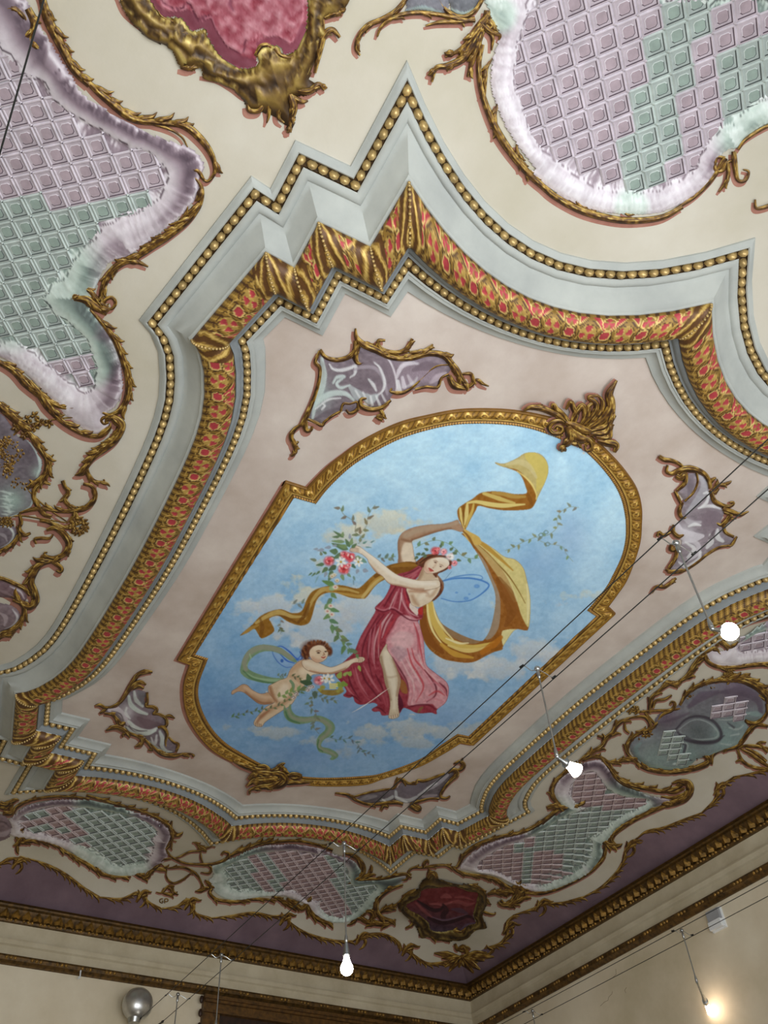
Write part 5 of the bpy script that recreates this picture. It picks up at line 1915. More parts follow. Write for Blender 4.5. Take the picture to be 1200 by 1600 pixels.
for P, w, lf in [
        (T(540, 0, 3.75, '360,-10 300,60 220,110 130,150 80,215 62,285 85,325'), [7, 9, 9, 9, 9, 8, 3], (3, -1, 12)),
        (T(540, 0, 3.75, '185,215 215,150 300,95 420,75 560,88 680,115 760,120'), [3, 7, 8, 8, 8, 9, 7], (3, 1, 12)),
        (T(540, 0, 3.75, '540,-20 590,60 680,100 760,60 815,-30'), [6, 8, 8, 8, 6], None),
        (T(540, 0, 3.75, '470,150 560,130 680,125 760,110'), [3, 8, 9, 8], None),
        (T(540, 0, 3.75, '840,90 780,170 700,270 640,310 585,335'), [14, 16, 12, 8, 3], (4, 0, 12)),
        (T(540, 0, 3.75, '820,120 760,230 690,340 600,385 530,400 505,480'), [10, 14, 14, 12, 9, 4], (4, 0, 12)),
        (T(540, 0, 3.75, '800,180 760,300 735,380 715,450'), [10, 11, 9, 4], (3, 0, 10)),
        (T(540, 0, 3.75, '790,130 850,185 905,205 900,235'), [12, 12, 8, 3], None),
        (T(540, 0, 3.75, '820,170 860,220 855,295'), [6, 7, 3], None),
        (T(540, 0, 3.75, '830,60 830,110 860,150 820,180'), [10, 12, 12, 8], (4, 0, 9)),
        (T(540, 0, 3.75, '800,260 780,380 795,520 835,650 900,790 985,915 1085,1030 1190,1120'), [8, 9, 9, 11, 13, 12, 11, 10], None),
        (T(540, 0, 3.75, '860,340 820,420 815,560'), [2, 9, 4], (3, 1, 9)),
        (T(540, 0, 3.75, '892,605 870,690 890,790'), [3, 10, 6], (3, 1, 9)),
        (T(540, 0, 3.75, '1002,845 1010,940 1080,1050'), [3, 8, 4], (3, 1, 8)),
        (T(800, 0, 3, '120,850 200,920 320,985 440,1020 560,1035 700,1020 800,970'), [10, 11, 12, 12, 11, 10, 7], None),
        (T(800, 0, 3, '760,985 860,920 930,850 965,800 1000,740'), [4, 6, 6, 7, 9], None),
        (T(800, 0, 3, '20,680 50,770 120,850'), [2, 8, 4], (4, -1, 9)),
        (T(800, 0, 3, '275,905 320,965 400,1000'), [2, 6, 3], (3, -1, 7)),
        (T(800, 0, 3, '520,990 545,1008 575,1005'), [2, 5, 2], None),
        (T(800, 0, 3, '1060,700 1100,650 1200,590 1330,540'), [5, 6, 6, 6], None),
        (T(800, 0, 3, '1040,710 1045,780 1060,845 1095,845 1110,805 1085,795'), [8, 10, 8, 6, 5, 3], None),
        (T(800, 0, 3, '1000,740 960,740 950,790 985,800 1010,760 1010,840 970,900'), [5, 6, 7, 7, 7, 7, 2], (3, 0, 8)),
        (T(800, 0, 3, '1140,935 1145,975 1190,970 1260,940'), [3, 6, 7, 7], None)]:
    q.scroll(P, w, lf)
painted_shell(q, T(540, 0, 3.75, '330,-120 350,30 330,70 420,60 560,80 610,60 600,-40 580,-120'), [(T(540, 0, 3.75, '350,60 450,40 560,70'), [3, 8, 3], (170, 196, 196), .8)], (118, 118, 126))
painted_shell(q, T(540, 0, 3.75, '600,-120 610,50 680,90 760,50 800,-60 790,-120'), [(T(540, 0, 3.75, '620,50 690,75 750,50'), [3, 6, 3], (184, 208, 206), .9)], (104, 106, 112))
q.finish()

# ------------------------------------------------------------------ far side: two lattice cartouches and their linking scrollwork
q = Orn('lattice_cartouche', 'kidney-shaped lilac and sage coffered cartouche above the cove, lower left', 'cartouche', 'coffered rocaille cartouches around the centre moulding')
outC = T(0, 1220, 4, '95,200 150,155 260,122 400,108 540,112 640,130 760,160 900,205 1000,250 1062,300 1070,350 1042,420 1052,470 1000,525 960,545 880,582 780,594 690,586 640,560 560,520 480,470 420,430 320,390 220,365 120,355 60,330 70,280 55,240')
innC = T(0, 1220, 4, '128,240 190,192 300,162 420,157 540,168 680,188 800,210 900,245 975,310 935,360 955,400 930,460 900,500 820,500 740,515 680,480 600,430 520,390 440,370 350,340 240,320 150,290')
inn = shell_border(q, outC, innC, [(165, 1255, 45), (150, 1345, 42), (200, 1362, 35)], step=.0034, dark=.08)
lattice(q, inn, (150, 1310), (17.4, -4), lambda u, v, x, y: 's' if x - .5 * (y - 1300) > 128 or fbm(np.array([x / 9]), np.array([y / 6]), 2, 5)[0] > .62 else 'r', side=.0275)
for P, w, lf in [('75,215 110,160 200,120 330,100 460,102 560,112', [5, 6, 5, 5, 5, 3], (2, -1, 8)), ('540,90 640,120 760,155 900,195 1000,240 1060,290 1078,340 1060,400 1035,430', [4, 6, 6, 5, 5, 6, 7, 6, 4], (8, -1, 8)),
                 ('100,350 130,385 220,375 340,400 400,440 470,475', [6, 8, 7, 6, 6, 5], (6, 1, 8)), ('400,440 480,485 560,530 630,580 720,600 820,600', [5, 7, 8, 7, 5, 3], (5, 1, 9)), ('600,520 615,560 650,590', [3, 7, 4], None),
                 ('830,570 870,590 920,600 950,560 1010,545', [5, 9, 8, 6, 3], (6, 0, 9)), ('1075,250 1065,300 1085,340 1130,345', [3, 7, 7, 3], (3, 0, 7)), ('90,325 130,320 150,345 120,380 100,430', [4, 7, 8, 8, 3], (5, 0, 9)),
                 ('0,140 40,150 80,120 60,160 20,180', [8, 10, 4, 6, 5], (4, 0, 8)), ('20,200 60,205 90,190', [8, 9, 4], None)]:
    q.scroll(T(0, 1220, 4, P), w, lf)
painted_shell(q, T(0, 1220, 4, '-160,205 0,205 55,235 80,280 70,320 40,365 -160,400'), [(T(0, 1220, 4, '-20,330 40,320 70,300'), [3, 10, 4], (176, 164, 172), .8), (T(0, 1220, 4, '-20,240 30,250 60,280'), [1, 2, 1], (70, 56, 60), .8)], (128, 110, 116), step=.003, name='shell_end')
q.finish(-1, 2)

q = Orn('lattice_cartouche', 'long coffered cartouche behind the hanging bulb, above the cove', 'cartouche', 'coffered rocaille cartouches around the centre moulding')
outD = T(220, 1270, 4, '440,330 520,290 590,270 640,240 740,205 860,190 1000,195 1100,215') + T(420, 1280, 4.286, '380,200 470,235 550,260 605,305 625,360 600,395 700,400 800,395 890,372 930,375 900,420 830,460 745,525 700,590 620,645 540,682 440,690 350,662 290,620 262,570 190,540 100,510 0,512') + T(220, 1270, 4, '720,530 620,545 540,540 470,505 440,460 420,420 450,380')
innD = T(220, 1270, 4, '530,355 600,300 700,262 860,238 1000,238 1120,265') + T(420, 1280, 4.286, '360,220 440,255 505,300 535,395 560,445 640,440 720,440 660,505 600,580 540,640 450,652 385,622 345,575 370,525 310,535 250,530 200,485 120,470 0,478') + T(220, 1270, 4, '700,472 600,470 555,430 570,400')
inn = shell_border(q, outD, innD, [(380, 1370, 55), (540, 1430, 40), (580, 1390, 50)], step=.0034, dark=.05)
lattice(q, inn, (450, 1375), (14.7, -2.5), lambda u, v, x, y: 's' if (x - .55 * (y - 1370) < 402 or x - .55 * (y - 1370) > 520 or abs(x - .55 * (y - 1370) - 430) < 9) else 'r', side=.0250)
for P, w, lf in [('505,262 520,245 550,255 540,285 500,308 440,322 360,322 300,318', [3, 5, 6, 6, 5, 5, 4, 3], None), ('560,270 600,245 640,230 740,190 825,175', [5, 8, 6, 6, 3], (4, -1, 8)), ('700,205 860,182 980,176 1100,200 1200,235', [3, 5, 5, 5, 5], (3, -1, 7)),
                 ('445,475 430,500 470,540 560,555 680,556', [5, 6, 6, 6, 3], (3, 1, 7)), ('600,545 740,540 850,548', [3, 6, 3], (3, 1, 7)), ('820,520 900,560 950,590 1010,600', [4, 7, 8, 4], (5, 0, 8)),
                 ('1040,560 1050,600 1100,650 1200,700', [7, 7, 6, 4], (4, 1, 8))]:
    q.scroll(T(220, 1270, 4, P), w, lf)
for P, w, lf in [('500,230 570,245 625,300 635,355 600,400 570,415', [3, 7, 8, 8, 6, 3], (5, 1, 9)), ('620,400 660,385 690,350', [6, 8, 3], (3, 0, 8)), ('530,435 640,405 760,400 860,375 920,370 925,400 890,410', [3, 6, 6, 5, 7, 6, 3], (4, -1, 8)),
                 ('900,440 810,470 740,520 715,590 750,655 830,680 850,670', [3, 6, 9, 10, 9, 7, 3], (6, 1, 10)), ('850,690 760,705 660,690 600,660 570,700', [3, 8, 8, 8, 3], (6, 0, 10)), ('250,555 265,610 320,665 430,712', [6, 7, 7, 3], (4, 1, 8)),
                 ('120,530 190,580 225,600 260,560 285,545', [4, 8, 9, 7, 4], (5, 0, 8)), ('620,650 660,610 700,640 680,680', [6, 9, 9, 6], (5, 0, 8))]:
    q.scroll(T(420, 1280, 4.286, P), w, lf)
q.finish(-1, 2)

q = Orn('scroll_knot', 'interlaced thin gilt scrolls linking two coffered cartouches, with small initials', 'ornament')
for P, w in [('225,180 190,175 160,215 180,265 235,300 300,320 400,325', 4), ('175,290 240,275 310,243 370,238 440,212 468,214', 3.5), ('322,185 345,190 365,215 385,240', 4.5), ('375,240 378,290 395,322', 3.5), ('120,335 130,300 160,290 200,285', 4),
             ('125,320 170,345 260,340 330,370 372,420 380,465 345,490', 4.5), ('165,345 160,400 200,440 260,420 310,382 350,372', 4), ('375,372 425,378 442,350 420,330 390,335', 4), ('20,400 60,365 110,350 170,345', 4.5), ('340,490 375,490 410,470 440,470', 6),
             ('95,495 130,500 160,470 190,455 210,500 230,515', 4.5), ('130,500 170,510 210,512', 5), ('160,470 185,480 195,505', 4), ('400,420 430,450 450,470', 6), ('355,200 385,215 420,222', 5)]:
    q.scroll(T(220, 1270, 4, P), w, (3, 0, 6) if w > 4 else None)
for P in ('138,538 122,540 118,556 134,564 140,552 130,552', '150,566 150,540 166,538 172,548 162,556 152,554'):
    q.scroll(T(220, 1270, 4, P), [1.8, 2, 2, 1.8], None, name='initial', ground=False)
q.finish(-1, 1.5)

# ------------------------------------------------------------------ right: long lattice cartouche
q = Orn('lattice_cartouche', 'longest coffered cartouche, stretching along the right of the moulding below the spot bulb', 'cartouche', 'coffered rocaille cartouches around the centre moulding')
outE = T(700, 1160, 4, '70,785 110,720 200,650 320,600 450,568 560,520 640,470 715,415 700,380 662,330 668,260 720,200 800,150 870,112 950,105 1010,150 1040,210 1100,260 1200,300') + T(940, 1080, 4.615, '340,742 440,765 520,758 600,725 560,785 480,805 380,835 280,882 180,935 100,1000') + T(700, 1160, 4, '1010,605 965,640 975,690 935,765 860,832 760,882 640,925 540,930 480,910 400,880 320,840 220,812 130,802')
innE = T(700, 1160, 4, '190,765 250,710 350,650 500,590 620,530 720,460 820,438 905,398 820,388 785,340 770,280 830,205 900,182 930,210 980,280 1060,328 1160,345 1250,352 1200,395 1100,440 1020,500 940,560 855,585 890,620 880,685 850,750 780,800 700,840 600,880 500,880 420,860 300,795 200,788')
inn = shell_border(q, outE, innE, [(870, 1290, 45), (930, 1310, 50), (970, 1280, 60), (880, 1370, 40)], step=.003, dark=.12)
lattice(q, inn, (850, 1320), (16.2, -1.4), lambda u, v, x, y: 's' if (y > 1262 and x - .1 * (y - 1300) > 880) or (1290 < y < 1330 and x > 835) or abs(x - .1 * (y - 1300) - 815) < 9 else 'r', side=.0255)
for P, w, lf in [('20,780 60,775 100,705 190,640 300,598 440,562', [3, 6, 8, 7, 6, 4], (4, -1, 7)), ('360,590 470,560 560,515 640,460 700,415', [3, 6, 7, 7, 6], (3, -1, 7)), ('620,410 660,400 720,410 790,400 850,390', [7, 10, 10, 7, 3], (5, 0, 9)),
                 ('700,400 665,350 650,290 690,225 760,172 830,125', [6, 7, 7, 7, 6, 4], (4, -1, 8)), ('640,300 650,345 690,385', [3, 6, 4], None), ('840,115 900,92 960,98 1010,140 1040,210 1100,262 1200,298', [4, 6, 6, 7, 7, 7, 6], (5, -1, 9)),
                 ('990,130 1050,125 1110,110', [4, 7, 4], (4, 0, 8)), ('955,610 1000,640 1030,650 1060,655', [8, 9, 8, 3], (5, 0, 9)), ('1075,520 1040,550 1020,600 1040,650', [5, 6, 7, 5], (3, 0, 7)), ('985,640 970,720 900,800 800,862 700,908 580,942 460,940', [7, 7, 6, 6, 7, 7, 4], (3, 1, 7)),
                 ('100,830 200,835 300,858 360,900 420,930', [3, 6, 7, 7, 4], (4, 1, 8)), ('340,1000 380,1010 430,960 440,910 480,895', [4, 8, 11, 10, 6], (6, 0, 11)), ('330,985 360,1020 430,1000 500,960', [5, 7, 8, 4], (4, 0, 9)), ('270,940 330,935 400,930', [5, 8, 6], (4, 0, 8))]:
    q.scroll(T(700, 1160, 4, P), w, lf)
for P, w, lf in [('-10,470 40,530 110,620 200,672 320,700 440,722 540,700 600,655', [5, 7, 8, 9, 8, 7, 8, 6], (6, -1, 11)), ('510,665 560,650 620,660 640,705 610,765 550,800 460,832', [4, 8, 12, 13, 12, 9, 6], (6, 1, 10)),
                 ('500,815 400,850 300,895 190,955 100,1020 75,1070 100,1110', [5, 7, 7, 7, 8, 8, 4], (4, 1, 9)), ('440,720 520,730 600,700', [4, 7, 4], None), ('430,760 520,770 600,735', [3, 7, 4], None)]:
    q.scroll(T(940, 1080, 4.615, P), w, lf)
q.finish(-1, 2)

# ------------------------------------------------------------------ right middle: shield medallion
q = Orn('shield_medallion', 'blue-grey painted shield medallion with dark gilt scrolls at the right', 'cartouche')
outF = T(900, 960, 4, '490,650 550,600 630,570 690,505 790,445 940,420 1060,430 1150,475 1192,560 1180,630 1120,668 1060,665 1080,700 1040,775 1000,822 900,862 830,890 760,905 700,950 600,972 480,957 400,920 345,870 335,810 385,760 450,740 495,700')
WH, TE, DK = (190, 204, 204), (124, 150, 150), (64, 58, 70)
st = [('620,700 680,640 760,620 850,650 900,720 880,770 780,785 680,770 630,720', [3, 5, 5, 3], DK, .9), ('640,700 700,655 760,640 830,665 880,720 860,755 760,765 680,750 645,715', [1, 2, 2, 1], WH, .7), ('650,730 740,780 860,785 920,740', [2, 7, 5, 2], DK, .7),
      ('640,790 680,800 670,850 700,890 720,900', [2, 5, 4, 2], DK, .8), ('640,785 690,795 680,850', [1, 2, 1], WH, .9), ('430,930 520,945 640,955 720,930', [3, 8, 9, 3], (150, 174, 168), .9), ('800,870 900,840 1000,790 1040,730', [3, 8, 10, 4], (146, 168, 166), .8),
      ('950,690 1000,700 1040,680', [2, 4, 2], WH, .8), ('960,740 1010,730', [2, 3], WH, .8), ('900,790 960,800', [2, 4], WH, .7), ('940,660 980,690', [2, 4], DK, .7), ('400,790 370,830 400,900', [3, 9, 4], TE, .7), ('520,660 600,640 700,600', [2, 6, 3], (96, 84, 100), .8),
      ('900,470 1040,470 1130,520 1150,600', [5, 14, 14, 6], (98, 86, 102), .9), ('1060,600 1140,610 1150,640', [3, 9, 4], (140, 164, 164), .9), ('700,560 780,500 880,470', [6, 14, 6], (96, 84, 100), .9), ('880,640 960,640 1080,600', [1, 2.5, 1], WH, .8)]
st += [(f'{560 + (i * 47) % 190},{905 + (i % 4) * 14} {575 + (i * 47) % 190},{900 + (i % 4) * 14}', [1, 3, 1], WH, .7) for i in range(18)]
painted_shell(q, outF, [(T(900, 960, 4, P), w, c, a) for P, w, c, a in st], (118, 118, 126), step=.0026, relief=.006, tints=((1020, 1185, 34, (142, 160, 158)), (1070, 1180, 34, (134, 156, 154)), (1130, 1150, 34, (142, 166, 166)), (1160, 1120, 26, (138, 160, 160)), (1090, 1138, 20, (98, 106, 110)), (1040, 1115, 20, (104, 92, 106)), (1150, 1080, 30, (108, 94, 110))))
lattice(q, T(900, 960, 4, '850,545 960,515 1050,550 1082,600 980,635 860,620'), (1110, 1098), (20, -3), lambda u, v, x, y: 'l', side=.024, drop=.0072)
lattice(q, T(900, 960, 4, '540,770 600,700 620,780 650,830 690,900 600,915 540,880'), (1045, 1165), (17, -1.5), lambda u, v, x, y: 's', side=.024, drop=.0072)
for P, w, lf in [('650,570 700,490 800,432 920,408', [4, 7, 8, 7], (5, -1, 9)), ('900,415 1030,410 1120,445 1180,500 1215,560', [6, 9, 14, 13, 8], (6, -1, 13)), ('1030,395 1050,385 1075,400 1110,420', [5, 8, 9, 7], (3, 0, 8)), ('1060,490 1120,500 1180,530', [3, 6, 7], (3, 1, 7)),
                 ('1190,560 1192,620 1130,680 1070,672 1062,650 1085,648', [5, 6, 7, 8, 7, 4], None), ('1200,700 1130,690 1080,730 1040,790 1000,830 900,848 855,880 850,940', [5, 8, 8, 8, 7, 7, 7, 3], (4, 0, 8)),
                 ('750,905 765,880 810,885 830,920 780,950 690,975 580,987 460,970 380,940', [5, 8, 10, 9, 8, 7, 8, 7, 4], (5, 1, 8)), ('240,935 300,910 350,905 400,940', [4, 7, 8, 4], (4, 0, 8)), ('350,900 320,860 330,800 380,752 440,730', [4, 7, 8, 6, 4], (3, -1, 8)),
                 ('440,740 500,690 540,630 600,600 620,560 600,545 590,565', [3, 5, 5, 6, 7, 5, 3], None), ('20,915 100,862 165,820 190,775 230,740 250,700 285,668 335,650', [3, 8, 7, 7, 8, 7, 7, 3], (6, 0, 11)), ('135,760 190,770 240,745', [4, 6, 3], None),
                 ('315,650 420,640 462,680 450,722 375,732', [3, 5, 6, 5, 3], None), ('400,610 500,602 580,600 700,585', [4, 5, 5, 4], None), ('420,600 470,660 500,690', [4, 5, 4], None), ('460,620 470,530 520,478 575,440 640,420', [5, 7, 6, 6, 4], (4, 0, 8)),
                 ('600,505 555,530 500,540 480,585', [3, 5, 5, 4], None), ('545,410 570,425 620,440 660,420', [5, 7, 8, 5], (3, 0, 7)), ('640,425 700,385 730,340 770,280 820,220 885,208', [4, 9, 10, 8, 7, 4], (6, 1, 10)), ('305,680 310,720 335,742', [3, 5, 3], None),
                 ('1005,840 1060,822 1150,828 1230,850', [3, 6, 6, 6], None), ('1010,845 1040,915 1110,955 1200,968', [4, 6, 6, 6], None), ('1030,840 1100,880 1170,930 1210,950', [3, 6, 6, 5], None), ('1060,835 1130,870 1190,920', [3, 6, 5], None), ('1140,800 1165,830 1200,860', [3, 6, 6], None), ('1000,920 1030,910 1040,930', [3, 5, 3], None),
                 ('1130,810 1150,800 1190,800', [3, 5, 3], None)]:
    q.scroll(T(900, 960, 4, P), w, lf)
for cx, cy, rx, ry, n in ((450, 805, 55, 60, 20), (790, 530, 90, 26, 20), (880, 490, 60, 24, 10), (955, 375, 30, 42, 12), (370, 600, 40, 26, 8)):
    for i in range(n):
        a, r = rs.rand() * 6.28, rs.rand() ** .5
        q.rosette(900 + (cx + rx * r * math.cos(a)) / 4, 960 + (cy + ry * r * math.sin(a)) / 4, 5 + 2 * rs.rand(), petals=5)
q.scroll(T(900, 960, 4, '880,225 910,260 940,320 955,370'), [2, 2.5, 2], None, name='gilt_cord')
q.finish(-1, 2)

q = Orn('lattice_cartouche', 'pale coffered cartouche behind the brightest bulb at the right edge', 'cartouche', 'coffered rocaille cartouches around the centre moulding')
outG = T(900, 960, 4, '815,240 850,205 900,225 960,205 1040,140 1100,85 1200,35 1300,0 1400,0 1400,300 1200,300 1100,302 980,322 880,322 825,290')
innG = T(900, 960, 4, '1010,215 1030,175 1100,130 1200,88 1300,60 1400,60 1400,195 1200,205 1100,215')
inn = shell_border(q, outG, innG, [(1180, 990, 20)], step=.003, dark=-.05)
lattice(q, inn, (1175, 1002), (20, -4), lambda u, v, x, y: 'l', side=.024)
for P, w, lf in [('880,215 830,205 805,250 830,300 900,330 1000,332 1100,318 1250,305', [4, 6, 7, 7, 7, 7, 8, 7], (4, 0, 8)), ('885,200 890,170 920,180 960,205 1000,200', [5, 9, 9, 6, 3], (3, 0, 8)), ('1040,75 1100,45 1200,15 1300,-10', [3, 6, 7, 6], (3, -1, 8))]:
    q.scroll(T(900, 960, 4, P), w, lf)
q.finish(-1, 2)

# ------------------------------------------------------------------ red medallions
def medallion(label, red, outer, flatc, rim, extra, paint, step, dx, dy, dark=1.0):
    q = Orn('red_medallion', label, 'medallion', 'crimson medallions at the ends of the ceiling')
    R = crom(red, 5, True)
    O = crom(outer, 5, True)
    c, F, X, Y = survey_grid(O, step)
    di, ai, _, _ = seg_dist(X, Y, R)
    do, ao, _, _ = seg_dist(X, Y, O)
    ins = inside(X, Y, R)
    f = np.where(ins, 0, di / (di + do + 1e-6))
    nz = fbm(ai / 5, f * 4, 4, 3)
    sw = np.sin(f * 13 + nz * 6 + ai / 14)
    t = np.interp(f, [0, .06, .12, .3, .5, .8, 1], [.9, .95, .35, .5, .35, .45, .1]) + .22 * sw + (nz - .5) * .9
    t = np.clip(t, 0, .999) * 4
    i = t.astype(int)
    fr = (t - i)[:, None]
    cols = np.array([lin(np.array(x) * dark) for x in ([50, 34, 20], [78, 56, 28], [112, 86, 40], [156, 130, 66], [206, 186, 112])])
    col = cols[i] * (1 - fr) + cols[np.minimum(i + 1, 4)] * fr
    c[:, 2] -= np.where(ins, -.004, .002 + .008 * np.sin(np.pi * np.clip(f, 0, 1)) + .0016 * sw)
    keep = ~ins[F].all(1)
    mk('gilt_frame', c, F[keep], MAT['gilt'], q.o, cols=col, smooth=180)
    x0, y0 = R.min(0) - 2
    x1, y1 = R.max(0) + 2
    C = Canvas(x0, y0, x1 - x0, y1 - y0, 3, flatc)
    paint(C)
    R2 = R + (R - R.mean(0)) * .02
    c, F, X, Y = survey_grid(R2, step)
    lum = C.at(X, Y)
    c[:, 2] += -.001 - (lum.mean(-1) / 255) * .008
    mk('crimson_relief', c, F, MAT['paint'], q.o, cols=lin(np.clip(lum, 0, 255)), smooth=180)
    for P, w, lf in extra:
        q.scroll(P, w, lf)
    q.finish(dx, dy)
    return q


def paint_top(C):
    H, Wd = C.a.shape[:2]
    yy, xx = np.mgrid[0:H, 0:Wd].astype(float)
    n = fbm(xx / 30, yy / 26, 5, 4)
    C.a[:] = np.array([150, 80, 92.]) + ((n - .45) * 150)[..., None] * np.array([.7, 1.0, .95])
    C.frame(180, 0, 3.333)
    D, L = (88, 34, 50), (196, 130, 142)
    for P, w, c, a in [('180,-20 230,60 300,85 370,80 430,150 470,110 500,180 560,260 640,310 720,330', [12, 22, 22, 18], (104, 48, 62), .8), ('230,-20 280,30 350,40 385,10 440,105 495,75 530,150 590,240 660,275', [2, 3, 3, 2], D, .9),
                       ('226,-20 276,34 346,46 383,20', [1, 2, 1], L, .8), ('440,112 500,84 536,156 594,246', [1, 2, 1], L, .8), ('720,200 760,165 800,180 850,170 890,215 940,190 975,100 980,-20', [2, 3, 3, 2], L, .8), ('760,230 800,210 860,220 900,260 950,230 985,140', [14, 18, 20, 14], (112, 50, 66), .7),
                       ('670,270 680,210 700,205', [2, 3, 1], D, .8), ('610,-20 600,20 620,50', [3, 6, 2], (120, 60, 78), .8)]:
        C.stroke(P, w, c, a, None, 1.5)


def paint_bottom(C):
    H, Wd = C.a.shape[:2]
    yy, xx = np.mgrid[0:H, 0:Wd].astype(float)
    f = np.clip((yy / H - .35) * 1.6 + (xx / Wd - .5) * -.3, 0, 1)[..., None]
    C.a[:] = np.array([112, 44, 48.]) * (1 - f) + np.array([70, 56, 74.]) * f + ((fbm(xx / 14, yy / 12, 4, 4) - .5) * 40)[..., None]
    C.frame(580, 1330, 4.286)
    D, L = (48, 24, 34), (160, 90, 92)
    for P, w, c, a in [('310,325 360,360 420,390 470,380 480,350', [3, 6, 6, 3], D, .9), ('390,345 440,345 480,350 540,330', [2, 4, 4, 2], L, .8), ('480,350 500,390 480,430 500,470', [4, 9, 9, 4], D, .7), ('470,300 500,290 530,300', [4, 8, 4], L, .7), ('520,340 580,330 640,350 690,340', [3, 6, 6, 2], L, .6),
                       ('380,440 460,470 540,460 640,430 690,450', [4, 8, 8, 3], D, .8), ('400,430 480,455 560,440 640,415', [1, 3, 3, 1], (120, 96, 116), .8), ('300,340 350,390 400,430', [3, 5, 3], L, .6), ('540,380 600,390 640,410', [3, 8, 4], (84, 60, 80), .8), ('600,520 640,490 690,475', [3, 6, 3], (96, 80, 104), .8), ('560,300 620,300 680,320', [2, 4, 2], L, .5)]:
        C.stroke(P, w, c, a, None, 1.0)


P3 = 3.333
medallion('big crimson medallion in a heavy gilt frame at the top edge',
          T(180, 0, P3, '150,-200 170,-60 200,20 260,85 350,97 400,160 470,150 485,195 540,280 620,340 700,352 745,322 735,270 780,240 850,240 875,285 945,250 990,150 1002,0 985,-200'),
          T(180, 0, P3, '0,-200 5,-60 40,45 100,135 180,210 290,258 335,345 400,372 442,350 460,410 560,440 650,505 690,570 760,585 850,620 915,680 945,600 930,520 1000,500 1080,455 1020,405 1055,300 1075,200 1150,180 1095,140 1100,90 1190,60 1180,-200'),
          (150, 80, 92), None,
          [(T(180, 0, P3, '455,385 540,395 620,440 690,490 750,490 755,450 720,450'), [5, 9, 9, 9, 9, 7, 4], None), (T(180, 0, P3, '690,540 700,575 750,575 775,530'), [6, 9, 9, 5], None),
           (T(180, 0, P3, '790,420 800,390 850,380 890,420 880,480'), [6, 9, 10, 8, 4], None), (T(180, 0, P3, '820,440 800,520 800,600 790,640'), [8, 12, 8, 2], None), (T(180, 0, P3, '860,440 860,540 850,610 880,640'), [8, 12, 9, 3], None),
           (T(180, 0, P3, '900,470 930,560 910,640 915,690'), [9, 14, 9, 3], (4, 0, 9)), (T(180, 0, P3, '920,500 970,530 1005,525'), [6, 10, 3], None), (T(180, 0, P3, '940,470 1010,475 1060,440 1090,470'), [8, 12, 11, 4], (3, 0, 8)),
           (T(180, 0, P3, '945,420 970,395 990,415 970,435 940,420 1000,390 1030,300'), [4, 6, 5, 5, 5, 6, 3], None), (T(180, 0, P3, '730,290 760,240 800,235 815,260'), [7, 9, 8, 4], None), (T(180, 0, P3, '830,250 860,285 910,300 970,270'), [6, 7, 7, 4], None),
           (T(180, 0, P3, '320,220 350,170 380,190 370,240 400,280'), [6, 9, 8, 7, 3], (3, 0, 8)), (T(180, 0, P3, '340,350 390,355 430,320'), [6, 10, 5], (3, 0, 8)), (T(180, 0, P3, '200,20 250,90 340,130 380,180'), [3, 4, 4, 3], None),
           (T(180, 0, P3, '450,180 480,260 560,340 660,385 740,370'), [3, 4, 5, 4, 3], None), (T(180, 0, P3, '1090,-30 1080,60 1085,160 1060,280'), [3, 4, 3], None), (T(180, 0, P3, '1170,195 1130,155 1085,190 1060,290 1040,380'), [5, 11, 11, 8, 5], None),
           (T(180, 0, P3, '1090,90 1140,70 1190,60'), [9, 12, 5], (3, 0, 9)), (T(180, 0, P3, '1080,10 1100,40 1130,20 1120,-20'), [6, 8, 8, 5], None), (T(180, 0, P3, '20,-30 60,50 140,120 230,190'), [4, 6, 6, 3], None)],
          paint_top, .0019, -5, 7)
K4 = 4.286
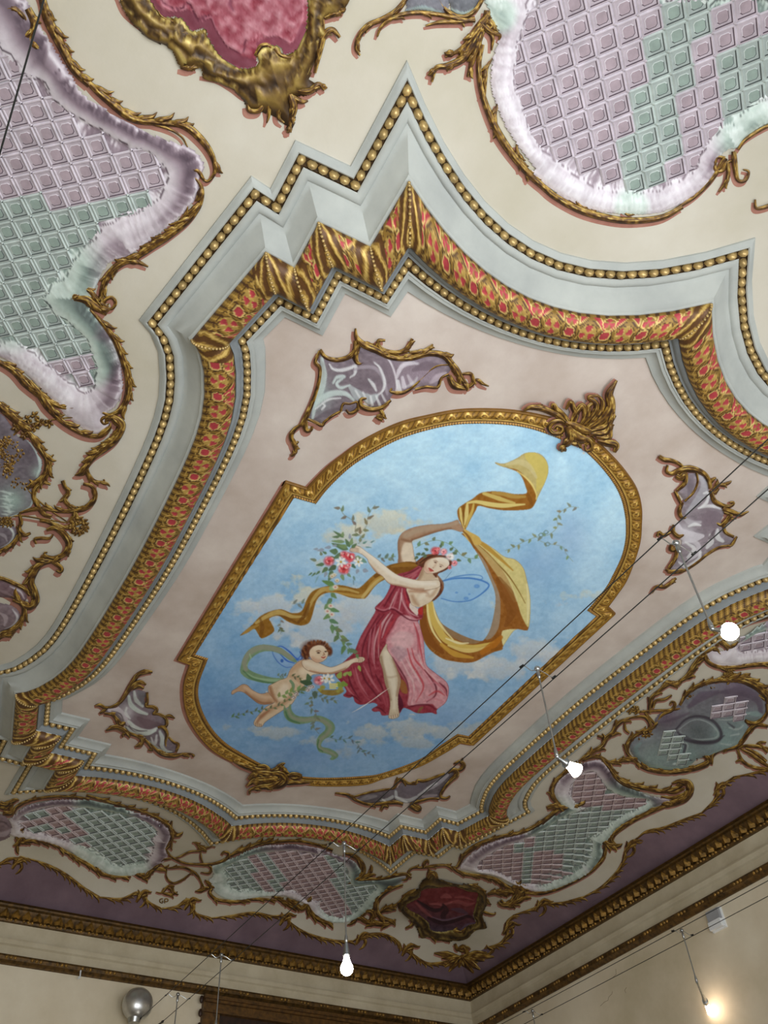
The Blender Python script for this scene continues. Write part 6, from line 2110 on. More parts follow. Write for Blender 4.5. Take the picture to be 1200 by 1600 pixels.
medallion('small dark crimson medallion with reclining relief figure near the room corner',
          T(580, 1330, K4, '240,350 320,305 338,250 450,238 560,220 640,258 712,270 702,340 682,420 700,470 640,490 600,530 540,520 480,532 400,520 380,470 320,420 255,385'),
          T(580, 1330, K4, '175,360 225,280 305,250 330,200 400,152 455,178 520,190 600,208 680,218 765,265 780,340 750,420 778,505 700,522 650,578 540,600 450,590 400,560 335,578 300,510 260,460 195,400'),
          (90, 44, 50), None,
          [(T(580, 1330, K4, '230,515 265,500 280,480 260,450'), [3, 5, 6, 4], None), (T(580, 1330, K4, '740,400 790,420 830,420 830,408'), [4, 5, 4, 2], None), (T(580, 1330, K4, '380,190 400,150 430,160 420,190 450,200'), [5, 9, 9, 7, 4], (4, 0, 8)),
           (T(580, 1330, K4, '300,260 260,280 220,320 190,370'), [5, 8, 8, 5], (5, 0, 8)), (T(580, 1330, K4, '540,560 560,540 600,550 640,530'), [6, 9, 8, 4], (4, 0, 8)), (T(580, 1330, K4, '640,230 700,240 750,280 770,340'), [5, 8, 8, 5], (5, 0, 8)), (T(580, 1330, K4, '320,560 380,560 440,585 520,590'), [5, 8, 7, 4], (4, 0, 8)),
           (T(580, 1330, K4, '350,110 360,75 380,60 385,85'), [4, 6, 4, 2], None), (T(580, 1330, K4, '270,160 250,140 280,112 350,110 420,98 500,95 550,125'), [3, 4, 4, 5, 5, 4, 4], (3, 0, 6)), (T(580, 1330, K4, '540,105 580,135 640,155 720,165 800,180 870,215 930,245'), [4, 6, 6, 6, 6, 7, 5], (5, 1, 8)),
           (T(580, 1330, K4, '850,340 870,360 930,360 990,320 1030,290'), [4, 7, 9, 8, 4], (5, 0, 9)), (T(580, 1330, K4, '780,290 830,275 880,285 930,290'), [5, 8, 8, 5], (5, 0, 7)), (T(580, 1330, K4, '60,410 100,390 160,375'), [5, 9, 5], (5, 0, 7)), (T(580, 1330, K4, '940,250 980,240 1020,260 980,300'), [6, 10, 9, 5], (5, 0, 9))],
          paint_bottom, .003, -1, 2, .8)

# ------------------------------------------------------------------ four spandrel shells on the centre panel
FP = 1.0
WS = (226, 228, 230)


def spandrel(label, frame, outline, strokes, golds, tints, base=(116, 104, 112)):
    q = Orn('spandrel_shell', label, 'ornament', 'silver rocaille shells in the corners of the centre panel', flat=FP)
    painted_shell(q, T(*frame, outline), [(T(*frame, P), w, c, a) for P, w, c, a in strokes], base, flat=FP, tints=tints, relief=.003)
    for g in golds:
        q.scroll(T(*frame, g[0]), g[1], g[2] if len(g) > 2 else None)
    return q


LG = (196, 212, 208)
q = spandrel('silver and lilac shell scroll nearest the zigzag corner, top of the panel', (430, 500, 3.4286),
             '245,172 300,205 370,212 425,190 445,135 500,150 560,165 620,192 700,212 820,182 900,202 945,250 925,290 880,330 860,360 770,355 740,372 690,392 632,402 610,440 560,468 500,460 470,430 440,470 400,492 350,492 300,530 250,560 190,540 172,528 200,440 232,340 242,250 227,215',
             [('250,200 255,280 245,360 210,450', [5, 14, 12, 6], LG, .85), ('290,230 310,255 350,262 400,250 430,240 425,280 400,300', [2, 5, 6, 5, 5, 2], WS, .9), ('310,330 330,300 370,295 330,330 350,355 400,340', [3, 6, 4, 5, 5, 2], (206, 222, 220), .9),
              ('420,260 470,245 530,250 570,290 590,350 600,390', [3, 6, 6, 6, 6, 4], (160, 150, 160), .9), ('530,220 560,250 585,320 575,370 540,400', [2, 4, 5, 4, 2], WS, .9), ('500,310 525,340 540,370', [3, 6, 3], WS, .9), ('560,170 610,210 640,280 650,350 640,390', [2, 3, 3, 2], (230, 226, 232), .8),
              ('200,520 220,440 290,390 370,385 420,420', [4, 8, 10, 9, 4], (198, 214, 210), .9), ('215,470 280,420 350,410', [2, 4, 2], WS, .9), ('250,470 265,450 255,440', [3, 4, 2], WS, .9), ('220,520 280,490 340,470', [3, 10, 4], (94, 84, 92), .7), ('400,350 450,400 500,420 540,400', [6, 16, 20, 8], (190, 204, 204), .7),
              ('430,370 460,420', [3, 4], WS, .7), ('470,380 490,430', [3, 4], WS, .7), ('510,400 520,450', [3, 5], WS, .8), ('540,400 560,450', [3, 5], WS, .8), ('570,390 590,430', [3, 4], WS, .7), ('650,300 670,250 700,230 740,225 765,228', [4, 7, 7, 6, 3], (210, 204, 212), .9), ('655,320 665,370', [6, 8], WS, .8), ('680,300 690,350', [5, 8], (216, 210, 218), .8), ('710,290 730,330', [4, 7], (206, 198, 206), .7),
              ('760,300 740,330 700,350', [3, 6, 3], WS, .5), ('830,330 870,300 910,280', [4, 12, 6], (186, 172, 182), .8), ('740,260 800,240 880,240', [6, 16, 6], (98, 84, 94), .6)],
             [('240,160 270,200 330,215 390,200 425,165 428,110', [6, 7, 8, 8, 8, 5]), ('430,45 435,90 470,130 540,160 620,200 720,205 820,180 900,190 950,240', [3, 10, 13, 10, 9, 10, 10, 11, 10], (5, -1, 10)), ('450,130 430,190 440,230 470,230 465,205', [8, 10, 10, 6, 3]),
              ('590,110 555,110 555,140 590,165 660,175 710,150 735,100', [4, 7, 7, 7, 8, 8, 5], (5, 1, 8)), ('720,175 790,170 830,145 845,130', [5, 8, 7, 3], (2, 0, 7)), ('930,220 970,270 1000,320 1040,360', [10, 12, 10, 5], (3, 1, 10)), ('1000,290 1050,290 1060,340 1035,360 1080,320 1110,340 1145,355', [4, 6, 6, 5, 4, 6, 2], (2, 0, 6)),
              ('930,240 860,250 790,310 730,365 680,390 620,385 625,365', [3, 4, 4, 4, 5, 7, 4]), ('930,290 890,310 870,360 810,358 750,372', [4, 5, 5, 5, 4]), ('930,300 960,350 1020,370', [8, 13, 5]),
              ('240,165 215,225 240,260 232,340 200,440 160,530 140,570', [5, 6, 6, 6, 7, 9, 8]), ('160,540 165,590 190,590 200,570', [8, 9, 7, 4]), ('140,560 100,590 85,630 110,660 125,650', [5, 7, 8, 8, 3]), ('90,640 110,690 105,718 95,700', [6, 8, 6, 3], (2, 0, 6)),
              ('170,530 210,545 250,565 265,545 310,510 350,490', [4, 5, 6, 5, 5, 4]), ('350,490 365,450 400,450 440,440 440,480 400,500 380,480', [4, 6, 5, 5, 6, 6, 3]), ('490,420 460,425 460,460 510,480 570,470 620,430', [4, 8, 9, 8, 7, 4]), ('560,475 575,510 545,520 580,530', [6, 8, 7, 3], (2, 0, 6))],
             [(490, 615, 26, (150, 168, 166)), (620, 590, 40, (126, 112, 122)), (660, 585, 30, (150, 134, 146))])
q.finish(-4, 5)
q = spandrel('silver shell scroll beside the lower left of the frame', (130, 1030, 6),
             '215,458 300,450 370,390 410,320 480,282 560,290 602,320 580,370 602,430 690,470 655,510 720,520 770,560 772,620 700,640 760,652 790,722 850,780 880,830 850,878 760,880 680,832 600,762 540,702 420,682 385,612 330,590 300,540 200,508',
             [('240,470 330,470 390,530 420,600', [4, 10, 10, 5], (214, 206, 214), .9), ('270,480 350,500 380,560', [2, 3, 2], (96, 84, 92), .8), ('430,340 450,410 520,470 600,500', [5, 8, 7, 4], (206, 220, 214), .9), ('480,300 500,370 560,430', [4, 7, 4], (206, 218, 212), .8), ('410,440 400,490 440,540', [3, 5, 3], WS, .9),
              ('430,570 500,640 600,670 690,640', [5, 10, 10, 4], (214, 224, 220), .95), ('410,630 480,690 580,690 680,660', [4, 7, 7, 3], (206, 218, 214), .9), ('440,620 520,660 600,655', [1, 3, 1], (84, 76, 84), .8), ('520,540 620,600 720,600', [6, 16, 6], (112, 92, 100), .8), ('640,720 660,780 680,770 690,700', [2, 5, 5, 3], (214, 216, 220), .9),
              ('720,670 745,730 740,800 780,850 830,860', [4, 7, 7, 6, 3], (196, 208, 204), .9), ('620,760 700,830 780,870', [3, 7, 3], (180, 192, 190), .8), ('520,310 560,340 560,400', [5, 12, 6], (104, 104, 108), .7)],
             [('650,120 575,120 510,150 470,210 440,260 400,330 340,410 260,450 230,450', [4, 9, 7, 8, 8, 7, 6, 5, 4], None), ('590,240 540,215 480,240 430,290', [3, 8, 8, 5]), ('570,275 520,255 460,280', [3, 7, 4]), ('115,435 160,430 200,455 230,455', [3, 6, 6, 5]), ('155,425 180,440', [4, 3]), ('155,510 200,480 220,460', [3, 6, 4]),
              ('200,510 270,520 320,570 350,610 390,600', [4, 5, 6, 8, 5], (3, 0, 6)), ('215,670 290,640 350,650 420,690 500,720 570,760', [3, 8, 9, 6, 5, 4], (3, 0, 7)), ('250,630 320,640 370,620', [3, 6, 5]), ('400,700 370,710 375,730', [3, 5, 3]), ('490,820 540,800 550,760 530,720', [3, 8, 7, 4], (3, 0, 7)), ('560,740 620,800 650,850 610,850', [4, 6, 6, 3]),
              ('570,750 650,820 740,890 850,905 940,890 1010,890 1045,905 1020,915', [4, 5, 6, 7, 9, 5, 4, 2], (2, 0, 7)), ('600,310 600,400 590,440 660,450 690,480 660,510', [4, 5, 6, 6, 7, 4]), ('650,515 720,520 775,560 780,620 740,640', [4, 5, 6, 6, 4]), ('770,540 810,530 860,555', [4, 6, 2]), ('700,640 750,640 785,700 770,780 780,830', [4, 7, 6, 5, 3]), ('800,730 850,780 890,800 870,870', [3, 5, 6, 4]), ('575,110 600,120 570,130', [3, 4, 2])],
             [(200, 1110, 14, (190, 184, 192)), (225, 1125, 16, (130, 110, 118))])
q.finish(-2, 2)
q = spandrel('silver shell scroll behind the upper cable lamp, right of the frame', (1000, 640, 6),
             '430,602 520,590 600,622 640,682 652,762 692,862 762,912 792,962 762,1050 792,1102 802,1152 882,1200 832,1270 742,1292 642,1352 542,1432 442,1490 332,1522 272,1490 332,1400 352,1330 382,1232 332,1162 322,1092 372,1022 372,902 402,852 352,762 422,700',
             [('480,620 470,700 450,800', [6, 10, 5], (120, 110, 120), .8), ('560,620 600,700 560,800 480,900 430,960', [5, 14, 14, 10, 4], (176, 176, 184), .85), ('540,910 620,890 700,900 770,930', [3, 5, 5, 2], WS, .9), ('640,780 620,850 560,900', [3, 6, 3], WS, .9), ('590,770 630,770 650,820', [3, 5, 2], WS, .9), ('350,1080 380,1150 480,1180 580,1170', [8, 20, 18, 6], (214, 210, 218), .9),
              ('400,1000 480,1050 560,1040', [5, 10, 4], (190, 186, 194), .8), ('450,1080 500,1060 560,1070', [3, 6, 3], WS, .95), ('640,960 700,1000 700,1080', [10, 22, 10], (124, 110, 120), .8), ('380,1250 460,1210 540,1260 520,1340 440,1400', [4, 8, 8, 8, 4], (206, 202, 210), .85), ('420,1230 500,1290 440,1370', [3, 7, 4], WS, .8), ('560,1320 540,1400 440,1460', [4, 8, 4], WS, .9),
              ('650,1160 660,1220 620,1280', [4, 10, 5], WS, .85), ('720,1110 720,1180 770,1220', [4, 9, 5], WS, .9), ('690,1120 650,1190', [3, 6], (96, 84, 92), .8), ('360,1420 420,1460', [3, 7], WS, .8)],
             [('180,440 230,470 300,480 370,510 410,550', [7, 8, 7, 6, 5]), ('260,520 250,580 300,600 370,570 450,555 540,570 610,610 650,680 660,740', [4, 6, 7, 10, 12, 9, 8, 8, 6]), ('340,620 380,640 420,610 420,690 350,760', [8, 12, 9, 7, 5]), ('330,765 370,850 390,890', [5, 6, 4]), ('530,590 540,680 500,780 420,860', [4, 5, 5, 4]), ('480,710 500,740 450,830', [3, 5, 3]),
              ('400,870 370,950 390,1010 440,1010 440,990', [5, 7, 7, 6, 3]), ('320,1080 310,1140 360,1190 420,1170', [5, 7, 8, 4]), ('160,1190 180,1150 220,1180 290,1150', [4, 6, 6, 4]), ('300,1260 290,1310 330,1310 360,1260', [6, 8, 7, 4]), ('350,1320 330,1400 270,1490', [6, 7, 6]), ('240,1500 300,1520 380,1520 450,1490', [4, 7, 6, 4]),
              ('660,760 700,860 790,905 860,900 880,870 840,870', [6, 8, 9, 7, 5, 3]), ('680,760 730,710 780,700 835,700', [3, 7, 5, 2], (3, 0, 8)), ('665,690 690,650 715,640', [4, 6, 3]), ('700,790 740,740', [6, 4]), ('780,930 860,960 940,985 1020,955', [8, 9, 7, 2]), ('790,960 850,990 770,1080 710,1060', [6, 9, 8, 4]), ('905,1020 840,1030 790,1080 800,1150 880,1195', [3, 5, 6, 6, 5]), ('910,1190 860,1270 820,1275', [3, 5, 4]), ('830,1275 740,1292 640,1350 540,1430 440,1500', [4, 5, 5, 5, 4])],
             [(1060, 740, 18, (128, 118, 128)), (1105, 810, 16, (126, 112, 122)), (1070, 830, 14, (186, 182, 190))], (140, 130, 138))
q.scroll(T(800, 800, 3, '655,380 680,350 720,350 770,310'), [3, 6, 6, 4], (2, 0, 6))
q.scroll(T(800, 800, 3, '730,280 770,280 800,270'), [6, 8, 5])
q.finish(-4, 2)
q = spandrel('dim silver shell scroll crossed by two cables, bottom of the panel', (560, 1140, 4.2857),
             '-90,440 -20,455 40,432 160,412 250,392 290,352 370,362 440,342 500,322 560,297 640,282 605,350 562,400 552,462 500,467 400,482 320,492 240,482 100,492 0,492',
             [('150,470 200,460 230,440 200,450', [3, 6, 5, 2], (196, 200, 204), .9), ('250,410 260,450 330,470 390,440', [4, 8, 8, 4], (190, 194, 198), .9), ('300,390 380,390 440,370', [10, 22, 8], (104, 96, 106), .8), ('250,440 320,480', [3, 5], WS, .8), ('440,400 500,370 560,330 600,300', [3, 7, 7, 3], (170, 166, 176), .9), ('430,440 480,440 520,430', [4, 8, 4], (170, 160, 170), .8),
              ('460,380 520,350', [2, 4], WS, .8), ('400,430 460,390', [3, 5], WS, .7), ('0,470 60,450 120,440', [3, 7, 3], (150, 146, 150), .7), ('160,460 175,470', [3, 4], WS, .9)],
             [('-155,425 -110,430 -60,440 -20,470 60,500 140,498 240,488 300,500', [3, 5, 5, 5, 5, 6, 7, 5], (3, 0, 6)), ('-30,450 60,425 160,405 240,395', [3, 4, 4, 3]), ('240,395 260,350 290,335 330,360 390,365', [4, 6, 7, 5, 4], (3, 0, 6)), ('390,360 400,340 440,345 500,325 580,295', [4, 6, 5, 5, 4]), ('600,290 640,270 660,300 620,340 570,400 550,450 590,460 615,445', [4, 8, 8, 6, 5, 5, 5, 3]), ('640,230 680,215 705,240 680,270 640,265', [3, 6, 8, 6, 3]), ('700,190 690,215', [3, 4]),
              ('540,465 480,462 410,480 350,500', [4, 4, 5, 5]), ('150,540 170,510 200,520 190,500', [4, 6, 4, 3]), ('340,510 400,540 410,520 370,500 400,470', [6, 8, 6, 6, 4])],
             [(640, 1232, 16, (130, 120, 130))], (100, 92, 98))
q.finish(-1, 2)

# finials of the picture frame
q = Orn('frame_finial', 'flame-like gilt acanthus finial at the upper end of the picture frame', 'ornament', flat=FP - .005)
X5 = (780, 580, 5)
for g in [('190,310 240,285 300,285 360,300 450,340 520,390', [3, 9, 10, 10, 10, 6], (2, -1, 9)), ('410,290 425,260 450,300 500,340 540,390', [3, 8, 9, 8, 6]), ('520,300 560,240 580,290 600,340 590,400', [3, 7, 9, 8, 6]), ('560,400 600,330 650,270 670,340 640,420', [5, 9, 10, 9, 5]), ('640,420 690,350 700,280 740,240', [5, 9, 9, 4]),
          ('660,430 740,330 760,260 700,205 770,190', [6, 10, 10, 8, 3]), ('680,450 780,340 810,250 790,210 770,190', [6, 10, 11, 8, 3]), ('680,460 800,380 870,280 860,180 920,72', [8, 13, 15, 13, 3]), ('700,470 830,430 880,330 890,230 870,160', [8, 12, 11, 8, 3]), ('720,490 830,480 870,400 910,345', [8, 13, 10, 3], (3, 0, 9)), ('760,510 850,520 870,470 880,430', [8, 12, 9, 3]), ('770,540 850,560 915,580 900,635', [8, 13, 12, 5]),
          ('520,420 480,390 420,400 390,440 420,485 480,480 490,440 450,430 430,455', [5, 8, 9, 9, 8, 8, 7, 5, 3]), ('520,400 600,430 660,460 720,470', [8, 14, 16, 10]), ('600,450 640,440 650,480 610,490 600,460', [5, 7, 7, 6, 4]), ('640,600 620,560 670,530 720,560 720,610 680,620 670,580', [5, 8, 9, 8, 7, 5, 3]), ('540,430 560,500 540,560 500,590 470,600', [12, 18, 14, 8, 3], (3, 0, 8)), ('560,560 600,570 640,560', [5, 8, 5]), ('560,470 620,520 680,530', [14, 20, 12])]:
    q.scroll(T(*X5, g[0]), g[1], g[2] if len(g) > 2 else None, name='acanthus_leaf', h=1.3)
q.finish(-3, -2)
q = Orn('frame_finial', 'gilt acanthus finial under the lower end of the picture frame', 'ornament', flat=FP - .005)
X6 = (250, 980, 5)
for g in [('575,1050 620,1070 700,1100 780,1120 860,1110', [3, 8, 9, 9, 6]), ('760,1090 810,1085 850,1110 810,1125 780,1110', [4, 7, 7, 6, 3]), ('690,1190 740,1150 830,1150 900,1160', [4, 11, 14, 10], (4, 1, 9)), ('680,1240 740,1200 830,1190 920,1180', [4, 11, 14, 10], (3, 1, 9)), ('700,1305 710,1270 790,1250 870,1240 950,1190', [3, 7, 9, 10, 8], (3, 1, 8)), ('860,1150 930,1150 980,1190 950,1230 890,1250 860,1230', [8, 12, 13, 12, 9, 5]),
          ('870,1120 920,1110 940,1080 960,1100 970,1130', [5, 9, 8, 7, 4], (3, 0, 7)), ('980,1170 1040,1150 1100,1165 1060,1185 1020,1180', [5, 8, 8, 6, 3]), ('960,1200 1000,1220 1060,1215 1120,1215 1200,1205', [5, 7, 7, 5, 3]), ('900,1140 960,1160 990,1200', [8, 12, 8])]:
    q.scroll(T(*X6, g[0]), g[1], g[2] if len(g) > 2 else None, name='acanthus_leaf', h=1.3)
q.finish(-2, 2)
# ------------------------------------------------------------------ cables, lamps and what hangs on the walls
def wp(p):
    return Vector(W(np.asarray(p, float)))


def tube(name, P, r, mat, parent=None, seg=8, close=True):
    """round bar through world points, radius may vary"""
    P = [Vector(p) for p in P]
    R = list(r) if isinstance(r, (list, tuple)) else [r] * len(P)
    V, F = [], []
    up = Vector((0.13, 0.31, 0.94))
    for i, p in enumerate(P):
        t = (P[min(i + 1, len(P) - 1)] - P[max(i - 1, 0)]).normalized()
        a = t.cross(up)
        if a.length < 1e-3:
            a = t.cross(Vector((1, 0, 0)))
        a.normalize()
        b = t.cross(a)
        for k in range(seg):
            g = 2 * math.pi * k / seg
            V.append(tuple(p + (a * math.cos(g) + b * math.sin(g)) * R[i]))
    for i in range(len(P) - 1):
        for k in range(seg):
            F.append((i * seg + k, i * seg + (k + 1) % seg, (i + 1) * seg + (k + 1) % seg, (i + 1) * seg + k))
    F.append(tuple(range(seg)))
    F.append(tuple(range((len(P) - 1) * seg, len(P) * seg)))
    me = bpy.data.meshes.new(name)
    me.from_pydata(V, [], F)
    me.polygons.foreach_set('use_smooth', np.ones(len(F), dtype=bool))
    me.set_sharp_from_angle(angle=math.radians(50))
    me.materials.append(mat)
    o = bpy.data.objects.new(name, me)
    COL.objects.link(o)
    o.parent = parent
    return o


def ball(name, c, r, mat, parent=None, squash=(1, 1, 1), seg=20):
    V, F = [], []
    c = Vector(c)
    n, m = seg, seg // 2
    for j in range(m + 1):
        a = math.pi * j / m
        for i in range(n):
            b = 2 * math.pi * i / n
            V.append((c.x + r * squash[0] * math.sin(a) * math.cos(b), c.y + r * squash[1] * math.sin(a) * math.sin(b), c.z + r * squash[2] * math.cos(a)))
    for j in range(m):
        for i in range(n):
            F.append((j * n + i, j * n + (i + 1) % n, (j + 1) * n + (i + 1) % n, (j + 1) * n + i))
    me = bpy.data.meshes.new(name)
    me.from_pydata(V, [], F)
    me.polygons.foreach_set('use_smooth', np.ones(len(F), dtype=bool))
    me.materials.append(mat)
    o = bpy.data.objects.new(name, me)
    COL.objects.link(o)
    o.parent = parent
    return o


def box(name, pts8, mat, parent=None):
    me = bpy.data.meshes.new(name)
    me.from_pydata([tuple(p) for p in pts8], [], [(0, 1, 2, 3), (4, 7, 6, 5), (0, 4, 5, 1), (1, 5, 6, 2), (2, 6, 7, 3), (3, 7, 4, 0)])
    me.materials.append(mat)
    o = bpy.data.objects.new(name, me)
    COL.objects.link(o)
    o.parent = parent
    return o


def glow(name, col, strength):
    m, nt, b = new_mat(name)
    b.inputs['Emission Color'].default_value = (*col, 1)
    b.inputs['Emission Strength'].default_value = strength
    b.inputs['Base Color'].default_value = (1, 1, 1, 1)
    return m


ZW = .70
wires = {-.0215: 'black low-voltage cable of the centre pair, the one nearer the picture', .033: 'black low-voltage cable of the centre pair, the one nearer the right wall',
         .8115: 'black low-voltage cable by the right wall, upper line of that pair', .8665: 'black low-voltage cable by the right wall, lower line of that pair',
         None: 'grey cable crossing the upper left corner'}
left_v = float(on_plane(np.array([37.0]), np.array([112.0]), ZW)[0, 1])
for v, lab in wires.items():
    grp = 'lighting cables'
    vv = left_v if v is None else v
    a = wp((UK, vv, ZW))
    b = wp((float(uA(vv)) - .05, vv, ZW))
    e = wp((float(uA(vv)), vv, ZW))
    P = [a + (b - a) * t - Vector((0, 0, .012 * math.sin(math.pi * t))) for t in np.linspace(0, 1, 24)]
    root = empty('lighting_cable', lab, 'cable', grp)
    tube('wire', P, .0026, MAT['cable'], root, 6)
    tube('turnbuckle', [b - Vector((.03, 0, 0)), b, b + Vector((.02, 0, 0)), b + Vector((.07, 0, 0)), b + Vector((.09, 0, 0))], [.005, .011, .006, .011, .004], MAT['cable'], root)
    tube('anchor', [b + Vector((.09, 0, 0)), e], [.004, .004], MAT['cable'], root)


def lamp(label, px, py, v0, v1, zb, kind, bulb_px, col, power, strength, group='cable lamps'):
    """one lamp hung on a pair of cables; zb: level of the rod's lower end"""
    c = on_plane(np.array([float(px)]), np.array([float(py)]), ZW + .004)[0]
    u = c[0]
    vm = (v0 + v1) / 2
    root = empty('cable_lamp', label, 'lamp', group)
    top = wp((u, vm, ZW + .004))
    A, B = wp((u, v0, ZW - .001)), wp((u, v1, ZW - .001))
    P = [A + Vector((-.012, 0, 0)), A, A + (B - A) * .12 + Vector((.004, 0, .012)), A + (B - A) * .3 - Vector((0, 0, .006)), top - Vector((0, 0, .004)), A + (B - A) * .7 + Vector((0, 0, .008)), A + (B - A) * .88 - Vector((.004, 0, .008)), B, B + Vector((.012, 0, 0))]
    arm = tube('cross_wire', [Vector(q) for q in crom([tuple(p) for p in P], 4)], .0024, MAT['steel'], root, 6)
    for q in (A, B):
        tube('clamp', [q - Vector((.012, 0, .002)), q + Vector((.012, 0, .002))], .0055, MAT['cable'], root, 8)
    ball('joint', top, .0145, MAT['steel'], root, seg=14)
    low = wp((u, vm, zb))
    tube('collar', [top - Vector((0, 0, .012)), top - Vector((0, 0, .022)), top - Vector((0, 0, .05)), top - Vector((0, 0, .056))], [.006, .009, .009, .004], MAT['steel'], root)
    tube('rod', [top - Vector((0, 0, .05)), low], .0042, MAT['steel'], root)
    tube('hinge', [low + Vector((0, 0, .03)), low + Vector((0, 0, .01)), low - Vector((0, 0, .006)), low - Vector((0, 0, .012))], [.006, .0095, .0095, .005], MAT['steel'], root)
    if kind == 'none':
        tube('socket', [low - Vector((0, 0, .01)), low - Vector((0, 0, .05))], [.008, .018], MAT['steel'], root)
        return
    if kind == 'globe':
        s0 = low - Vector((0, 0, .012))
        tube('socket', [s0, s0 - Vector((0, 0, .02)), s0 - Vector((0, 0, .05)), s0 - Vector((0, 0, .066)), s0 - Vector((0, 0, .070))], [.008, .013, .018, .021, .016], MAT['steel'], root, 16)
        z = s0 - Vector((0, 0, .070))
        prof = [(0, .014), (.012, .016), (.03, .022), (.048, .031), (.064, .035), (.082, .031), (.094, .019), (.099, .004)]
        g = glow('white_bulb_glow', col, strength)
        tube('bulb', [z - Vector((0, 0, d)) for d, _ in prof], [r for _, r in prof], g, root, 20)
        lc = z - Vector((0, 0, .16))
    else:
        q = on_plane(np.array([float(bulb_px[0])]), np.array([float(bulb_px[1])]), zb - .006)[0]
        t = wp(q)
        d = (t - low)
        L = d.length
        d.normalize()
        ball('knuckle', low - Vector((0, 0, .012)), .010, MAT['steel'], root, seg=12)
        s0 = low - Vector((0, 0, .014))
        tube('socket', [s0, s0 + d * L * .35, s0 + d * L * .55], [.006, .009, .017], MAT['steel'], root, 14)
        tube('retaining_ring', [s0 + d * L * .50, s0 + d * L * .56], [.021, .021], MAT['steel'], root, 18)
        g = glow('spot_bulb_glow', col, strength)
        if kind == 'spot':
            tube('bulb', [s0 + d * L * .56, s0 + d * L * .8, s0 + d * L * 1.22, s0 + d * L * 1.25], [.013, .019, .032, .028], g, root, 20)
        else:
            ball('bulb', s0 + d * L * 1.08, .034, g, root, seg=20)
        lc = s0 + d * L * 1.25 + d * .05
    ld = bpy.data.lights.new('bulb_light', 'POINT')
    ld.energy = power
    ld.color = col
    ld.shadow_soft_size = .03
    lo = bpy.data.objects.new('bulb_light', ld)
    COL.objects.link(lo)
    lo.location = lc
    lo.parent = root


WARM, COOL = (1.0, .80, .62), (1.0, .95, .86)
lamp('cable lamp with the brightest round bulb, at the right edge beside the shell', 1060, 850, -.0215, .033, .578, 'round', (1136, 982), COOL, 7, 30)
lamp('cable lamp with a tilted glowing spot bulb, beside the right edge of the picture', 840, 1045, -.0215, .033, .573, 'spot', (895, 1196), WARM, 2.5, 22)
lamp('cable lamp hanging straight with a glowing white bulb above the cove', 541, 1319, -.0215, .033, .545, 'globe', None, COOL, 1.6, 22)
lamp('cable lamp whose rod runs out of view in front of the doorcase', 345, 1492, -.0215, .033, .575, 'globe', None, COOL, .6, 12)
lamp('cable lamp nearest the grey wall globe', 272, 1553, -.0215, .033, .575, 'globe', None, COOL, .6, 12)
lamp('cable lamp with a small warm bulb in front of the right wall', 1075, 1456, .8115, .8665, .607, 'spot', (1112, 1587), WARM, .7, 18)
lamp('cable lamp mostly below the bottom edge, at the right wall', 835, 1580, .8115, .8665, .60, 'globe', None, COOL, .8, 12)

MAT['crack'] = tint('plaster_crack', (120, 104, 78))
# ---- satin globe lamp on the far wall
gl = empty('wall_globe_lamp', 'satin grey metal globe lamp high on the far wall, left of the doorcase', 'lamp')
c = on_wall_a(np.array([215.0]), np.array([1569.0]), .045)[0]
MAT['satin'] = metalish('brushed_globe_metal', (196, 196, 194), .85, .30, .06)
ball('globe', wp(c), .125, MAT['satin'], gl, (.8, 1, 1.0), seg=36)
back = wp(on_wall_a(np.array([215.0]), np.array([1569.0]), 0)[0])
tube('wall_mount', [wp(c) + Vector((.05, 0, 0)), back + Vector((.0, 0, 0))], [.03, .045], MAT['satin'], gl, 16)
tube('lower_rim', [wp(c) - Vector((0, -.01, .105)), wp(c) - Vector((0, -.01, .14))], [.055, .045], MAT['steel'], gl, 20)

# ---- doorcase on the far wall
MAT['walnut'] = metalish('gilded_walnut', (112, 78, 34), .2, .45, .4)
MAT['walnut_dark'] = metalish('dark_carved_walnut', (58, 36, 22), .1, .5, .4)
dr = empty('door_1', 'gilt and walnut doorcase on the far wall, cut by the bottom edge', 'doorcase', kind='structure')
p0 = on_wall_a(np.array([316.0]), np.array([1559.0]), 0)[0]
v0d, zt = p0[1], p0[2]


def wallbox(name, va, vb, za, zb, d0, d1, mat, parent):
    P = []
    for d in (d0, d1):
        for v, z in ((va, za), (vb, za), (vb, zb), (va, zb)):
            P.append(wp((float(uA(v)) - d, v, z)))
    return box(name, P, mat, parent)


vb = min(VB - .03, v0d + .62)
for i, (h0, h1, dd) in enumerate(((0, .008, .030), (.008, .014, .024), (.014, .030, .016), (.030, .036, .021))):
    wallbox('lintel_moulding', v0d - (.0 if i else .004), vb, zt - h1, zt - h0, 0, dd, MAT['walnut'], dr)
wallbox('casing', v0d, v0d + .045, FZ, zt - .036, 0, .014, MAT['walnut'], dr)
wallbox('casing', vb - .045, vb, FZ, zt - .036, 0, .014, MAT['walnut'], dr)
wallbox('door_leaf', v0d + .045, vb - .045, FZ, zt - .036, 0, .006, MAT['walnut_dark'], dr)
for i in range(7):
    z = zt - .01 - i * .03
    ball('carved_knop', wp((float(uA(v0d)) - .018, v0d - .008, z)), .022, MAT['walnut_dark'], dr, (.8, .8, 1.5), seg=10)

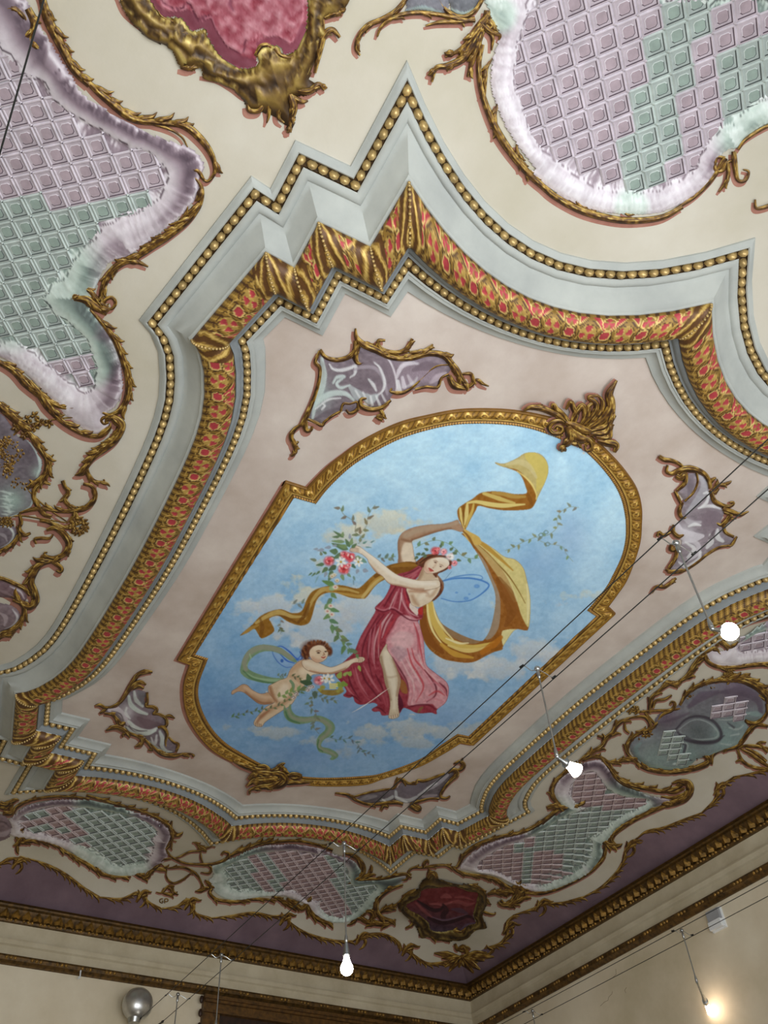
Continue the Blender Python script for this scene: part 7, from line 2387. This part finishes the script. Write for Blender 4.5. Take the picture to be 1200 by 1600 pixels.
# ---- small emergency light box on the right wall
eb = empty('emergency_light', 'small grey and white emergency light box on the right wall', 'emergency light')
q4 = on_wall_b(np.array([1106.7, 1127.5, 1136.7, 1116.7]), np.array([1425.8, 1417.5, 1448.3, 1459.0]), 0)
ua, ub = sorted([(q4[0, 0] + q4[3, 0]) / 2, (q4[1, 0] + q4[2, 0]) / 2])
zt2, zb2 = (q4[0, 2] + q4[1, 2]) / 2, (q4[2, 2] + q4[3, 2]) / 2
MAT['greyplastic'] = plaster('grey_plastic', (150, 152, 156), (160, 162, 166), 20, .5, 0)
MAT['whiteplastic'] = plaster('white_plastic', (222, 226, 228), (232, 234, 236), 20, .4, 0)


def wallbox_b(name, u0, u1, za, zb, d0, d1, mat, parent):
    P = []
    for d in (d0, d1):
        for u, z in ((u0, za), (u1, za), (u1, zb), (u0, zb)):
            P.append(wp((u, VB - d, z)))
    return box(name, P, mat, parent)


zm = zb2 * .55 + zt2 * .45
wallbox_b('back_plate', ua, ub, zb2, zt2, 0, .006, MAT['whiteplastic'], eb)
wallbox_b('lens_cover', ua + .002, ub - .002, zm, zt2 - .002, .006, .013, MAT['greyplastic'], eb)
wallbox_b('battery_cover', ua + .002, ub - .002, zb2 + .002, zm - .001, .006, .016, MAT['whiteplastic'], eb)
for u in (ua + .004, ub - .004):
    ball('screw', wp((u, VB - .0065, zt2 - .004 if u > (ua + ub) / 2 else zb2 + .004)), .005, MAT['cable'], eb, seg=8)

# ---- little hook under the cornice of the far wall
hk = empty('wall_hook', 'small cream hook just under the far cornice, at the left', 'hook')
h0 = on_wall_a(np.array([126.0]), np.array([1517.0]), .012)[0]
tube('hook_bar', [wp(h0) + Vector((.04, 0, 0)), wp(h0), wp(h0) - Vector((0, .005, .05)), wp(h0) - Vector((.012, -.012, .064)), wp(h0) - Vector((.03, -.012, .055))], [.006, .007, .006, .005, .004], MAT['whiteplastic'], hk)
ball('hook_base', wp(h0) + Vector((.036, 0, 0)), .014, MAT['whiteplastic'], hk, (.4, 1, 1), seg=12)

# ---- hairline cracks in the plaster of the right wall
for P in ('938,1572 944,1566 950,1563 951,1558 956,1553 957,1549', '978,1552 976,1547 979,1543', '957,1528 963,1522 962,1514'):
    q = np.array(pts(P))
    w = on_wall_b(q[:, 0], q[:, 1], .0002)
    tube('hairline_crack', [wp(p) for p in w], .0011, MAT['crack'], bpy.data.objects['wall_right'], 4)
